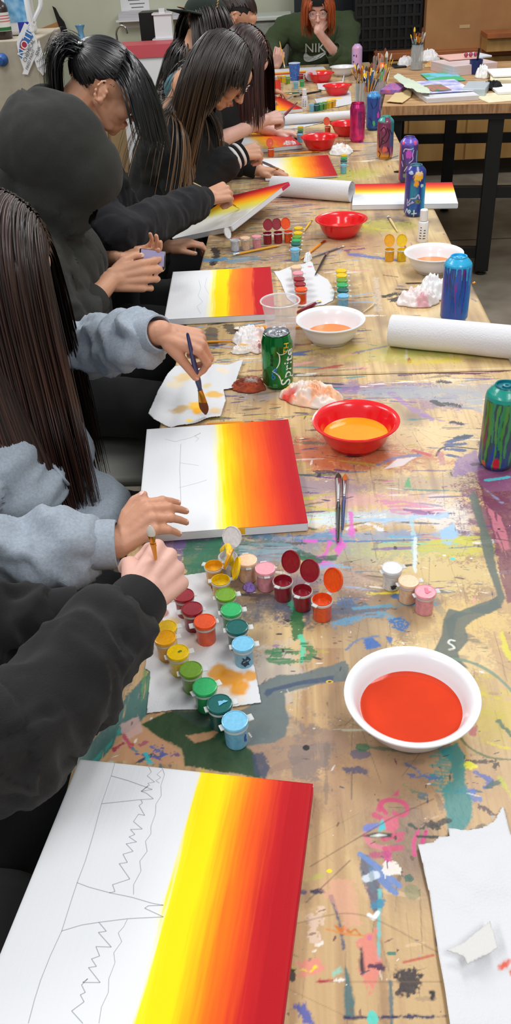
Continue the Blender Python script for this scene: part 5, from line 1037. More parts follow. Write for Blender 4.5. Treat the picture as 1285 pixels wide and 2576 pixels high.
p.poly([(820, 2200), (890, 2210), (910, 2330), (870, 2340), (835, 2260), (810, 2240)], (225, 160, 140), .5, .012, dry=.2, d='y'); p.poly([(900, 2360), (945, 2340), (950, 2480), (930, 2500), (905, 2440)], (225, 120, 115), .75, .008, dry=.1, d='y'); p.poly([(745, 2420), (800, 2400), (830, 2440), (780, 2470), (740, 2465)], (228, 135, 125), .75, .008, dry=.1); p.poly([(770, 2300), (815, 2290), (815, 2380), (770, 2390)], (225, 200, 185), .6, .01)
p.line([(810, 2370), (800, 2385), (778, 2400)], .012, (235, 230, 225), .8, .005, dry=.3); p.line([(812, 2380), (800, 2395), (780, 2412)], .007, (120, 100, 90), .75, .005); p.line([(735, 2437), (745, 2443), (760, 2440), (778, 2445), (793, 2433)], .006, (230, 215, 20), .95, .003); p.line([(728, 2437), (745, 2442)], .007, (25, 45, 30), .95, .003); p.blob(735, 2455, .004, .006, BLK, .9)
p.poly([(905, 2385), (912, 2380), (918, 2440), (912, 2452), (903, 2430)], (45, 35, 50), .95, .002); p.line([(930, 2427), (962, 2435)], .007, (75, 40, 70), .95, .003); p.blob(1030, 2468, .009, .010, (48, 42, 48), .95, 0, 1.5, .5); p.line([(1000, 2497), (1010, 2490)], .005, (60, 50, 55), .9, .003); p.line([(1083, 2497), (1090, 2497), (1087, 2510)], .004, (30, 28, 32), 1, .0008, sm=False)
p.line([(1015, 2421), (1090, 2403)], .002, (185, 80, 60), .9, .0006, sm=False); p.blob(985, 2398, .004, .002, (40, 120, 110), .9); p.line([(795, 2475), (805, 2462)], .006, (200, 70, 80), .8, .003); p.line([(805, 2470), (835, 2466)], .0045, (175, 35, 55), .95, .002); p.line([(840, 2467), (865, 2465)], .007, (240, 232, 225), .9, .003); p.poly([(832, 2445), (855, 2430), (860, 2445), (838, 2460)], (130, 205, 190), .8, .003)
p.poly([(868, 2430), (880, 2460), (893, 2520), (890, 2560), (868, 2560), (865, 2500)], (65, 105, 110), .9, .002); p.line([(982, 2470), (985, 2576)], .003, (80, 105, 115), .85, .001, sm=False); p.line([(868, 2560), (1120, 2556)], .0028, (40, 42, 80), .95, .0018, sm=False, dry=.25); p.blob(937, 2562, .005, .007, (90, 200, 185), .95, 0, .2)
p.poly([(737, 2530), (770, 2520), (780, 2545), (790, 2576), (765, 2570), (745, 2550)], (75, 88, 165), .9, .005); p.line([(940, 2240), (930, 2180)], .004, (90, 120, 130), .5)
p.line([(715, 2330), (900, 2300), (1110, 2400)], .001, (110, 80, 60), .6, .0002); p.line([(780, 2180), (980, 2060), (1090, 2010)], .0012, (100, 70, 55), .75, .0003, sm=False); p.line([(770, 2270), (880, 2165)], .0012, (80, 60, 60), .7, .0003, sm=False)
p.line([(795, 2470), (1110, 2470)], .001, (110, 85, 60), .5, .0002, sm=False); p.line([(840, 1838), (920, 1835)], .0045, (205, 215, 195), .6, .002, dry=.3)
for (a, b) in [(770, 1884), (1105, 1930), (1000, 2390)]: p.blob(a, b, .0012, .0012, BLK, .8)
p.flecks(900, XL, XR1, .35, 1.6, [(60, 52, 50), (80, 62, 50), (70, 75, 95), (110, 60, 70), (235, 230, 225), (120, 95, 70)], 6, r=(.0004, .0022), el=(1, 6), pw=1.5)
p.build('t1', 'nearest worktable, its worn wooden top covered in layered paint splashes, spills and graffiti')

PAL2 = PAL + [(90, 80, 120), (120, 95, 75)]
p = Painter(XL, XR, 1.705, 3.66, .0022, .0028, .0008)
for (q, rx, ry, rgb, a) in [((900, 620), .12, .1, (205, 150, 115), .6), ((1080, 640), .15, .1, (222, 192, 130), .7), ((760, 620), .25, .2, (165, 140, 110), .5), ((560, 840), .15, .1, (170, 140, 90), .6), ((620, 620), .12, .15, (150, 125, 95), .6), ((1100, 880), .2, .05, (215, 205, 90), .7), ((1000, 885), .2, .04, (170, 175, 100), .7), ((870, 880), .12, .06, (200, 165, 100), .6), ((950, 570), .1, .06, (210, 205, 70), .5), ((860, 440), .12, .08, (185, 190, 60), .7), ((780, 520), .2, .15, (205, 165, 130), .5), ((760, 500), .15, .06, (210, 130, 120), .4)]: p.blob(q[0], q[1], rx, ry, rgb, a, 0, 1.4, .8)
p.flecks(500, XL, -.02, 1.7, 3.3, PAL2 + [(50, 48, 52), (70, 60, 50), (60, 80, 110)], 15, r=(.002, .011), el=(4, 12), ang=.0, pw=1.8); p.flecks(620, XL, .18, 1.7, 3.66, PAL2, 11, r=(.002, .014), el=(3, 10), ang=.1, pw=1.8); p.flecks(160, .1, XR, 1.7, 3.66, PAL2, 12, r=(.0015, .007), el=(1, 6)); p.scratch(220, XL, XR, 1.7, 3.66, 14)
p.line([(885, 640), (960, 650), (1010, 655)], .022, (85, 110, 180), .85, .006, dry=.2); p.line([(895, 560), (940, 575), (1000, 580)], .02, (215, 205, 50), .5, .01, dry=.3); p.line([(870, 630), (915, 625)], .012, (120, 60, 110), .8, .008)
p.line([(970, 745), (1000, 738), (1010, 748), (990, 755)], .02, (38, 32, 30), .95, .012); p.line([(1025, 713), (1065, 712)], .012, (40, 28, 22), .95, .003); p.line([(997, 728), (1025, 729)], .009, (45, 32, 25), .9, .004); p.line([(965, 692), (1000, 697)], .006, (60, 45, 35), .8, .003)
p.line([(1125, 842 + 25), (1285, 880)], .014, (120, 70, 60), .4, .006); p.line([(1000, 860), (1140, 868), (1180, 872)], .02, (130, 150, 90), .7, .008, dry=.2); p.line([(535, 665), (545, 640), (538, 625)], .022, (40, 38, 45), .9, .008); p.line([(515, 655), (560, 652)], .03, (70, 140, 185), .8, .012); p.line([(590, 655), (640, 650)], .04, (90, 150, 175), .6, .02, dry=.3)
p.line([(500, 720), (495, 900)], .0, (0, 0, 0), 0); p.line([(530, 830), (533, 870)], .03, (50, 48, 50), .7, .006); p.line([(575, 820), (585, 835)], .03, (45, 42, 45), .8, .008); p.line([(480, 835), (520, 860)], .02, (85, 95, 70), .7, .01)
p.line([(1150, 905), (1040, 912)], .02, (225, 200, 60), .6, .008, dry=.3); p.line([(1020, 800), (1022, 900)], .006, (215, 215, 210), .6, .003, dry=.3)
p.line([(945, 700), (950, 780)], .018, (220, 215, 210), .35, .008, dry=.3, d='n'); p.line([(600, 555), (720, 545)], .02, (70, 90, 130), .4, .01, dry=.3)
p.build('t2', 'second worktable in the row, wooden top streaked with brush-wiped paint, carrying the overhanging canvas')
p = Painter(XL, .462, 3.665, 5.10, .004, .006, .001)
p.flecks(420, XL, .46, 3.66, 5.1, PAL2, 21, r=(.003, .018), el=(2, 8), ang=.1, pw=1.6); p.scratch(120, XL, .46, 3.66, 5.1, 24); p.blob(970, 385, .1, .2, (170, 160, 150), .6, 0, .8); p.line([(850, 425), (930, 415), (1000, 392)], .012, (80, 80, 80), .8, .003)
p.build('t3', 'third worktable in the row, paint-streaked top carrying the pink metallic can and two red bowls')
p = Painter(XL, .525, 5.105, 6.52, .006, .008, .001)
p.flecks(260, XL, .53, 5.1, 6.5, PAL2, 31, r=(.004, .02), el=(1, 6), pw=1.6)
p.build('t4', 'farthest worktable, at which the person in the green sweatshirt sits')
# ================================================================ people
def ellp(c, r, M=None, nu=20, nv=12):
    th = np.linspace(0, 2 * np.pi, nu, endpoint=False); ph = np.linspace(-np.pi / 2, np.pi / 2, nv)
    v = np.array([[math.cos(p) * math.cos(t), math.cos(p) * math.sin(t), math.sin(p)] for p in ph for t in th]) * np.array(r)
    if M is not None: v = v @ np.asarray(M).T
    f = [(i * nu + j, i * nu + (j + 1) % nu, (i + 1) * nu + (j + 1) % nu, (i + 1) * nu + j) for i in range(nv - 1) for j in range(nu)] + [tuple(reversed(range(nu))), tuple(range((nv - 1) * nu, nv * nu))]
    return G().add(v + np.asarray(c, float), f)
def caps(a, b, ra, rb, n=16, flat=1., up=None):
    """tapered capsule"""
    a, b = np.asarray(a, float), np.asarray(b, float); d = nrm(b - a); L = np.linalg.norm(b - a)
    k = np.linspace(0, np.pi / 2, 5)
    P = [a - d * ra * math.cos(q) for q in k] + [b + d * rb * math.sin(q) for q in k]; rr = [max(ra * math.sin(q), ra * .05) for q in k] + [max(rb * math.cos(q), rb * .05) for q in k]
    return tube(P, rr, n, flat=flat, up=up) if L > 1e-5 else ellp(a, (ra,) * 3)
def remesh(prims, vox, smooth, nm='tmp'):
    g = merge(*prims); me = bpy.data.meshes.new(nm); me.from_pydata([tuple(map(float, v)) for v in g.V()], [], g.f)
    o = bpy.data.objects.new(nm, me); COL.objects.link(o)
    m = o.modifiers.new('r', 'REMESH'); m.mode = 'VOXEL'; m.voxel_size = vox
    if smooth: s = o.modifiers.new('s', 'SMOOTH'); s.factor = .5; s.iterations = smooth
    dg = bpy.context.evaluated_depsgraph_get(); out = bpy.data.meshes.new_from_object(o.evaluated_get(dg))
    bpy.data.objects.remove(o); bpy.data.meshes.remove(me); return out
def mesh_np(me):
    n = len(me.vertices); V = np.empty(n * 3); me.vertices.foreach_get('co', V); N = np.empty(n * 3); me.vertices.foreach_get('normal', N); return V.reshape(-1, 3), N.reshape(-1, 3)
def setco(me, V): me.vertices.foreach_set('co', V.ravel()); me.update()
def cutmesh(me, mask):
    bm = bmesh.new(); bm.from_mesh(me); bm.verts.ensure_lookup_table()
    bmesh.ops.delete(bm, geom=[bm.verts[i] for i in np.nonzero(mask)[0]], context='VERTS'); bm.to_mesh(me); bm.free(); me.update()
def folds(me, segs, amp, seed=0., freq=22):
    V, N = mesh_np(me); best = np.full(len(V), 1e9); S_ = np.zeros(len(V)); U_ = np.zeros(len(V)); A_ = np.zeros(len(V)); acc = 0
    for (a, b, k) in segs:
        a, b = np.asarray(a, float), np.asarray(b, float); e = b - a; L = np.linalg.norm(e); t = np.clip((V - a) @ e / L ** 2, -.2, 1.2); q = V - a - t[:, None] * e; d = np.linalg.norm(q, axis=1)
        u = nrm(np.cross(e, [.3, .2, 1.])); w = nrm(np.cross(e, u)); m = d < best; best = np.minimum(best, d)
        ang = np.arctan2(q @ w, q @ u); S_ = np.where(m, acc + t * L, S_); U_ = np.where(m, ang, U_); A_ = np.where(m, k, A_); acc += L + .3
    sk = S_ + .018 * np.sin(U_ * 1. + seed) + .01 * np.sin(U_ * 2 + S_ * 20)
    n1 = vnoise(sk * freq, np.cos(U_) * .9 + seed, np.sin(U_) * .9); n2 = vnoise(sk * freq * 2.1, np.cos(U_) * 1.6 + seed + 5, np.sin(U_) * 1.6); n3 = fbm(V[:, 0] * 9 + seed, V[:, 1] * 9, V[:, 2] * 9, 3)
    d = (1 - np.abs(2 * n1 - 1) * 2) * .6 + (1 - np.abs(2 * n2 - 1) * 2) * .3 + (n3 - .5) * 1.6
    setco(me, V + N * (amp * A_ * d)[:, None])
def fabric(name, rgb, bs=900, rough=.9, sheen=.06, var=.08): return mat(name, rgb, rough=rough, sheen=sheen, bump=.5, bscale=bs, var=var, vscale=220)
SK = dict(a=mat('skin_tan', (205, 150, 122), rough=.5, sss=.12, var=.06, vscale=25, bump=.15, bscale=350), b=mat('skin_fair', (228, 180, 165), rough=.5, sss=.12, var=.05, vscale=25, bump=.15, bscale=350), c=mat('skin_warm', (212, 158, 128), rough=.5, sss=.12, var=.05, vscale=25, bump=.15, bscale=350))
def frame3(f, u): f = nrm(f); r = nrm(np.cross(f, u)); return r, f, np.cross(r, f)
def hand(Wp, fwd, up, side, pose='pinch', s=1.):
    """prims of a hand; side=+1 thumb towards +right of (fwd x up), -1 the other; returns prims, pinch point, nails"""
    r, f, u = frame3(fwd, up); r = r * side; W = np.asarray(Wp, float); P = []; nails = []
    # r points to the thumb side
    def L(a, b, c): return W + s * (r * a + f * b + u * c)
    K = [L(.030, .086, .003), L(.010, .090, .006), L(-.010, .086, .004), L(-.029, .078, -.001)]
    for k, q in zip(K, (.016, .006, -.006, -.015)):
        P.append(caps(L(q, .005, 0), k, .0145 * s, .0112 * s, 12))
    P.append(caps(L(.012, .03, -.004), L(.010, .07, -.004), .017 * s, .014 * s, 12)); P.append(caps(L(-.014, .02, -.006), L(-.016, .06, -.006), .016 * s, .012 * s, 12)); P.append(caps(L(.0, -.01, 0), L(0, .02, 0), .0225 * s, .024 * s, 14, flat=.8, up=u))
    len_ = [(.037, .022, .019), (.041, .026, .020), (.038, .024, .020), (.029, .018, .016)]
    C_ = dict(pinch=[(48, 52, 18), (55, 62, 30), (62, 70, 35), (66, 72, 40)], flat=[(8, 10, 6), (6, 8, 6), (7, 10, 6), (10, 12, 8)], grip=[(35, 45, 25), (38, 50, 28), (42, 52, 30), (48, 55, 30)], fist=[(60, 75, 40), (66, 85, 45), (70, 88, 45), (70, 85, 45)], drape=[(50, 16, 8), (54, 16, 8), (57, 16, 8), (60, 18, 10)], reach=[(16, 20, 12), (22, 24, 14), (26, 26, 16), (30, 30, 18)], rest=[(18, 28, 15), (22, 32, 18), (28, 35, 20), (32, 38, 22)])[pose]
    fan = dict(pinch=(.03, 0, -.03, -.08), flat=(.14, .03, -.07, -.2), grip=(.1, .02, -.06, -.15), fist=(.02, 0, -.02, -.04), drape=(.04, .0, -.03, -.06), reach=(.10, .02, -.06, -.14), rest=(.08, .02, -.05, -.12))[pose]
    tips = []
    for i in range(4):
        d = nrm(f + r * fan[i]); a = K[i]; ang = 0.
        for j in range(3):
            ang += R(C_[i][j]); dd = nrm(d * math.cos(ang) - u * math.sin(ang)); b = a + dd * len_[i][j] * s
            rr = [.0098, .0088, .0080, .0068][j:j + 2]; k_ = (1., 1., .97, .86)[i]; P.append(caps(a, b, rr[0] * k_ * s, rr[1] * k_ * s, 12)); P.append(ellp(a, (.0099 * k_ * s * (1.08 if j else 1.1),) * 3, nu=10, nv=7)) if j < 2 else None; a = b
        tips.append(a); nu_ = nrm(np.cross(np.cross(dd, u), dd)) if abs(ang) < 1.4 else nrm(-d * math.sin(ang) * -1 + u * math.cos(ang)); nn = nrm(u * math.cos(ang) + d * math.sin(ang))
        nails.append((a - dd * .003 * s + nn * .0052 * k_ * s, dd, nn, .0048 * k_ * s))
    ix = tips[0]
    T0 = L(.020, .022, -.008)
    if pose in ('pinch', 'fist'): T1 = L(.036, .052, -.024); T2 = .45 * T1 + .55 * ix + s * (r * .006 - u * .002); T3 = ix + s * (r * .006 - f * .004 - u * .006)
    elif pose == 'flat': T1 = L(.046, .050, .004); T2 = L(.058, .078, .008); T3 = L(.062, .100, .010)
    elif pose in ('reach', 'drape'): T1 = L(.042, .046, .0); T2 = L(.052, .070, .002); T3 = L(.050, .092, .0)
    elif pose == 'grip': T1 = L(.044, .048, -.014); T2 = L(.050, .076, -.024); T3 = L(.046, .098, -.034)
    else: T1 = L(.042, .046, -.010); T2 = L(.050, .072, -.018); T3 = L(.048, .094, -.026)
    P += [caps(T0, T1, .0175 * s, .0125 * s, 12), caps(T1, T2, .0115 * s, .0100 * s, 12), caps(T2, T3, .0100 * s, .0082 * s, 12)]
    dd = nrm(T3 - T2); nn = nrm(u - dd * (u @ dd) + r * .3); nn = nrm(nn - dd * (nn @ dd)); nails.append((T3 - dd * .002 * s + nn * .0066 * s, dd, nn, .0060 * s))
    return P, (ix + T3) / 2, nails
def head_prims(c, f, u, s=1.):
    r, f, u = frame3(f, u); M = np.stack([r, f, u], 1); c = np.asarray(c, float)
    def L(a, b, d): return c + s * (r * a + f * b + u * d)
    E = lambda p, q, **k: ellp(L(*p), np.array(q) * s, M, **k)
    P = [E((0, -.012, .022), (.074, .094, .082)), E((0, .030, -.030), (.058, .058, .078)), E((0, .052, -.078), (.034, .034, .026)), E((0, .066, -.094), (.017, .015, .013)), E((0, .060, .028), (.052, .034, .034)),
         caps(L(-.034, .081, .012), L(.034, .081, .012), .0085 * s, .0085 * s), caps(L(0, .088, .004), L(0, .108, -.034), .0062 * s, .0098 * s), E((-.011, .098, -.038), (.0075, .008, .0065)), E((.011, .098, -.038), (.0075, .008, .0065)),
         caps(L(-.019, .084, -.062), L(.019, .084, -.062), .0052 * s, .0052 * s), caps(L(-.010, .090, -.060), L(.010, .090, -.060), .0058 * s, .0058 * s), caps(L(-.013, .086, -.069), L(.013, .086, -.069), .0066 * s, .0066 * s)]
    for q in (-1, 1):
        P += [E((q * .036, .062, -.030), (.024, .024, .024)), E((q * .031, .078, -.001), (.0155, .012, .0105)), caps(L(q * .050, -.004, -.040), L(q * .030, .050, -.082), .016 * s, .014 * s)]
        for k in range(10): # ear rim
            a = R(100 + k * 30); P.append(E((q * (.079 + .006 * abs(math.sin(a / 2))), -.012 + .014 * math.cos(a), -.010 + .026 * math.sin(a)), (.005, .0052, .0052), nu=8, nv=6))
        P += [E((q * .075, -.008, -.012), (.006, .012, .020)), E((q * .078, -.002, -.034), (.005, .008, .010))]
    P.append(caps(L(0, -.038, -.035), L(0, -.055, -.12), .050 * s, .054 * s)); return P, L, M
def nails_part(nl, par, base_):
    for (c, d, n, w) in nl: r = nrm(np.cross(d, n)); link('fingernail', ellp((0, 0, 0), (w, w * 1.25, w * .22), nu=12, nv=7).xf(basis(r, d, n, c - base_)), mat('nail', (232, 190, 180), rough=.3, coat=.3), par)
def mk(name, me, m, par, base_, sharp=0):
    V, _ = mesh_np(me); setco(me, V - base_); return link(name, me, m, par, sharp=sharp)
HAIR = {}
def hair_mat(name, rough=.38):
    if name in HAIR: return HAIR[name]
    m = attr_mat(name, rough=rough, spec=.55); m.node_tree.nodes['Principled BSDF'].inputs['Anisotropic'].default_value = .6; HAIR[name] = m; return m
def strands(roots, dirs, length, nseg, col, wid, coll, g=.25, wave=.0, rnd=0, kill=None, taper=.3, gdir=(0, 0, -1)):
    """march hair down; coll: [('e',c,M,r) | ('c',a,b,ra,rb)] pushed out"""
    q = np.random.default_rng(rnd); n = len(roots); P = np.array(roots, float); D = np.array(dirs, float); off0 = q.uniform(.0, 1., n) ** 1.5 * .011 + .0015; P = P + 0
    Ln = length * (1.03 - .2 * q.random(n) ** 2); ds = (Ln / nseg)[:, None]; out = [P.copy()]; gd = nrm(gdir); ph = q.uniform(0, 6.28, n)
    nor = []
    for k in range(nseg):
        off = off0 * min(1., .15 + k / 7)
        D = D + gd * g * min(1., .35 + k / 8) + q.normal(size=(n, 3)) * .012 + (wave * np.sin(ph + k * .5))[:, None] * np.array([[.6, .8, 0]])
        D /= np.linalg.norm(D, axis=1)[:, None]; Q = P + D * ds
        nn = np.zeros((n, 3)) + 1e-6
        for c in coll:
            if c[0] == 'e':
                _, cc, M, r = c; X = (Q - cc) @ M; rr = np.array(r)[None] + off[:, None]; d = np.linalg.norm(X / rr, axis=1); i = d < 1
                if i.any(): X[i] /= d[i][:, None]; Q[i] = X[i] @ M.T + cc
                gN = (X / rr ** 2) @ M.T; gN /= np.linalg.norm(gN, axis=1)[:, None] + 1e-9; nn += gN * np.exp(-np.clip(d - 1, 0, 9) * 6)[:, None]
            else:
                _, a, b, ra, rb = c; a, b = np.asarray(a, float), np.asarray(b, float); e = b - a; t = np.clip((Q - a) @ e / (e @ e), 0, 1); cc = a + t[:, None] * e; w = Q - cc; d = np.linalg.norm(w, axis=1); r = ra + (rb - ra) * t + off * 1.1; i = d < r
                if i.any(): Q[i] = cc[i] + w[i] / (d[i][:, None] + 1e-9) * r[i][:, None]
                nn += w / (d[:, None] + 1e-9) * np.exp(-np.clip(d - r, 0, 9) * 14)[:, None]
        D = Q - P; D /= np.linalg.norm(D, axis=1)[:, None] + 1e-9; P = Q; out.append(P.copy()); nor.append(nn / (np.linalg.norm(nn, axis=1)[:, None] + 1e-9))
    nor = [nor[0]] + nor; O = np.stack(out, 1); Nn = np.stack(nor, 1)
    if kill is not None:
        K_ = kill(O); fi = np.where(K_.any(1), K_.argmax(1), nseg + 1); fi = np.maximum(fi - q.integers(0, 3, n), 1); ix_ = np.minimum(np.arange(nseg + 1)[None], fi[:, None]); O = np.take_along_axis(O, ix_[..., None].repeat(3, 2), 1); O = O + np.arange(nseg + 1)[None, :, None] * 1e-6; Nn = np.take_along_axis(Nn, ix_[..., None].repeat(3, 2), 1)
    Dn = np.gradient(O, axis=1); Sd = np.cross(Dn, Nn); Sd /= np.linalg.norm(Sd, axis=2)[:, :, None] + 1e-9
    tt = np.linspace(0, 1, nseg + 1); w_ = wid * (1 - (1 - taper) * tt ** 3)[None, :, None] * q.uniform(.5, 1.2, n)[:, None, None] / 2
    A, B, C_ = O + Sd * w_, O - Sd * w_, O + Nn * w_ * .45
    V = np.stack([A, C_, B], 2).reshape(-1, 3); m = nseg + 1; i = (np.arange(n)[:, None] * m + np.arange(nseg)[None]) * 3
    F = np.concatenate([np.stack([i, i + 1, i + 4, i + 3], -1).reshape(-1, 4), np.stack([i + 1, i + 2, i + 5, i + 4], -1).reshape(-1, 4)])
    c0 = np.array([col(x) for x in q.uniform(0, 1, n)]) # (n,2,3): root and tip colours
    cc = c0[:, None, 0] + (c0[:, None, 1] - c0[:, None, 0]) * np.clip((tt - .25) * 1.3, 0, 1)[None, :, None]
    return V, F, np.repeat(cc.reshape(-1, 3), 3, 0)
def killer(c, M, y=.06, z=.03, x0=-.2, x1=.2, zb=-.13):
    return lambda O: (lambda X: (X[..., 1] > y) & (X[..., 2] < z) & (X[..., 2] > zb) & (X[..., 0] > x0) & (X[..., 0] < x1))((O - c) @ M)
def sweep(ro, c, M, tie, col, wid, rnd=0, ns=14, rr=(.081, .101, .089)):
    '''strands combed over the skull to a tie point (local coords)'''
    q = np.random.default_rng(rnd); o = np.array([0, -.012, .022]); R_ = np.array(rr); a = ((ro - c) @ M - o) / R_; a /= np.linalg.norm(a, axis=1)[:, None]; b = (np.asarray(tie) - o) / R_; b = b / np.linalg.norm(b)
    w = np.arccos(np.clip(a @ b, -1, 1)); t = np.linspace(0, .97, ns); n = len(ro); off = q.uniform(-.01, .05, n)
    P = (np.sin((1 - t)[None] * w[:, None]) / np.sin(w)[:, None])[..., None] * a[:, None] + (np.sin(t[None] * w[:, None]) / np.sin(w)[:, None])[..., None] * b; N_ = P @ M.T
    P = P * (1 + off[:, None] * np.sin(np.pi * t)[None])[..., None] * R_ + o; O = P @ M.T + c; Dn = np.gradient(O, axis=1); Sd = np.cross(Dn, N_); Sd /= np.linalg.norm(Sd, axis=2)[:, :, None] + 1e-9
    w_ = wid * q.uniform(.5, 1.2, n)[:, None, None] / 2; V = np.stack([O + Sd * w_, O + N_ * w_ * .4, O - Sd * w_], 2).reshape(-1, 3); i = (np.arange(n)[:, None] * ns + np.arange(ns - 1)[None]) * 3
    F = np.concatenate([np.stack([i, i + 1, i + 4, i + 3], -1).reshape(-1, 4), np.stack([i + 1, i + 2, i + 5, i + 4], -1).reshape(-1, 4)]); cc = np.array([col(x)[0] for x in q.uniform(0, 1, n)])
    return V, F, np.repeat(np.repeat(cc, ns, 0), 3, 0)
def surf(o, b_, px, py, off=.002):
    d = nrm(ray(px, py)); h_, loc_, n_, _ = o.ray_cast(Vector(CAM - b_), Vector(d)); return (np.array(loc_) + b_ + np.array(n_) * off) if h_ else V_(px, py, 1.3)
def endp(px, py, B, L, near=True):
    d = nrm(ray(px, py)); w = CAM - np.asarray(B); b = d @ w; c_ = w @ w - L * L; D = max(b * b - c_, 0) ** .5; return CAM + d * (-b - D if near else -b + D)
def roots_on(L, M, c, n, s, seed, line=.42, side=-.25, rr=(.079, .099, .087), part=0., y0=-.012, z0=.022, back=-.75, ymax=.9):
    q = np.random.default_rng(seed); out, dr = [], []
    while len(out) < n:
        v = nrm(q.normal(size=3))
        if v[2] < (line if v[1] > .35 else side - .35 * (v[1] < -.3) + (v[1] + .3) * .75 * (v[1] > -.3)) or v[2] < back or v[1] > ymax: continue
        p = np.array([v[0] * rr[0], y0 + v[1] * rr[1], z0 + v[2] * rr[2]]) * s; out.append(c + M @ p)
        sx = 1 if v[0] > part else -1; t = np.array([sx * (1.1 if v[2] > .3 else .35), (-.15 + v[1] * .2), -.35]); t -= v * (t @ v); dr.append(M @ nrm(t))
    return np.array(out), np.array(dr)
def hair_obj(sets, m, par, base_, name='hair'):
    V, F, Cc, k = [], [], [], 0
    for (v, f, c) in sets: V.append(v - base_); F.append(f + k); Cc.append(c); k += len(v)
    return link(name, fast_mesh(name, np.concatenate(V), np.concatenate(F), np.concatenate(Cc)), m, par, sharp=0)
def hc(a, b, a2=None, b2=None):
    a, b = S(a), S(b); a2 = S(a2) if a2 else a; b2 = S(b2) if b2 else b
    return lambda x: (a + (b - a) * x, a2 + (b2 - a2) * x ** 1.5)
def person(label, seat, HC, HF, arms, cloth, pants, skin='a', hv=.0035, cv=.009, fold=.010, hs=1., sw=.17, chest=.15, pel=.16, facing=(1, 0, 0), hood='down', short=False, headup=(0, 0, 1), neckb=None, waistz=.60, hoodc=None, lap=.40, bulge=0., thigh=.088):
    """seat (x,y); arms: list of dict(S,E,W,f,u,side,pose,up_r,low_r,cuff)"""
    base_ = np.array([seat[0], seat[1], 0.]); t = thing('person', label, 'person', base_)
    hp, L, M = head_prims(HC, HF, headup, hs); nb = np.asarray(neckb if neckb is not None else L(0, -.06, -.13)); pv = np.array([seat[0], seat[1], waistz]); fa = nrm(facing); rt = np.cross(fa, [0, 0, 1.])
    body = list(hp) + [caps(L(0, -.05, -.1), nb, .045, .05), caps(nb, pv, .05, .07)]; nls = []; grips = []
    for a in arms:
        if 'at' in a: o_, g_, _ = hand((0, 0, 0), a['f'], a['u'], a['side'], a.get('pose', 'pinch'), a.get('s', .87)); a['W'] = np.asarray(a['at']) - g_
        P, gp, nl = hand(a['W'], a['f'], a['u'], a['side'], a.get('pose', 'pinch'), a.get('s', .87)); body += P; nls += nl; grips.append(gp)
        body += [caps(a['E'], a['W'], .036, .0235, 14), caps(a['S'], a['E'], .042, .036, 12), caps(nb, a['S'], .04, .04, 10)]
    mk('body', remesh(body, hv, 2, 'body'), SK[skin], t, base_); nails_part(nls, t, base_)
    ch = nb + np.array([0, 0, -.13]) - fa * .01; C_ = []
    for s_ in (-1, 1):
        for kk in (0., .5, 1.):
            m_ = ch * (1 - kk) + (pv + np.array([0, 0, -.02])) * kk; C_.append(ellp(m_ + rt * s_ * .055 + fa * bulge * kk, (chest * .95, chest * .95, .13)))
    C_ += [caps(ch, pv, chest, pel), ellp(nb + np.array([0, 0, -.03]), (.085, .085, .05))]
    segs = [(nb, pv, .9)]
    for a in arms:
        r1, r2 = a.get('r1', .062), a.get('r2', .052); C_ += [caps(a['S'], nb + np.array([0, 0, -.05]), r1, .075)]
        if short: C_ += [caps(a['S'], a['S'] * .35 + a['E'] * .65, r1, r1 * 1.02)]; segs.append((a['S'], a['E'], .8))
        else:
            e = nrm(a['W'] - a['E']); we = a['W'] - e * a.get('cl', .012); C_ += [caps(a['S'], a['E'], r1, r1 * .97), caps(a['E'], we - e * .072, r1 * .95, r2)]; segs += [(a['S'], a['E'], 1.), (a['E'], a['W'], 1.)]
            C_ += [caps(we - e * .072, we - e * .052, r2, a.get('rc', .034) * 1.02)]
            cm = a.get('cuffm', cloth); cu = G(); rr = a.get('rc', .034); n_ = 20
            prof = [(rr * .99, -.055), (rr * 1.06, -.045), (rr * 1.04, -.01), (rr * 1.0, .0), (rr * .9, .0005), (rr * .88, -.03)]
            if 'stripes' in a:
                for k2, mm in enumerate(a['stripes']): q = lathe([(rr * 1.03, -.055 + .0115 * k2), (rr * 1.08, -.053 + .0115 * k2), (rr * 1.08, -.046 + .0115 * k2), (rr * 1.03, -.0440 + .0115 * k2), (rr * .85, -.0440 + .0115 * k2), (rr * .85, -.055 + .0115 * k2)], 28).xf(basis(nrm(np.cross(e, [0, .3, 1])), np.cross(e, nrm(np.cross(e, [0, .3, 1]))), e, we + e * .01 - base_)); link('cuff_stripe', q, mm, t)
            else: q = lathe(prof, 32).xf(basis(nrm(np.cross(e, [0, .3, 1])), np.cross(e, nrm(np.cross(e, [0, .3, 1]))), e, we + e * .004 - base_)); link('cuff', q, cm, t)
    if hood == 'down': C_ += [caps(L(-.06, -.105, -.12), L(.06, -.105, -.12), .042, .042), caps(L(.06, -.105, -.12), L(.085, -.02, -.14), .04, .03), caps(L(-.06, -.105, -.12), L(-.085, -.02, -.14), .04, .03), caps(L(0, -.12, -.13), L(0, -.14, -.2), .05, .05)]
    if hood == 'up':
        E = lambda p, q: ellp(L(*p), q, M); C_ += [E((0, -.028, .022), (.112, .130, .118)), E((0, .02, -.06), (.098, .10, .10)), E((0, .05, .03), (.092, .085, .088)), E((0, .062, -.065), (.082, .080, .090)), E((0, -.05, -.13), (.115, .10, .08)), caps(L(0, .06, -.11), L(0, .04, -.20), .07, .10)]
    cm_ = remesh(C_, cv, 5, 'cloth'); folds(cm_, segs, fold, seed=seat[1] * 3)
    if hood == 'up':
        V, _ = mesh_np(cm_); X = (V - HC) @ M; cutmesh(cm_, (X[:, 1] > .06) & (np.hypot(X[:, 0] / .035, (X[:, 2] + .01) / .05) < 1))
    mk('hoodie' if hood else 'shirt', cm_, cloth, t, base_)
    PP = []; hp0 = np.array([seat[0], seat[1], .562])
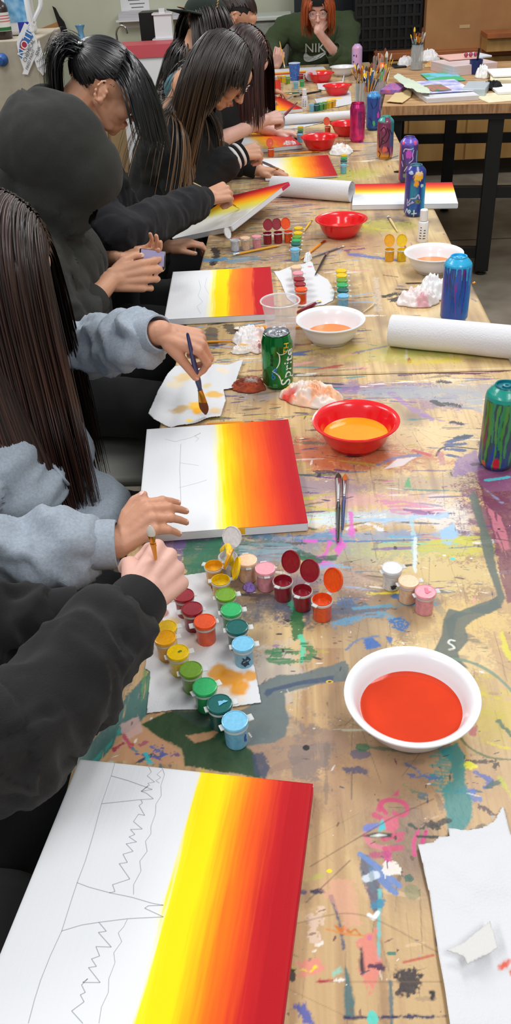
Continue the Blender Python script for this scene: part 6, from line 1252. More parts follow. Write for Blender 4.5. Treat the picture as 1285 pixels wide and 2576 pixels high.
    for s_ in (-1, 1):
        h0 = hp0 + rt * s_ * .09; k0 = h0 + fa * lap + rt * s_ * .05 + np.array([0, 0, -.01]); an = k0 + fa * .02 + np.array([0, 0, -.437]); PP += [caps(h0, k0, thigh, thigh - .02, 18), caps(k0, an, .066, .045, 14)]
    PP.append(caps(hp0 - rt * .08, hp0 + rt * .08, .10, .10)); pm = remesh(PP, .012, 4, 'trousers'); folds(pm, [(hp0, hp0 + fa * lap, 1.)], .006, 3.)
    mk('trousers', pm, pants, t, base_)
    for s_ in (-1, 1):
        an = hp0 + rt * s_ * .14 + fa * (lap + .02); an[2] = 0; q = merge(caps(an + np.array([0, 0, .05]) - fa * .03, an + np.array([0, 0, .04]) + fa * .15, .042, .036, flat=.9), caps(an + np.array([0, 0, .06]), an + np.array([0, 0, .12]), .04, .042)); q.move(-base_); link('shoe', q, mat('shoe_dark', (40, 40, 44), rough=.6), t)
    return t, base_, L, M, grips
def arm(S_, E_, W_, f, u, side, pose='pinch', **k): return dict(S=np.array(S_, float), E=np.array(E_, float), W=np.array(W_, float), f=nrm(f), u=nrm(u), side=side, pose=pose, **k)
def eyes(t, base_, L, M, iris=(70, 50, 35), s=1.):
    for q in (-1, 1):
        e = link('eye', ellp(L(q * .031, .078, .0) - base_, (.0115,) * 3, nu=20, nv=14), mat('eye_white', (235, 232, 228), rough=.15, coat=.8), t)
        link('iris', lathe([(.0001, .0006), (.0050, .0002), (.0058, -.0012)], 20).xf(basis(M[:, 0], M[:, 2], M[:, 1], L(q * .031, .0892, -.001) - base_)), mat('iris_dark', iris, rough=.15, coat=.8), e)
        link('eyebrow', tube(spline([L(q * .014, .091, .019) - base_, L(q * .03, .0925, .025) - base_, L(q * .048, .082, .019) - base_], 10), [.0012, .0022, .0026, .0028, .0028, .0028, .0026, .0022, .0016, .0008], 6), mat('brow_dark', (55, 35, 28), rough=.8), t)
    g = tube(spline([L(-.020, .090, -.064) - base_, L(-.006, .0968, -.0615) - base_, L(0, .0968, -.063) - base_, L(.006, .0968, -.0615) - base_, L(.020, .090, -.064) - base_], 14), [.0008] + [.0028] * 12 + [.0008], 8); link('lips', g, mat('lip', (185, 98, 92), rough=.4), t)
def glasses(t, base_, L, M, rgb=(220, 200, 190), rr=.021):
    m = mat('glasses_frame', rgb, rough=.25, metal=.3)
    g = G()
    for q in (-1, 1):
        P = [L(q * .031 + rr * math.cos(a), .1 - .004 * abs(math.cos(a)), -.002 + rr * .9 * math.sin(a)) - base_ for a in np.linspace(0, 2 * np.pi, 29)]; k = tube(P, .0012, 6, cap=False); g.add(k.V(), k.f)
        k = tube([L(q * (.031 + rr), .097, 0) - base_, L(q * .074, .06, .002) - base_, L(q * .078, -.005, .0) - base_], .0013, 6); g.add(k.V(), k.f)
        link('lens', lathe([(.0001, 0), (rr * .95, 0)], 24).xf(basis(M[:, 0], M[:, 2] * .9, M[:, 1], L(q * .031, .0985, -.002) - base_)), mat('lens', (235, 240, 245), rough=.03, alpha=.18, coat=1.), t)
    k = tube([L(-.011, .1, .002) - base_, L(0, .104, .004) - base_, L(.011, .1, .002) - base_], .0012, 6); g.add(k.V(), k.f); link('glasses_frame', g, m, t)
V_ = dz
A = np.array
black_f = fabric('black_fleece', (19, 19, 22)); char_f = fabric('charcoal_fleece', (44, 45, 42)); navy_f = fabric('navy_fleece', (14, 15, 22)); gray_f = fabric('heather_gray_fleece', (158, 169, 182), var=.10)
denim = fabric('dark_trousers', (13, 14, 18), rough=.8); green_f = fabric('olive_green_fleece', (60, 75, 45)); tee_f = fabric('black_jersey', (13, 13, 15)); teal_f = fabric('teal_jersey', (62, 110, 122))
# ---- P1: nearest, only arms and lap in view
aR = arm((-.66, .48, 1.06), V_(22, 1892, .89), V_(352, 1508, 1.09), V_(425, 1420, 1.155) - V_(352, 1505, 1.09), (.55, -.5, .65), -1, 'fist', r1=.064, r2=.050, rc=.037, s=1.0, cl=.0)
aL = arm((-.66, .82, .98), (-.45, .87, .795), V_(212, 1530, 1.22), (1, .16, -.10), (0, -.3, 1), 1, 'rest', r1=.066, r2=.042, rc=.033)
P1 = person('person in a black sweatshirt whose reaching arm enters at the lower left, nearest of all', (-.62, .64), A([-.80, .62, 1.28]), (.8, .1, -.55), [aR, aL], black_f, denim, 'b', hv=.0028, cv=.0065, fold=.016, hood='down', lap=.36, neckb=(-.70, .66, 1.09), thigh=.122)
t, b_, L, M, gr = P1
hs_ = fabric('x', (20, 20, 20))
brush(V_(388, 1408, 1.12), V_(381, 1322, 1.08), 'short orange brush held upright by the hand in the black sleeve', handle='orange', bris='white', ferr='brass', r=.0036, bl=.3, fl=.2)
HC1 = A([-.80, .62, 1.28]); ro, di = roots_on(L, M, HC1, 700, 1., 5)
hair_obj([strands(ro, di, .42, 22, hc((30, 20, 18), (62, 40, 32)), .004, [('e', HC1 + M @ A([0, -.012, .022]), M, (.08, .1, .088)), ('c', (-.88, .45, 1.04), (-.88, .8, 1.02), .085, .085)], rnd=1)], hair_mat('dark_brown_hair'), t, b_)
# ---- P2: gray hoodie
HC2 = V_(-18, 640, 1.50); TIP2 = at(517, 1043, T + .012); END2 = endp(471, 838, TIP2, .215)
aL = arm((-.57, 1.57, .95), (-.49, 1.68, .84), (0, 0, 0), (.93, .0, -.30), (.35, -.30, .88), 1, 'pinch', r1=.058, r2=.048, rc=.034, cl=.008, at=TIP2 + (END2 - TIP2) * .50)
aR = arm((-.73, 1.27, .93), (-.57, 1.00, .82), V_(294, 1368, 1.30), (.64, .20, .45), (-.42, -.50, .75), -1, 'drape', s=.82, r1=.060, r2=.054, rc=.037, cl=.004)
P2 = person('person in a heather gray hoodie with long straight dark brown hair, holding a blue brush', (-.61, 1.38), HC2, (.72, .12, -.68), [aL, aR], gray_f, denim, 'a', hv=.0028, cv=.0068, fold=.020, hood='down', neckb=(-.615, 1.43, 1.0), chest=.125, pel=.175, bulge=.14, facing=(.95, -.30, 0))
t, b_, L, M, gr = P2
brush(END2, TIP2, 'blue-handled flat brush held over the stained towel by the person in gray', handle='blue', ferr='brass', bris='brown', r=.0052, wid=1.7, flat=.5, fl=.16, bl=.17)
coll = [('e', HC2 + M @ A([0, -.012, .022]), M, (.077, .097, .085)), ('e', HC2 + M @ A([0, .03, -.03]), M, (.060, .060, .078)), ('c', (-.61, 1.44, .94), (-.60, 1.38, .6), .13, .18)]
ro, di = roots_on(L, M, HC2, 3000, 1., 6, side=-.3)
hair_obj([strands(ro, di, .575, 34, hc((22, 15, 14), (62, 40, 34), (26, 17, 16), (80, 50, 42)), .0042, coll, g=.30, rnd=2, gdir=(.06, -.05, -1))], hair_mat('dark_brown_hair'), t, b_)
hd = [c for c in t.children if c.name.startswith('hoodie')][0]; link('drawstring', tube(spline([surf(hd, b_, *q) for q in ((122, 1160), (140, 1180), (158, 1205), (172, 1222))], 14) - b_, .0034, 8), gray_f, t)
# ---- P3: hood up, phone
HC3 = V_(146, 418, 1.97)
aR = arm((-.60, 1.90, .95), (-.56, 1.86, .80), V_(278, 705, 2.13), V_(390, 690, 2.17) - V_(278, 705, 2.13), (.0, -.92, .3), -1, 'rest', r1=.065, r2=.058, rc=.040, cl=.075, s=1.02)
aL = arm((-.62, 2.22, .95), (-.58, 2.36, .82), V_(300, 645, 2.28), (1, -.15, .08), (-.1, .35, -.9), -1, 'rest', r1=.065, r2=.055, rc=.040, cl=.03)
P3 = person('person with a black hood pulled up over the head, looking at a phone', (-.66, 2.08), HC3, (.70, -.02, -.72), [aR, aL], char_f, denim, 'c', hv=.003, cv=.0075, fold=.016, hood='up', neckb=(-.62, 2.07, 1.01), chest=.15, pel=.17)
P = V_(383, 652, 2.20); o = link('phone', box(-.034, .034, -.0045, .0045, -.030, .030), mat('phone_black', (14, 14, 18), rough=.2, coat=1.), None, bevel=.003); link('screen', box(-.030, .030, -.0052, -.0046, -.026, .026), mat('lilac_screen', (150, 140, 175), rough=.1, coat=1.), o, smooth=False); o.location = tuple(P); o.rotation_euler = (R(-62), R(12), R(8)); tag(o, 'dark phone held in both hands by the person with the hood up', 'phone')
# ---- P4: black hair, hair clip
HC4 = V_(268, 215, 2.33); N4_, n4_ = CANVAS4
tip4 = (lambda d: CAM + d * (((N4_ - CAM) @ n4_) / (d @ n4_)))(ray(603, 526)); END4 = endp(486, 460, tip4, .21)
aR = arm((-.58, 2.38, .98), (-.47, 2.30, .90), (0, 0, 0), (.75, .55, .05), (.30, -.45, .84), -1, 'pinch', r1=.062, r2=.052, rc=.036, s=.92, at=tip4 + (END4 - tip4) * .42)
aL = arm((-.60, 2.68, .97), (-.50, 2.72, .80), (-.40, 2.60, .775), (.9, .3, .0), (0, 0, 1), 1, 'rest', r1=.06, r2=.05)
P4 = person('person in a navy hoodie with tied-back black hair painting the tilted canvas', (-.66, 2.58), HC4, (.80, .16, -.58), [aR, aL], navy_f, denim, 'c', hv=.0032, cv=.008, fold=.010, hood='down', neckb=(-.62, 2.57, 1.06))
t, b_, L, M, gr = P4
brush(END4, tip4 + n4_ * .002, 'pale-handled brush held by the navy sleeve over the tilted canvas', handle='natural', ferr='brass', bris='yellow', r=.004, fl=.16, bl=.1)
coll = [('e', HC4 + M @ A([0, -.012, .022]), M, (.079, .099, .087)), ('e', HC4 + M @ A([0, .03, -.03]), M, (.064, .066, .08)), ('c', (-.60, 2.42, .98), (-.60, 2.70, .98), .075, .075)]
blkh = hc((8, 8, 10), (34, 34, 38))
ro, di = roots_on(L, M, HC4, 2100, 1., 7, side=-.22, line=.35); rl = (ro - HC4) @ M
# swept back into a tie at the back, front section hangs forward
tie = L(.02, -.115, .03); fr = (rl[:, 1] > .004); bk = ~fr
TL = (.02, -.108, .045); tie = L(*TL)
s1 = sweep(ro[bk], HC4, M, TL, blkh, .0045, 3)
qq = np.random.default_rng(4); rt_ = tie + qq.normal(size=(420, 3)) * .009; s2 = strands(rt_, np.tile(-M[:, 1] + A([0, 0, -.1]), (420, 1)) + qq.normal(size=(420, 3)) * .2, .27, 22, blkh, .0036, coll, g=.42, rnd=5)
s3 = strands(ro[fr], np.tile(M[:, 1] * .9 - M[:, 0] * 0, (fr.sum(), 1)) + (rl[fr][:, :1] * 7) * M[:, 0][None], .20, 20, blkh, .004, coll[:2], g=.34, rnd=6, gdir=(.15, .0, -1))
s4 = strands(ro[fr], np.tile(M[:, 1] * .5, (fr.sum(), 1)) + (np.sign(rl[fr][:, :1]) * 1.0) * M[:, 0][None], .19, 20, blkh, .004, coll[:2], g=.35, rnd=16, gdir=(.1, .0, -1))
hair_obj([s1, s2, s3, s4], hair_mat('black_hair', .3), t, b_); link('scalp_shell', ellp(L(0, -.016, .026) - b_, (.0745, .0945, .0825), M), mat('dark_scalp', (22, 18, 18), rough=.6), t)
link('hair_tie', tube([tie + .014 * (M[:, 0] * math.cos(a) + M[:, 2] * math.sin(a)) - b_ for a in np.linspace(0, 6.28, 17)], .004, 8, cap=False), mat('black_band', (15, 15, 18), rough=.6), t)
link('hair_clip', ellp(tie + M[:, 0] * .018 + M[:, 2] * .012 - b_, (.007, .005, .005)), mat('silver_clip', (210, 215, 220), rough=.2, metal=1), t)
for q_ in (1,): link('ear_stud', ellp(L(q_ * .086, -.016, .012) - b_, (.003,) * 3, nu=8, nv=6), mat('black_stud', (10, 10, 12), rough=.2), t)
# ---- P5: striped cuff, highlights
HC5 = V_(560, 172, 2.80)
aR = arm((-.42, 3.02, .98), (-.38, 3.00, .83), V_(602, 388, 2.95), V_(665, 378, 2.99) - V_(602, 388, 2.95), (.2, -.5, .8), -1, 'pinch', r1=.066, r2=.055, rc=.038, cl=-.002, stripes=[mat('cuff_black', (18, 18, 20), rough=.9), mat('cuff_white', (232, 232, 232), rough=.9), mat('cuff_black', (18, 18, 20)), mat('cuff_white', (232, 232, 232)), mat('cuff_black', (18, 18, 20))])
aL = arm((-.42, 3.36, .97), (-.30, 3.48, .84), (-.14, 3.46, .79), (1, -.1, -.1), (0, 0, 1), 1, 'rest', r1=.06, r2=.05)
P5 = person('person in a black varsity jacket with striped cuffs and long highlighted dark hair', (-.52, 3.20), HC5, (.70, -.06, -.70), [aR, aL], fabric('black_jacket', (15, 16, 18), sheen=.04), denim, 'c', hv=.0035, cv=.009, fold=.010, hood=None, neckb=(-.40, 3.17, 1.06), chest=.145)
t, b_, L, M, gr = P5
tip5 = at(715, 432, T + .009); brush(gr[0] + nrm(gr[0] - tip5) * .045, tip5, 'blue-handled brush touching the thin canvas board, held by the hand with the striped cuff', handle='blue', ferr='brass', bris='orange', r=.0042, fl=.2, bl=.1)
eyes(t, b_, L, M); glasses(t, b_, L, M, (200, 200, 205))
coll = [('e', HC5 + M @ A([0, -.012, .022]), M, (.077, .097, .085)), ('e', HC5 + M @ A([0, .0, -.03]), M, (.060, .050, .078)), ('c', (-.44, 3.00, .99), (-.44, 3.36, .99), .085, .08), ('c', (-.42, 3.17, .95), (-.50, 3.2, .6), .165, .17), ('c', (-.42, 3.02, .98), (-.40, 3.0, .84), .066, .066)]
ro, di = roots_on(L, M, HC5, 2600, 1., 8, side=-.3, line=.55)
hl5 = hc((18, 14, 13), (44, 32, 27), (28, 20, 17), (175, 135, 100)); hair_obj([strands(ro, di, .62, 30, hl5, .0042, coll, g=.30, wave=.015, rnd=7, gdir=(-.30, -.03, -1), kill=killer(HC5, M, .052, .02))], hair_mat('highlighted_hair'), t, b_)
# ---- P6: black tee, reddish dark hair
HC6 = V_(616, 140, 3.45)
aR = arm((-.36, 3.72, .97), (-.34, 3.66, .85), V_(668, 302, 3.56), V_(712, 292, 3.60) - V_(668, 302, 3.56), (.2, -.5, .8), -1, 'pinch', r1=.062)
aL = arm((-.34, 4.06, .97), (-.24, 4.18, .84), (-.08, 4.16, .79), (1, -.1, -.1), (0, 0, 1), 1, 'rest', r1=.06)
P6 = person('person in a black tee with shoulder-length reddish dark hair hanging over the face', (-.50, 3.92), HC6, (.62, -.2, -.76), [aR, aL], tee_f, denim, 'b', hv=.004, cv=.010, fold=.008, hood=None, short=True, neckb=(-.32, 3.90, 1.04), chest=.14)
t, b_, L, M, gr = P6
tip6 = at(712, 297, T + .03); brush(V_(748, 258, 3.75), V_(705, 300, 3.62), 'crimson brush handle rising from the hand of the person in the black tee', handle='red', bris='red', r=.005)
coll = [('e', HC6 + M @ A([0, -.012, .022]), M, (.076, .096, .084)), ('e', HC6 + M @ A([0, .02, -.03]), M, (.062, .058, .08))]
ro, di = roots_on(L, M, HC6, 1500, 1., 9, side=-.3, line=.3)
hair_obj([strands(ro, di, .29, 22, hc((28, 16, 16), (66, 38, 36), (34, 18, 18), (88, 48, 42)), .0048, coll, g=.34, rnd=8, gdir=(.0, 0, -1))], hair_mat('reddish_hair'), t, b_)
# ---- P7: backwards cap
HC7 = V_(520, 64, 3.95)
aR = arm((-.52, 4.22, .98), (-.44, 4.18, .84), (-.26, 4.28, .80), (1, .1, 0), (0, 0, 1), -1, 'rest', r1=.06)
aL = arm((-.50, 4.56, .98), (-.42, 4.68, .84), (-.24, 4.62, .80), (1, -.1, 0), (0, 0, 1), 1, 'rest', r1=.06)
P7 = person('person in a dark cap with long dark hair, teal top and black hood', (-.60, 4.42), HC7, (.70, .60, -.30), [aR, aL], teal_f, denim, 'c', hv=.0045, cv=.011, fold=.008, hood=None, neckb=HC7 + A([-.06, -.03, -.17]), chest=.14)
t, b_, L, M, gr = P7
coll = [('e', HC7 + M @ A([0, -.012, .022]), M, (.080, .100, .088)), ('e', HC7 + M @ A([0, .02, -.03]), M, (.062, .058, .08)), ('c', HC7 + A([-.05, -.17, -.22]), HC7 + A([-.05, .17, -.22]), .09, .09), ('c', HC7 + A([-.06, 0, -.2]), (-.6, 4.42, .6), .16, .18)]
ro, di = roots_on(L, M, HC7, 1100, 1., 10, side=-.3)
hair_obj([strands(ro, di, .55, 22, hc((24, 17, 16), (52, 36, 32)), .005, coll, g=.3, rnd=9)], hair_mat('dark_brown_hair'), t, b_)
capm = fabric('dark_green_cap', (22, 36, 30), bs=600); g = ellp((0, -.010, .038), (.094, .112, .09), None, 32, 20); V = g.V(); V[:, 2] = np.maximum(V[:, 2], .028); g.v = [V]; g.xf(basis(M[:, 0], M[:, 1], M[:, 2], HC7 - b_)); cp = link('cap', g, capm, t)
g = G(); v = []
for i in range(17):
    a = R(180 + 180 * i / 16); v += [(.088 * math.cos(a), -.012 + .104 * math.sin(a), .036), (.092 * math.cos(a) * .95, -.075 + .125 * math.sin(a) - .02 * abs(math.sin(a)), .026 - .012 * (1 - abs(math.cos(a))))]
g.add(v, [(2 * i, 2 * i + 1, 2 * i + 3, 2 * i + 2) for i in range(16)]); g.xf(basis(M[:, 0], M[:, 1], M[:, 2], HC7 - b_)); o = link('brim', g, capm, cp); s_ = o.modifiers.new('t', 'SOLIDIFY'); s_.thickness = .005
link('round_patch', lathe([(.0001, .003), (.020, .002), (.021, 0)], 24).xf(basis(M[:, 0], M[:, 1], M[:, 2], L(.02, -.165, .033) - b_)), mat('patch_brown', (165, 105, 60), rough=.6, rgb2=(120, 70, 40), vscale=90), cp)
link('stitched_emblem', tube([L(.094, -.03, .07 + .006 * k) - b_ + M[:, 1] * .006 * (k % 2) for k in range(6)], .0022, 6), mat('emblem_gold', (190, 150, 80), rough=.5), cp)
link('folded_hood', merge(caps(HC7 + A([-.16, -.05, -.17]) - b_, HC7 + A([-.12, .10, -.17]) - b_, .06, .06), caps(HC7 + A([-.16, -.05, -.17]) - b_, HC7 + A([-.02, -.12, -.17]) - b_, .06, .04)), black_f, t)
# ---- P8: tied hair, side of face
HC8 = V_(598, 40, 4.40)
aR = arm((-.42, 4.84, .98), (-.36, 4.80, .84), (-.20, 4.90, .80), (1, .1, 0), (0, 0, 1), -1, 'rest', r1=.06)
aL = arm((-.40, 5.16, .98), (-.34, 5.26, .84), (-.16, 5.22, .80), (1, -.1, 0), (0, 0, 1), 1, 'rest', r1=.06)
P8 = person('person with tied-up dark hair, ear and cheek showing beside the cap wearer', (-.50, 5.0), HC8, (.80, -.02, -.58), [aR, aL], black_f, denim, 'c', hv=.0045, cv=.011, fold=.008, hood='down', neckb=HC8 + A([-.08, 0, -.16]), chest=.14)
t, b_, L, M, gr = P8; coll = [('e', HC8 + M @ A([0, -.012, .022]), M, (.080, .100, .088))]
ro, di = roots_on(L, M, HC8, 1100, 1., 11, side=.05, line=.4); tie = L(0, -.11, .07)
hair_obj([sweep(ro, HC8, M, (0, -.10, .07), hc((30, 20, 18), (60, 40, 34)), .005, 10)], hair_mat('dark_brown_hair'), t, b_)
link('hair_bun', ellp(tie - b_, (.045, .04, .042)), mat('bun_hair', (34, 23, 20), rough=.5, bump=.8, bscale=120, stretch=(1, 6, 1)), t)
link('scalp_shell', ellp(L(0, -.016, .026) - b_, (.0745, .0945, .0825), M), mat('dark_scalp', (22, 18, 18), rough=.6), t)
# ---- P9: green sweatshirt, far end
HC9 = V_(800, 16, 5.35)
eR = V_(690, 175, 5.75); wR = V_(703, 168, 5.45)
aR = arm((-.045, 6.72, .97), (-.16, 6.66, .86), V_(697, 165, 5.62), V_(704, 138, 5.56) - V_(697, 165, 5.62), (.2, -1, .3), -1, 'pinch', r1=.075, r2=.066, rc=.05, cl=.06)
aL = arm((.40, 6.72, .97), V_(862, 158, 5.60), V_(798, 76, 5.36), V_(822, 32, 5.36) - V_(798, 76, 5.36), (.35, -.75, .3), 1, 'rest', r1=.078, r2=.07, rc=.055, cl=.19)
P9 = person('person in a green sweatshirt with ginger hair and glasses, chin resting on one hand', (.19, 6.86), HC9, (-.05, -.92, -.38), [aR, aL], green_f, denim, 'b', hv=.0045, cv=.011, fold=.010, hood=None, facing=(0, -1, 0), neckb=(.18, 6.73, 1.04), chest=.17, lap=.36)
t, b_, L, M, gr = P9; eyes(t, b_, L, M); glasses(t, b_, L, M, (225, 190, 175), .023)
coll = [('e', HC9 + M @ A([0, -.012, .022]), M, (.082, .102, .09)), ('e', HC9 + M @ A([0, .0, -.03]), M, (.072, .06, .08)), ('c', (-.0, 6.74, 1.0), (.38, 6.74, 1.0), .09, .09)]
ro, di = roots_on(L, M, HC9, 1300, 1., 12, side=-.3, line=.55)
hair_obj([strands(ro, di, .19, 22, hc((120, 50, 22), (200, 95, 45)), .005, coll, g=.32, wave=.03, rnd=12, kill=killer(HC9, M, .045, .03, -.06, .06))], hair_mat('ginger_hair'), t, b_)
g = ellp((0, -.010, .040), (.092, .110, .086), None, 28, 18); V = g.V(); V[:, 2] = np.maximum(V[:, 2], .048); g.v = [V]; g.xf(basis(M[:, 0], M[:, 1], M[:, 2], HC9 - b_)); link('black_beanie', g, tee_f, t)
pencil(V_(716, 170, 5.5), V_(703, 103, 5.50), 'orange pencil held upright by the person in the green sweatshirt')
# emblem on the chest: lettering over a swoosh
cw = mat('chest_print', (222, 226, 222), rough=.7)
hd = [c for c in t.children if c.name.startswith('shirt')][0]; ec = surf(hd, b_, 800, 132)
def conf(g):
    V = g.V(); o_ = []
    for v in V:
        h_, l_, n_, _ = hd.ray_cast(Vector((v[0], v[1] - .25, v[2])), Vector((0, 1, 0)), distance=.5); o_.append((l_[0], l_[1] - .003, l_[2]) if h_ else tuple(v))
    g.v = [np.array(o_)]; return g
def on_chest(g): return g
bx = A([1., 0, 0]); bz = A([0, .25, .97]); bz = nrm(bz); bn = np.cross(bx, bz)
g = text_geo('NIKE', .085, .001); g.xf(basis(bx, bz, bn, ec - b_ + A([0, 0, .028]))); link('chest_lettering', conf(g), cw, t, smooth=False)
sw_ = [(-.085, .005), (-.10, -.02), (-.095, -.05), (-.07, -.06), (-.03, -.052), (.03, -.028), (.10, .02), (.04, .0), (-.03, -.022), (-.055, -.022), (-.07, -.012)]
nw_ = 12; lo = spline([(x, z, 0) for x, z in sw_[:7]], nw_); hi = spline([(x, z, 0) for x, z in [sw_[0]] + sw_[:5:-1]], nw_); g = G(); g.add(np.stack([lo, lo * .5 + hi * .5, hi], 1).reshape(-1, 3), [(3 * i + k, 3 * i + 3 + k, 3 * i + 4 + k, 3 * i + 1 + k) for i in range(nw_ - 1) for k in (0, 1)]); g.xf(basis(bx, bz, bn, ec - b_)); o = link('swoosh_emblem', conf(g), cw, t, smooth=False); s_ = o.modifiers.new('t', 'SOLIDIFY'); s_.thickness = .001
# ================================================================ room shell
def struct(name, g, m, **k):
    o = link(name, g, m, **k); o['kind'] = 'structure'; return o
BY = 7.5
conc = mat('stained_concrete', (158, 148, 132), rough=.55, rgb2=(112, 102, 90), vscale=5, bump=.2, bscale=60, lo=.3, hi=.75)
struct('floor', box(-4.5, 4.5, -2.5, BY + .1, -.06, 0), conc, smooth=False)
wallm = mat('pale_green_wall', (206, 208, 186), rough=.8, var=.04, vscale=3)
struct('wall_back', box(-4.5, 4.5, BY, BY + .1, 0, 3.0), wallm, smooth=False)
struct('wall_left', box(-4.6, -4.5, -2.5, BY, 0, 3.0), wallm, smooth=False)
struct('wall_right', box(4.5, 4.6, -2.5, BY, 0, 3.0), wallm, smooth=False)
for k, y in enumerate((2.05, 5.0)): struct('trim_%d' % (k + 1), box(.6, 4.5, y, y + .012, -.004, .0012), mat('floor_joint', (80, 74, 66), rough=.9), smooth=False)
# ================================================================ right workbench
BL = mat('black_steel', (16, 17, 18), rough=.45, coat=.1, bump=.1)
BZ = .835; bc = at(961, 266, BZ); ba = -.13
t = thing('workbench', 'workbench with thick wooden top and black steel legs on the right, crowded with papers', 'workbench', (bc[0], bc[1], 0), (0, 0, ba))
butcher = mat('butcher_block', (205, 168, 120), rough=.5, rgb2=(165, 120, 82), vscale=9, stretch=(1, 8, 1), bump=.1)
link('benchtop', box(0, 2.3, 0, 1.35, BZ - .045, BZ), butcher, t, bevel=.004)
link('edge_boards', merge(*[box(k * .16 + .002, k * .16 + .158, -.002, .0, BZ - .043, BZ - .003) for k in range(14)]), mat('board_ends', (190, 148, 104), rough=.55, rgb2=(150, 104, 72), vscale=14, stretch=(6, 1, 1)), t)
link('apron', merge(box(.04, 2.2, .03, .06, BZ - .075, BZ - .046), box(.04, 2.2, 1.28, 1.31, BZ - .075, BZ - .046), box(.04, .07, .06, 1.28, BZ - .075, BZ - .046)), BL, t)
Mi = np.array(Matrix.Rotation(-ba, 3, 'Z'))
def loc_b(P): return Mi @ (np.asarray(P) - np.array([bc[0], bc[1], 0]))
fB, fA = loc_b(at(1210, 705, 0)), loc_b(at(1118, 545, 0))
legs = [(fB[0], .05), (fA[0], 1.22), (.06, .05), (.06, 1.22), (1.9, .05), (1.9, 1.22)]
for x, y in legs:
    l = link('leg', box(x - .035, x + .035, y, y + .06, .022, BZ - .046), BL, t, bevel=.003)
    link('leveling_foot', lathe([(.0001, 0), (.026, 0), (.028, .006), (.012, .012), (.010, .022), (.0001, .022)], 24).move((x, y + .03, 0)), mat('foot_metal', (70, 68, 66), rough=.5, metal=.7), l)
def zof(px, py, ly): # height on the plane of bench-local y = ly
    o = Mi @ (CAM - np.array([bc[0], bc[1], 0])); d = Mi @ ray(px, py); return (o + d * ((ly - o[1]) / d[1]))[2]
for (pxx, pyy, ly, x0, x1) in [(1200, 484, .065, .06, fB[0]), (1200, 636, .065, .06, fB[0]), (1080, 350, 1.235, .06, fA[0]), (1200, 484, .065, fB[0], 1.9), (1080, 350, 1.235, fA[0], 1.9)]:
    z = zof(pxx, pyy, ly); link('stretcher', box(x0, x1, ly, ly + .03, z - .028, z + .028), BL, t, bevel=.002)
# papers and things on the workbench
def flatbox(name, label, cat, pts, h, m, z=BZ, bev=.002, smooth=False, group=None, rot=None, parts=None):
    P = [at(*q, z + h) for q in pts]; c = sum(P) / 4; u = nrm((P[1] - P[0]) + (P[2] - P[3])); w = (np.linalg.norm(P[1] - P[0]) + np.linalg.norm(P[2] - P[3])) / 2; l = (np.linalg.norm(P[3] - P[0]) + np.linalg.norm(P[2] - P[1])) / 2
    c[2] = z; o = link(name, boxc(w, l, h), m, None, smooth=smooth, bevel=bev); o.location = tuple(c); o.rotation_euler[2] = math.atan2(u[1], u[0]); return tag(o, label, cat, group)
wpap = mat('white_paper', (238, 238, 240), rough=.8); cream = mat('cream_paper', (232, 222, 190), rough=.85, var=.05)
flatbox('paper_stack', 'thick white stack of paper at the front of the workbench under a painted sheet', 'paper stack', [(1058, 212), (1172, 205), (1180, 240), (1040, 249)], .022, mat('stacked_paper', (235, 235, 238), rough=.8, rgb2=(200, 200, 205), vscale=40, stretch=(.1, .1, 40)))
flatbox('painted_paper', 'painted sheet with green patch, pink outline and lilac clouds on the white stack', 'painting', [(1062, 204), (1155, 198), (1178, 228), (1050, 236)], .002, mat('lilac_clouds', (140, 150, 220), rough=.6, rgb2=(235, 230, 240), vscale=14), z=BZ + .026)
flatbox('painted_patch_sheet', 'small sheet with a green rectangle bordered in pink lying on the lilac painting', 'painting', [(1072, 214), (1120, 211), (1124, 226), (1076, 230)], .001, mat('green_patch', (50, 140, 85), rough=.6, rgb2=(225, 90, 120), vscale=26), z=BZ + .030)
flatbox('painted_paper', 'blue and green seascape painting lying behind the lilac one on the workbench', 'painting', [(1078, 184), (1150, 180), (1162, 200), (1062, 206)], .006, mat('sea_painting', (120, 200, 235), rough=.6, rgb2=(80, 180, 120), vscale=6, lo=.45, hi=.52), z=BZ + .002)
sheet('envelope', 'tan paper envelope at the left front corner of the workbench', 'envelope', [(1000, 230), (1038, 227), (1033, 246), (1012, 262), (972, 259)], z=BZ + .001, wav=.003, res=.006, seed=62, rgb=(214, 190, 140), thick=.003)
sheet('plastic_sleeve', 'pale greenish plastic sleeve lying across the papers at the left of the workbench', 'plastic sleeve', [(988, 195), (1000, 188), (1030, 200), (1078, 226), (1082, 236), (1060, 236), (1020, 222)], z=BZ + .034, wav=.006, res=.008, seed=61, rgb=(205, 216, 196))
flatbox('crayon_bundle', 'bundle of pink and blue marker tips in clear wrap at the left of the workbench', 'markers', [(975, 222), (1000, 205), (1010, 212), (985, 230)], .02, mat('marker_mix', (215, 110, 150), rough=.5, rgb2=(110, 110, 200), vscale=60), z=BZ + .001)
flatbox('book_stack', 'stack of pale pink and white booklets toward the back of the workbench', 'booklets', [(1110, 150), (1215, 142), (1225, 156), (1115, 170)], .05, mat('booklet_edges', (228, 215, 215), rough=.7, rgb2=(205, 180, 180), vscale=30, stretch=(.1, .1, 60)))
flatbox('booklet', 'pink covered booklet lying on top of the booklet stack', 'booklet', [(1112, 138), (1180, 133), (1186, 144), (1116, 150)], .008, mat('pink_cover', (238, 190, 180), rough=.6), z=BZ + .053)
flatbox('booklet', 'pale blue booklet lying beside the pink one on the booklet stack', 'booklet', [(1183, 132), (1214, 129), (1220, 140), (1189, 143)], .010, mat('pale_blue_cover', (220, 228, 240), rough=.6), z=BZ + .053)
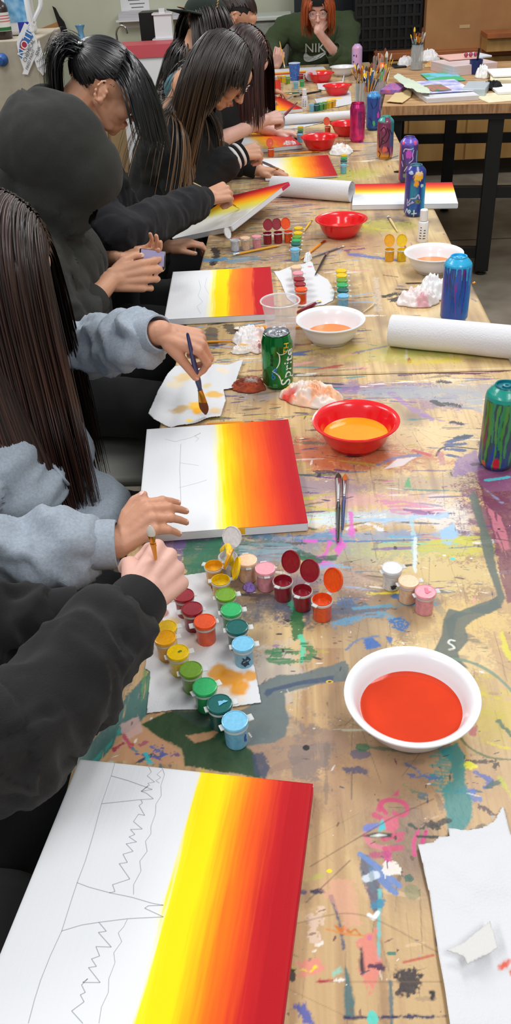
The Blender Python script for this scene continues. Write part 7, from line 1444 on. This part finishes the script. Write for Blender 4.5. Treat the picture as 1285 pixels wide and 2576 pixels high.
for k, x in enumerate((1172, 1184, 1196)):
    P = at(x, 138 - k, BZ + .075); o = link('red_bead', lathe([(.0001, -.012)] + [(.012 * math.cos(a), .012 * math.sin(a)) for a in np.linspace(-1.3, 1.3, 9)] + [(.0001, .012)], 20), mat('raspberry', (165, 60, 85), rough=.3, coat=.4)); o.location = tuple(P); tag(o, ('left', 'middle', 'right')[k] + ' one of three raspberry red beads on the booklet stack', 'bead', 'red beads on the booklet stack')
flatbox('box', 'translucent pale blue tray by the crumpled white tissue on the workbench', 'box', [(1170, 203), (1222, 205), (1232, 222), (1170, 224)], .035, mat('milky_plastic', (205, 218, 228), rough=.3, alpha=.85), bev=.004)
P = at(1195, 186, BZ); t = thing('blue_cup', 'dark blue plastic cup with a pen standing in it on the workbench', 'cup', P)
link('cup_wall', lathe([(.0001, 0), (.03, 0), (.036, .07), (.034, .07), (.028, .004), (.0001, .004)], 32), mat('dark_blue_plastic', (30, 45, 105), rough=.35), t); link('pen', tube([(0, 0, .01), (.01, .0, .125)], .006, 8), mat('black_handle', (18, 18, 22)), t)
flatbox('notebook', 'open cream spiral notebook at the right edge of the workbench', 'notebook', [(1232, 178), (1320, 175), (1330, 200), (1235, 200)], .03, cream)
flatbox('sketch_pad', 'white sketch pad lying on top of the cream notebook at the right edge', 'sketch pad', [(1224, 172), (1320, 170), (1330, 186), (1240, 192)], .008, wpap, z=BZ + .033)
flatbox('newspaper', 'cream newsprint sheet hanging near the front edge of the workbench at right', 'paper', [(1195, 238), (1300, 228), (1320, 250), (1215, 258)], .003, cream)
flatbox('paper_stack', 'white papers in front of the cream notebook at the right edge', 'paper stack', [(1245, 212), (1320, 208), (1330, 228), (1235, 232)], .012, wpap, z=BZ + .0035)
P = at(1237, 222, BZ); o = crumple('black_scribble_cloth', 'black crumpled strip of plastic among the papers', 'plastic strip', 1238, 220, .045, .04, .03, (22, 22, 24), (), 71, z=BZ + .01)
crumple('crumpled_tissue', 'white crumpled tissue beside the pale blue tray on the workbench', 'tissue', 1212, 195, .035, .05, .06, (240, 240, 240), (), 72, z=BZ)
crumple('crumpled_tissue', 'white rounded bundle of tissue behind the jar of pens on the workbench', 'tissue', 1078, 152, .06, .05, .06, (232, 230, 230), (), 73, z=BZ)
crumple('crumpled_tissue', 'gray-white crumpled paper left of the jar of pens on the workbench', 'tissue', 1020, 165, .05, .05, .05, (220, 218, 220), (), 75, z=BZ)
crumple('ribbon_scrap', 'scrap of orange and turquoise ribbon near the jar of pens', 'ribbon', 1087, 168, .04, .04, .03, (215, 190, 140), [(.3, .2, .5, (80, 170, 180), .9), (-.4, -.2, .4, (225, 140, 40), .9)], 77, z=BZ)
flatbox('scissor_tray', 'dark tray lying behind the yellowed paper on the workbench', 'tray', [(985, 160), (1015, 158), (1018, 166), (988, 168)], .01, BL)
brush_jar(1047, 176, 'clear jar of pens and brushes on the right workbench', 'jar on the right workbench', .036, .13, 11, 5, zb=BZ, hl=(.17, .22), cols=('black', 'blue', 'red', 'blue', 'green', 'natural'))
# ================================================================ back counter, cabinets, crate, cardboard box
cab = mat('tan_cabinet', (196, 152, 92), rough=.55, rgb2=(180, 136, 78), vscale=3, stretch=(6, 6, .6))
ctr_m = mat('orange_brown_countertop', (158, 92, 52), rough=.5, var=.12, vscale=12)
CY = 6.48; CZ = .80
xs = [.55, 1.02, 1.6, 2.2]; xb = [aty(x, 360, CY)[0] for x in (1023, 1168)]
edges = [.56, xb[0], xb[1], xb[1] + (xb[1] - xb[0]), xb[1] + 2 * (xb[1] - xb[0])]
for k in range(4):
    x0, x1 = edges[k], edges[k + 1]
    lb = ['leftmost tan base cabinet, mostly hidden behind the far workbench leg', 'tan base cabinet seen between the two far legs of the workbench', 'tan base cabinet seen right of the farther workbench leg', 'tan base cabinet at the right picture edge behind the near workbench leg'][k]
    t = thing('base_cabinet', lb, 'cabinet', ((x0 + x1) / 2, CY, 0), (0, 0, 0)); w = (x1 - x0) / 2
    link('cabinet_body', box(-w, w, 0, .55, .11, CZ - .03), cab, t, smooth=False); link('toe_kick', box(-w, w, .05, .09, 0, .11), mat('toe_kick_dark', (58, 50, 44), rough=.8), t, smooth=False)
    link('door', box(-w + .006, w - .006, -.02, -.001, .115, CZ - .2), cab, t, bevel=.002)
    d = link('drawer', box(-w + .006, w - .006, -.02, -.001, CZ - .19, CZ - .035), cab, t, bevel=.002)
    link('handle', box(-.04, .04, -.04, -.0205, CZ - .12, CZ - .105), mat('steel_pull', (190, 190, 188), rough=.3, metal=1), d)
o = link('countertop', box(.56, edges[4], CY - .03, CY + .60, CZ - .029, CZ + .012), ctr_m, None, bevel=.003); tag(o, 'orange-brown countertop over the tan cabinets under the black crate', 'countertop')
x0 = aty(1222, 150, CY - .2)[0]
t = thing('drawer_unit', 'tan drawer unit with a pull handle at the upper right picture edge', 'drawer unit', (x0 + .45, CY - .21, CZ + .013))
z1 = aty(1250, 118, CY - .21)[2] - CZ - .013
link('unit_body', box(-.45, .45, .02, .22, 0, .05 + max(z1, .03)), cab, t, smooth=False); link('unit_top', box(-.46, .46, -.02, .22, .0501 + max(z1, .03), .075 + max(z1, .03)), ctr_m, t)
link('pull_handle', tube([(-.15, -.01, .06), (-.15, -.03, .06), (-.05, -.03, .06), (-.05, -.01, .06)], .006, 8), mat('steel_pull', (190, 190, 188)), t)
# black crate
cy = 6.62
a, b = aty(895, 60, cy), aty(1058, 60, cy); zb = CZ + .0125; zt = 1.62
t = thing('storage_crate', 'large black plastic lattice crate standing on the counter behind the person in green', 'crate', ((a[0] + b[0]) / 2, cy, zb)); w = (b[0] - a[0]) / 2; h = .55
blp = mat('black_plastic', (14, 15, 17), rough=.4)
g = G()
def addb(g, *a): q = box(*a); g.add(q.V(), q.f)
nx, nz = 9, 8
for i in range(nx + 1): x = -w + 2 * w * i / nx; addb(g, x - .008, x + .008, 0, .012, 0, h)
for k in range(nz + 1): z = h * k / nz; addb(g, -w, w, -.002, .014, z - (.008 if k else 0), z + .008)
link('lattice_front', g, blp, t, smooth=False)
link('crate_shell', merge(box(-w, -w + .01, .015, .42, 0, h), box(w - .01, w, .015, .42, 0, h), box(-w, w, .41, .42, 0, h), box(-w, w, .015, .42, 0, .01), box(-w + .012, w - .012, .03, .04, .012, h - .03)), blp, t, smooth=False)
link('rim', merge(box(-w - .012, w + .012, -.02, .0, h - .03, h + .005), box(-w - .012, w + .012, .0, .44, h + .0055, h + .012)), blp, t, smooth=False)
# cardboard box with open flap
a, b = aty(1072, 60, 6.50), aty(1300, 60, 6.50); card = mat('cardboard', (176, 128, 82), rough=.8, rgb2=(158, 112, 70), vscale=4)
t = thing('cardboard_box', 'big brown cardboard box on the counter behind the workbench', 'box', ((a[0] + b[0]) / 2, 6.52, zb)); w = (b[0] - a[0]) / 2
link('box_body', box(-w, w, 0, .42, 0, .47), card, t, smooth=False)
fl = G(); n = 14; v = []
for i in range(n): 
    u = -w + 2 * w * .62 * i / (n - 1); v += [(u, -.008, .40 - .07 * math.sin(math.pi * i / (n - 1))), (u, -.012, .48)]
fl.add(v, [(2 * i, 2 * i + 2, 2 * i + 3, 2 * i + 1) for i in range(n - 1)]); o = link('torn_flap', fl, card, t); m_ = o.modifiers.new('t', 'SOLIDIFY'); m_.thickness = .004
link('packing_tape', box(-w * .25, -w * .02, -.002, -.0002, .12, .14), mat('tape', (195, 165, 120), rough=.3), t, smooth=False)
P = aty(1160, 8, 6.40); t2 = thing('white_tub', 'white plastic tub tilted on top of the cardboard box, cut by the picture top', 'tub', (P[0], 6.62, zb + .471)); link('tub_wall', lathe([(.0001, 0), (.13, 0), (.15, .12), (.147, .12), (.125, .005), (.0001, .005)], 40), white_pl, t2)
# ================================================================ left side: counter with jars, filing cabinet, things on the wall
LY = 6.55
o = link('countertop', box(-3.4, -.62, LY, LY + .62, .765, .80), mat('brown_counter', (170, 118, 78), rough=.5, var=.1), None, bevel=.003); tag(o, 'brown countertop along the back wall behind the seated people at left', 'countertop')
t = thing('base_cabinet', 'tan cabinet under the back left countertop', 'cabinet', (-2.0, LY + .03, 0)); link('cabinet_body', box(-1.38, 1.36, 0, .56, 0, .764), mat('mint_cabinet', (176, 150, 112), rough=.6), t, smooth=False)
for k in range(4): link('door', box(-1.36 + k * .68, -.70 + k * .68, -.02, -.001, .1, .74), mat('tan_door', (186, 158, 118), rough=.6), t, smooth=False, bevel=.002)
def onb(px, py, y): return aty(px, py, y)
gl_m = lambda n, rgb, a=.8: mat(n, rgb, rough=.2, alpha=a, coat=.5)
def simple(name, label, cat, px, py, y, prof, m, n=28, z=None, group=None):
    P = aty(px, py, y); P[2] = .8001 if z is None else z
    o = link(name, lathe(prof, n), m, None); o.location = tuple(P); return tag(o, label, cat, group)
simple('vase', 'sky blue vase with flared neck on the back left counter', 'vase', 210, 130, 6.9, [(.0001, 0), (.04, 0), (.052, .05), (.045, .10), (.022, .17), (.02, .20), (.036, .235), (.032, .235), (.016, .2), (.0001, .19)], mat('sky_ceramic', (110, 165, 205), rough=.3, coat=.4))
for k, (x, hh, rr_, rgb, nm) in enumerate([(180, .12, .02, (95, 110, 85), 'dark green'), (192, .13, .022, (205, 195, 185), 'pink-capped clear'), (200, .08, .02, (215, 215, 205), 'short pale'), (152, .15, .018, (190, 205, 190), 'slim clear'), (142, .17, .02, (150, 170, 130), 'tall greenish'), (165, .1, .022, (170, 170, 160), 'cloudy glass')]):
    simple('jar', nm + ' jar among the clutter on the back left counter', 'jar', x, 150, 6.72 - .02 * (k % 3), [(.0001, 0), (rr_, 0), (rr_, hh * .7), (rr_ * .6, hh * .8), (rr_ * .6, hh), (.0001, hh)], gl_m('jar_' + nm.split()[0], rgb))
o = link('blue_carton', boxc(.12, .1, .14), mat('royal_blue_card', (35, 50, 150), rough=.5)); P = aty(120, 160, 6.64); o.location = (P[0], 6.66, .8001); tag(o, 'royal blue carton on the back left counter beside the notice sheet', 'carton')
o = link('blue_carton', boxc(.1, .08, .12), mat('royal_blue_card', (35, 50, 150))); P = aty(152, 160, 6.85); o.location = (P[0] + .02, 6.86, .8001); tag(o, 'smaller royal blue carton standing behind the slim jars', 'carton')
fx = aty(290, 80, 6.95)
t = thing('faucet', 'curved chrome gooseneck faucet by the back wall above the ponytail', 'faucet', (fx[0], 6.98, .8001)); zt_ = aty(290, 66, 6.95)[2] - .80
link('gooseneck', tube(spline([(0, 0, 0), (0, 0, zt_ * .6), (0, 0, zt_ * .8), (.02, 0, zt_ * .95), (.045, 0, zt_), (.07, 0, zt_ * .93), (.08, 0, zt_ * .75)], 30), .008, 12), mat('chrome', (200, 200, 200), rough=.15, metal=1), t)
# whiteboard tray with papers, notice page
P0, P1 = aty(328, 48, BY - .05), aty(432, 45, BY - .05)
t = thing('wall_shelf_tray', 'white tray on the back wall holding papers with red lettering', 'shelf', ((P0[0] + P1[0]) / 2, BY - .001, P0[2])); w = (P1[0] - P0[0]) / 2 + .1
link('tray', box(-w, w, -.12, 0, -.012, 0), white_pl, t, smooth=False); link('paper_pile', box(-w + .02, w - .02, -.11, -.01, .0005, .05), mat('paper_pile', (225, 225, 228), rough=.8, rgb2=(190, 190, 200), vscale=30, stretch=(.2, .2, 40)), t, smooth=False)
g = text_geo('RAKU', .06, .0002).xf(basis([1, 0, 0], [0, 0, 1], [0, -1, 0], [0, -.1105, .025])); link('red_lettering', g, mat('red_marker', (200, 50, 80), rough=.6), t, smooth=False)
P = aty(340, 20, BY - .01); t = thing('wall_notice', 'printed white notice page taped to the back wall left of the cap', 'notice', (P[0], BY - .002, P[2]), (0, 0, 0))
link('page', box(-.11, .11, -.001, 0, -.13, .15), wpap, t, smooth=False)
link('print_lines', merge(*[box(-.05 + .01 * (k % 3), .075 - .012 * (k % 4), -.002, -.0011, .12 - .024 * k, .126 - .024 * k) for k in range(8)]), mat('print_gray', (110, 110, 115), rough=.8), t, smooth=False)
# black box and white basket behind the cap, red/white crate
P = aty(385, 85, 6.8); o = link('black_box', boxc(.16, .2, .30), blp, None, smooth=False); o.location = (P[0], 6.85, .8001); tag(o, 'black box standing on the counter left of the white basket', 'box')
P = aty(410, 80, 6.62); t = thing('white_basket', 'white plastic basket with slotted handles behind the long-haired person in the cap', 'basket', (P[0], 6.70, .95)); 
link('basket_wall', box(-.06, .06, -.05, .05, 0, .14), white_pl, t, smooth=False); link('basket_rim', merge(box(-.07, .07, -.06, .06, .141, .15), box(-.02, .02, -.055, -.05, .15, .18)), white_pl, t, smooth=False)
P = aty(365, 150, 6.40); t = thing('storage_bin', 'white bin with a red lid band behind the black-haired person with a hair clip', 'bin', (P[0], 6.36, 0))
zb_ = aty(365, 110, 6.3)[2]; link('bin_body', box(-.16, .19, -.12, .1, 0, zb_ - .075), white_pl, t, smooth=False); link('lid_band', box(-.17, .2, -.13, .11, zb_ - .0745, zb_), mat('coral_lid', (205, 85, 95), rough=.5), t, smooth=False)
bk = link('basket_stand', boxc(.16, .14, .149), white_pl, None, smooth=False); bk.location = (t2.location[0] * 0 + aty(410, 80, 6.62)[0], 6.70, .8001); tag(bk, 'white box under the slotted white basket', 'box')
# gray bins behind the person in green
binm = mat('scuffed_gray_bin', (170, 172, 160), rough=.5, rgb2=(115, 118, 110), vscale=9)
P = aty(700, 100, 7.05); t = thing('trash_bin', 'scuffed gray bin with a white rim left of the person in green', 'bin', (P[0] - .13, 7.13, 0)); zt_ = aty(690, 42, 6.9)[2]
link('bin_wall', boxc(.42, .30, zt_ - .03), binm, t, smooth=False, bevel=.02); link('rim', boxc(.46, .34, .03, (0, 0, zt_ - .0299)), mat('pale_rim', (200, 205, 195), rough=.5), t, bevel=.008)
P = aty(740, 20, 7.3); o = link('dark_cupboard', box(-.30, .45, 0, .28, 0, 1.75), mat('navy_black_cupboard', (30, 34, 40), rough=.5), None, smooth=False); o.location = (P[0] + .30, 7.205, 0); tag(o, 'dark cupboard standing against the back wall behind the person in green', 'cupboard')
o = link('wooden_crate_edge', box(-.35, .5, 0, .02, 0, .55), mat('reddish_brown_board', (150, 85, 50), rough=.6), None, smooth=False); P = aty(690, 160, 6.85); o.location = (P[0], 6.86, 0); tag(o, 'reddish-brown board below the gray bin, beyond the far table end', 'board')
# filing cabinet
FX, FY = aty(92, 110, 4.75)[0], 4.75; ZF = aty(50, 100, 4.75)[2]
t = thing('filing_cabinet', 'beige metal filing cabinet in the upper left corner with mint drawer fronts', 'filing cabinet', (FX, FY, 0))
beige = mat('beige_metal', (178, 168, 150), rough=.45, var=.05)
link('cabinet_body', box(-.75, 0, 0, .55, 0, ZF), beige, t, smooth=False, bevel=.006)
mint = mat('mint_metal', (170, 178, 152), rough=.45)
for k in range(3):
    z0 = ZF - .06 - .34 * (k + 1); d = link('drawer', box(.0005, .02, .02, .53, z0, z0 + .33), mint, t, bevel=.004)
    link('handle', tube([(.022, .22, z0 + .25), (.04, .22, z0 + .25), (.04, .33, z0 + .25), (.022, .33, z0 + .25)], .005, 8), mat('chrome', (200, 200, 200)), d)
P = aty(6, 150, FY); o = link('magnet_clip', lathe([(.0001, 0), (.03, 0), (.028, .02), (.014, .04), (.018, .05), (.0001, .052)], 24), mat('clip_blue', (40, 85, 150), rough=.4)); o.location = (P[0], FY - .0015, P[2] + .0); o.rotation_euler = (R(90), 0, 0); tag(o, 'blue round magnet clip on the front of the beige filing cabinet', 'magnet')
P = aty(14, 95, FY + .1); t = thing('brown_bottle', 'dark brown bottle with white, red and green label on the filing cabinet', 'bottle', (P[0], FY + .08, ZF + .001)); 
link('bottle_body', lathe([(.0001, 0), (.04, 0), (.042, .004), (.042, .13), (.036, .15), (.018, .165), (.018, .18)], 36), mat('brown_plastic', (48, 32, 28), rough=.3, coat=.4), t)
link('cap', lathe([(.02, .172), (.021, .2), (.0001, .202)], 30), blp, t)
link('label_band', lathe([(.0425, .035), (.0425, .115)], 36), mat('bottle_label', (225, 222, 215), rough=.6), t); link('label_green_stripe', lathe([(.0429, .037), (.0429, .052)], 36), mat('label_green', (40, 110, 60), rough=.6), t)
link('label_red_print', merge(*[lathe([(.0429, .075 + .012 * k), (.0429, .079 + .012 * k)], 36) for k in range(3)]), mat('label_red', (205, 90, 95), rough=.6), t)
P = aty(38, 92, FY + .2); t = thing('detergent_jug', 'white plastic jug with blue label behind the dark brown bottle', 'jug', (P[0], FY + .24, ZF + .001))
link('jug_body', box(-.10, .10, -.05, .06, 0, .24), white_pl, t, bevel=.02); link('blue_label', box(-.02, .08, -.0515, -.0502, .06, .2), mat('label_cyan', (70, 150, 205), rough=.5, rgb2=(150, 195, 225), vscale=25), t, smooth=False); link('dark_blue_base', box(.03, .085, -.053, -.0516, .005, .06), mat('royal_blue_card', (35, 50, 150)), t, smooth=False)
link('handle', tube(spline([(.10, 0, .22), (.14, 0, .2), (.15, 0, .13), (.10, 0, .06)], 16), .012, 8), white_pl, t)
# notice sheet hanging on the cabinet corner
t = thing('notice_sheet', 'crumpled notice sheet with blue and red banner on the filing cabinet corner', 'notice', (FX + .03, FY - .012, ZF))
def sheetpts(pts, y): return [aty(px, py, y) - np.array([FX + .03, FY - .012, ZF]) for px, py in pts]
def panel(name, pts, m, dy=0., par=t, th=.001):
    Q = sheetpts(pts, FY - .02 + dy); g = G(); v = [tuple(q) for q in Q]; g.add(v, [tuple(range(len(v)))]); o = link(name, g, m, par, smooth=False); s_ = o.modifiers.new('t', 'SOLIDIFY'); s_.thickness = th; return o
panel('page', [(62, 57), (80, 70), (92, 95), (98, 128), (86, 150), (75, 175), (70, 188), (56, 186), (60, 175), (48, 140), (42, 110), (45, 92), (52, 80)], wpap)
panel('page', [(86, 150), (98, 100), (106, 130), (118, 165), (117, 180), (108, 190), (95, 175)], wpap, .004)
panel('blue_banner', [(70, 70), (84, 92), (58, 128), (54, 148), (47, 140), (50, 108)], mat('banner_blue', (60, 120, 190), rough=.6), -.003)
panel('red_banner', [(58, 98), (68, 112), (60, 126), (52, 125), (50, 112)], mat('banner_red', (190, 50, 70), rough=.6), -.005)
Fn = sheetpts([(68, 95)], FY - .028)[0]
def ltext(s_, px, py, size, m, ang, name): 
    q = sheetpts([(px, py)], FY - .029)[0]; c_, s2 = math.cos(ang), math.sin(ang)
    link(name, text_geo(s_, size, .0002).xf(basis([c_, 0, s2], [-s2, 0, c_], [0, -1, 0], q)), m, t, smooth=False)
ltext('NOTICE', 68, 97, .050, wpap, R(58), 'banner_lettering'); blk2 = mat('notice_black', (60, 62, 66), rough=.7)
ltext('CHEMICAL', 73, 128, .024, blk2, R(55), 'notice_lettering'); ltext('FIRED PAINT', 76, 150, .018, blk2, R(58), 'notice_lettering')
ltext('SINK', 96, 128, .022, blk2, R(60), 'notice_lettering'); ltext('PLEASE', 101, 150, .014, blk2, R(30), 'notice_lettering'); ltext('THANKS', 106, 166, .014, blk2, R(30), 'notice_lettering')
# machete-shaped black blade and strip of wood on the wall
P = aty(150, 70, BY - .03); t = thing('knife', 'black broad-bladed tool leaning against the back wall', 'tool', (P[0], BY - .02, P[2]))
pts = [(132, 15), (140, 20), (150, 40), (162, 55), (169, 75), (169, 92), (167, 104), (160, 100), (152, 75), (143, 50)]
g = G(); v = [tuple(aty(a_, b_, BY - .03) - np.array([P[0], BY - .02, P[2]])) for a_, b_ in pts]; g.add(v, [tuple(range(len(v)))]); o = link('blade', g, blp, t, smooth=False); s_ = o.modifiers.new('t', 'SOLIDIFY'); s_.thickness = .01
P = aty(125, 75, BY - .02); A_, B_ = aty(97, 86, BY - .03), aty(150, 65, BY - .03); L = np.linalg.norm(B_ - A_); o = link('wood_strip', box(-L / 2, L / 2, -.012, 0, -.03, .03), mat('strip_wood', (190, 140, 85), rough=.6)); o.location = tuple((A_ + B_) / 2 + np.array([0, .012, 0])); o.rotation_euler[1] = -math.atan2(B_[2] - A_[2], B_[0] - A_[0]); tag(o, 'slanting brown strip of wood on the back wall above the notice sheet', 'wood strip')
# floor-standing seats on the left side
seatm = mat('gray_seat', (128, 128, 124), rough=.5, bump=.1); 
def stool(x, y, label, w=.36):
    t = thing('stool', label, 'stool', (x, y, 0), (0, 0, 0), 'stools along the left of the tables')
    link('seat', lathe([(.0001, .435), (w / 2 - .02, .435), (w / 2, .44), (w / 2, .458), (w / 2 - .01, .465), (.0001, .465)], 48), seatm, t)
    for k in range(4):
        a = R(45 + 90 * k); link('leg', tube([(w * .33 * math.cos(a), w * .33 * math.sin(a), .434), (w * .5 * math.cos(a), w * .5 * math.sin(a), 0)], .012, 10), BL, t)
    link('foot_ring', tube([(w * .42 * math.cos(a), w * .42 * math.sin(a), .2) for a in np.linspace(0, 2 * np.pi, 33)], .008, 8, cap=False), BL, t)
for (x_, y_, n_) in [(-.68, .70, 'nearest stool, under the person in the black sweatshirt'), (-.60, 1.38, 'stool under the person in the gray hoodie'), (-.68, 2.60, 'stool under the person in the navy hoodie'), (-.55, 3.22, 'stool under the person in the varsity jacket'), (-.53, 3.93, 'stool under the person in the black tee'), (-.62, 4.43, 'stool under the person wearing the cap'), (-.52, 5.01, 'stool under the person with tied-up hair'), (.19, 6.88, 'stool under the person in the green sweatshirt')]: stool(x_, y_, n_)
t = thing('chair', 'gray seat on a black frame between the hooded person and the gray hoodie', 'chair', (-.50, 1.98, 0))
link('seat', boxc(.46, .42, .03, (0, 0, .43)), seatm, t, bevel=.012)
link('frame_bar', merge(box(-.23, .23, -.235, -.215, .405, .425), box(-.23, .23, .215, .235, .405, .425)), BL, t)
for sx in (-1, 1):
    for sy in (-1, 1): link('leg', tube([(sx * .21, sy * .2, .4), (sx * .22, sy * .21, 0)], .011, 10), BL, t)
# lights and world
def area(x, y, sx, sy, e, z=2.9, col=(1, .99, .97)):
    l = bpy.data.lights.new('ceiling_panel', 'AREA'); l.shape = 'RECTANGLE'; l.size, l.size_y = sx, sy; l.energy = e; l.color = col
    o = bpy.data.objects.new('ceiling_panel', l); COL.objects.link(o); o.location = (x, y, z); return o
for x in (-1.6, .9):
    for y in (-.4, 2.2, 4.8): area(x, y, .6, 1.3, 27)
w = bpy.data.worlds.new('World'); SC.world = w; w.use_nodes = True; w.node_tree.nodes['Background'].inputs[0].default_value = (.93, .96, 1, 1); w.node_tree.nodes['Background'].inputs[1].default_value = .36
cam = bpy.data.cameras.new('Camera'); co = bpy.data.objects.new('Camera', cam); COL.objects.link(co)
Mx = np.eye(4); Mx[:3, 0] = RT; Mx[:3, 1] = UP; Mx[:3, 2] = -FW; Mx[:3, 3] = CAM; co.matrix_world = Matrix(Mx.tolist())
cam.sensor_fit = 'VERTICAL'; cam.sensor_height = 36; cam.lens = FPX / 2576 * 36; cam.clip_start = .02
SC.camera = co
SC.view_settings.view_transform = 'Standard'; SC.view_settings.look = 'None'; SC.view_settings.gamma = 1; SC.view_settings.use_curve_mapping = False; SC.view_settings.exposure = .12
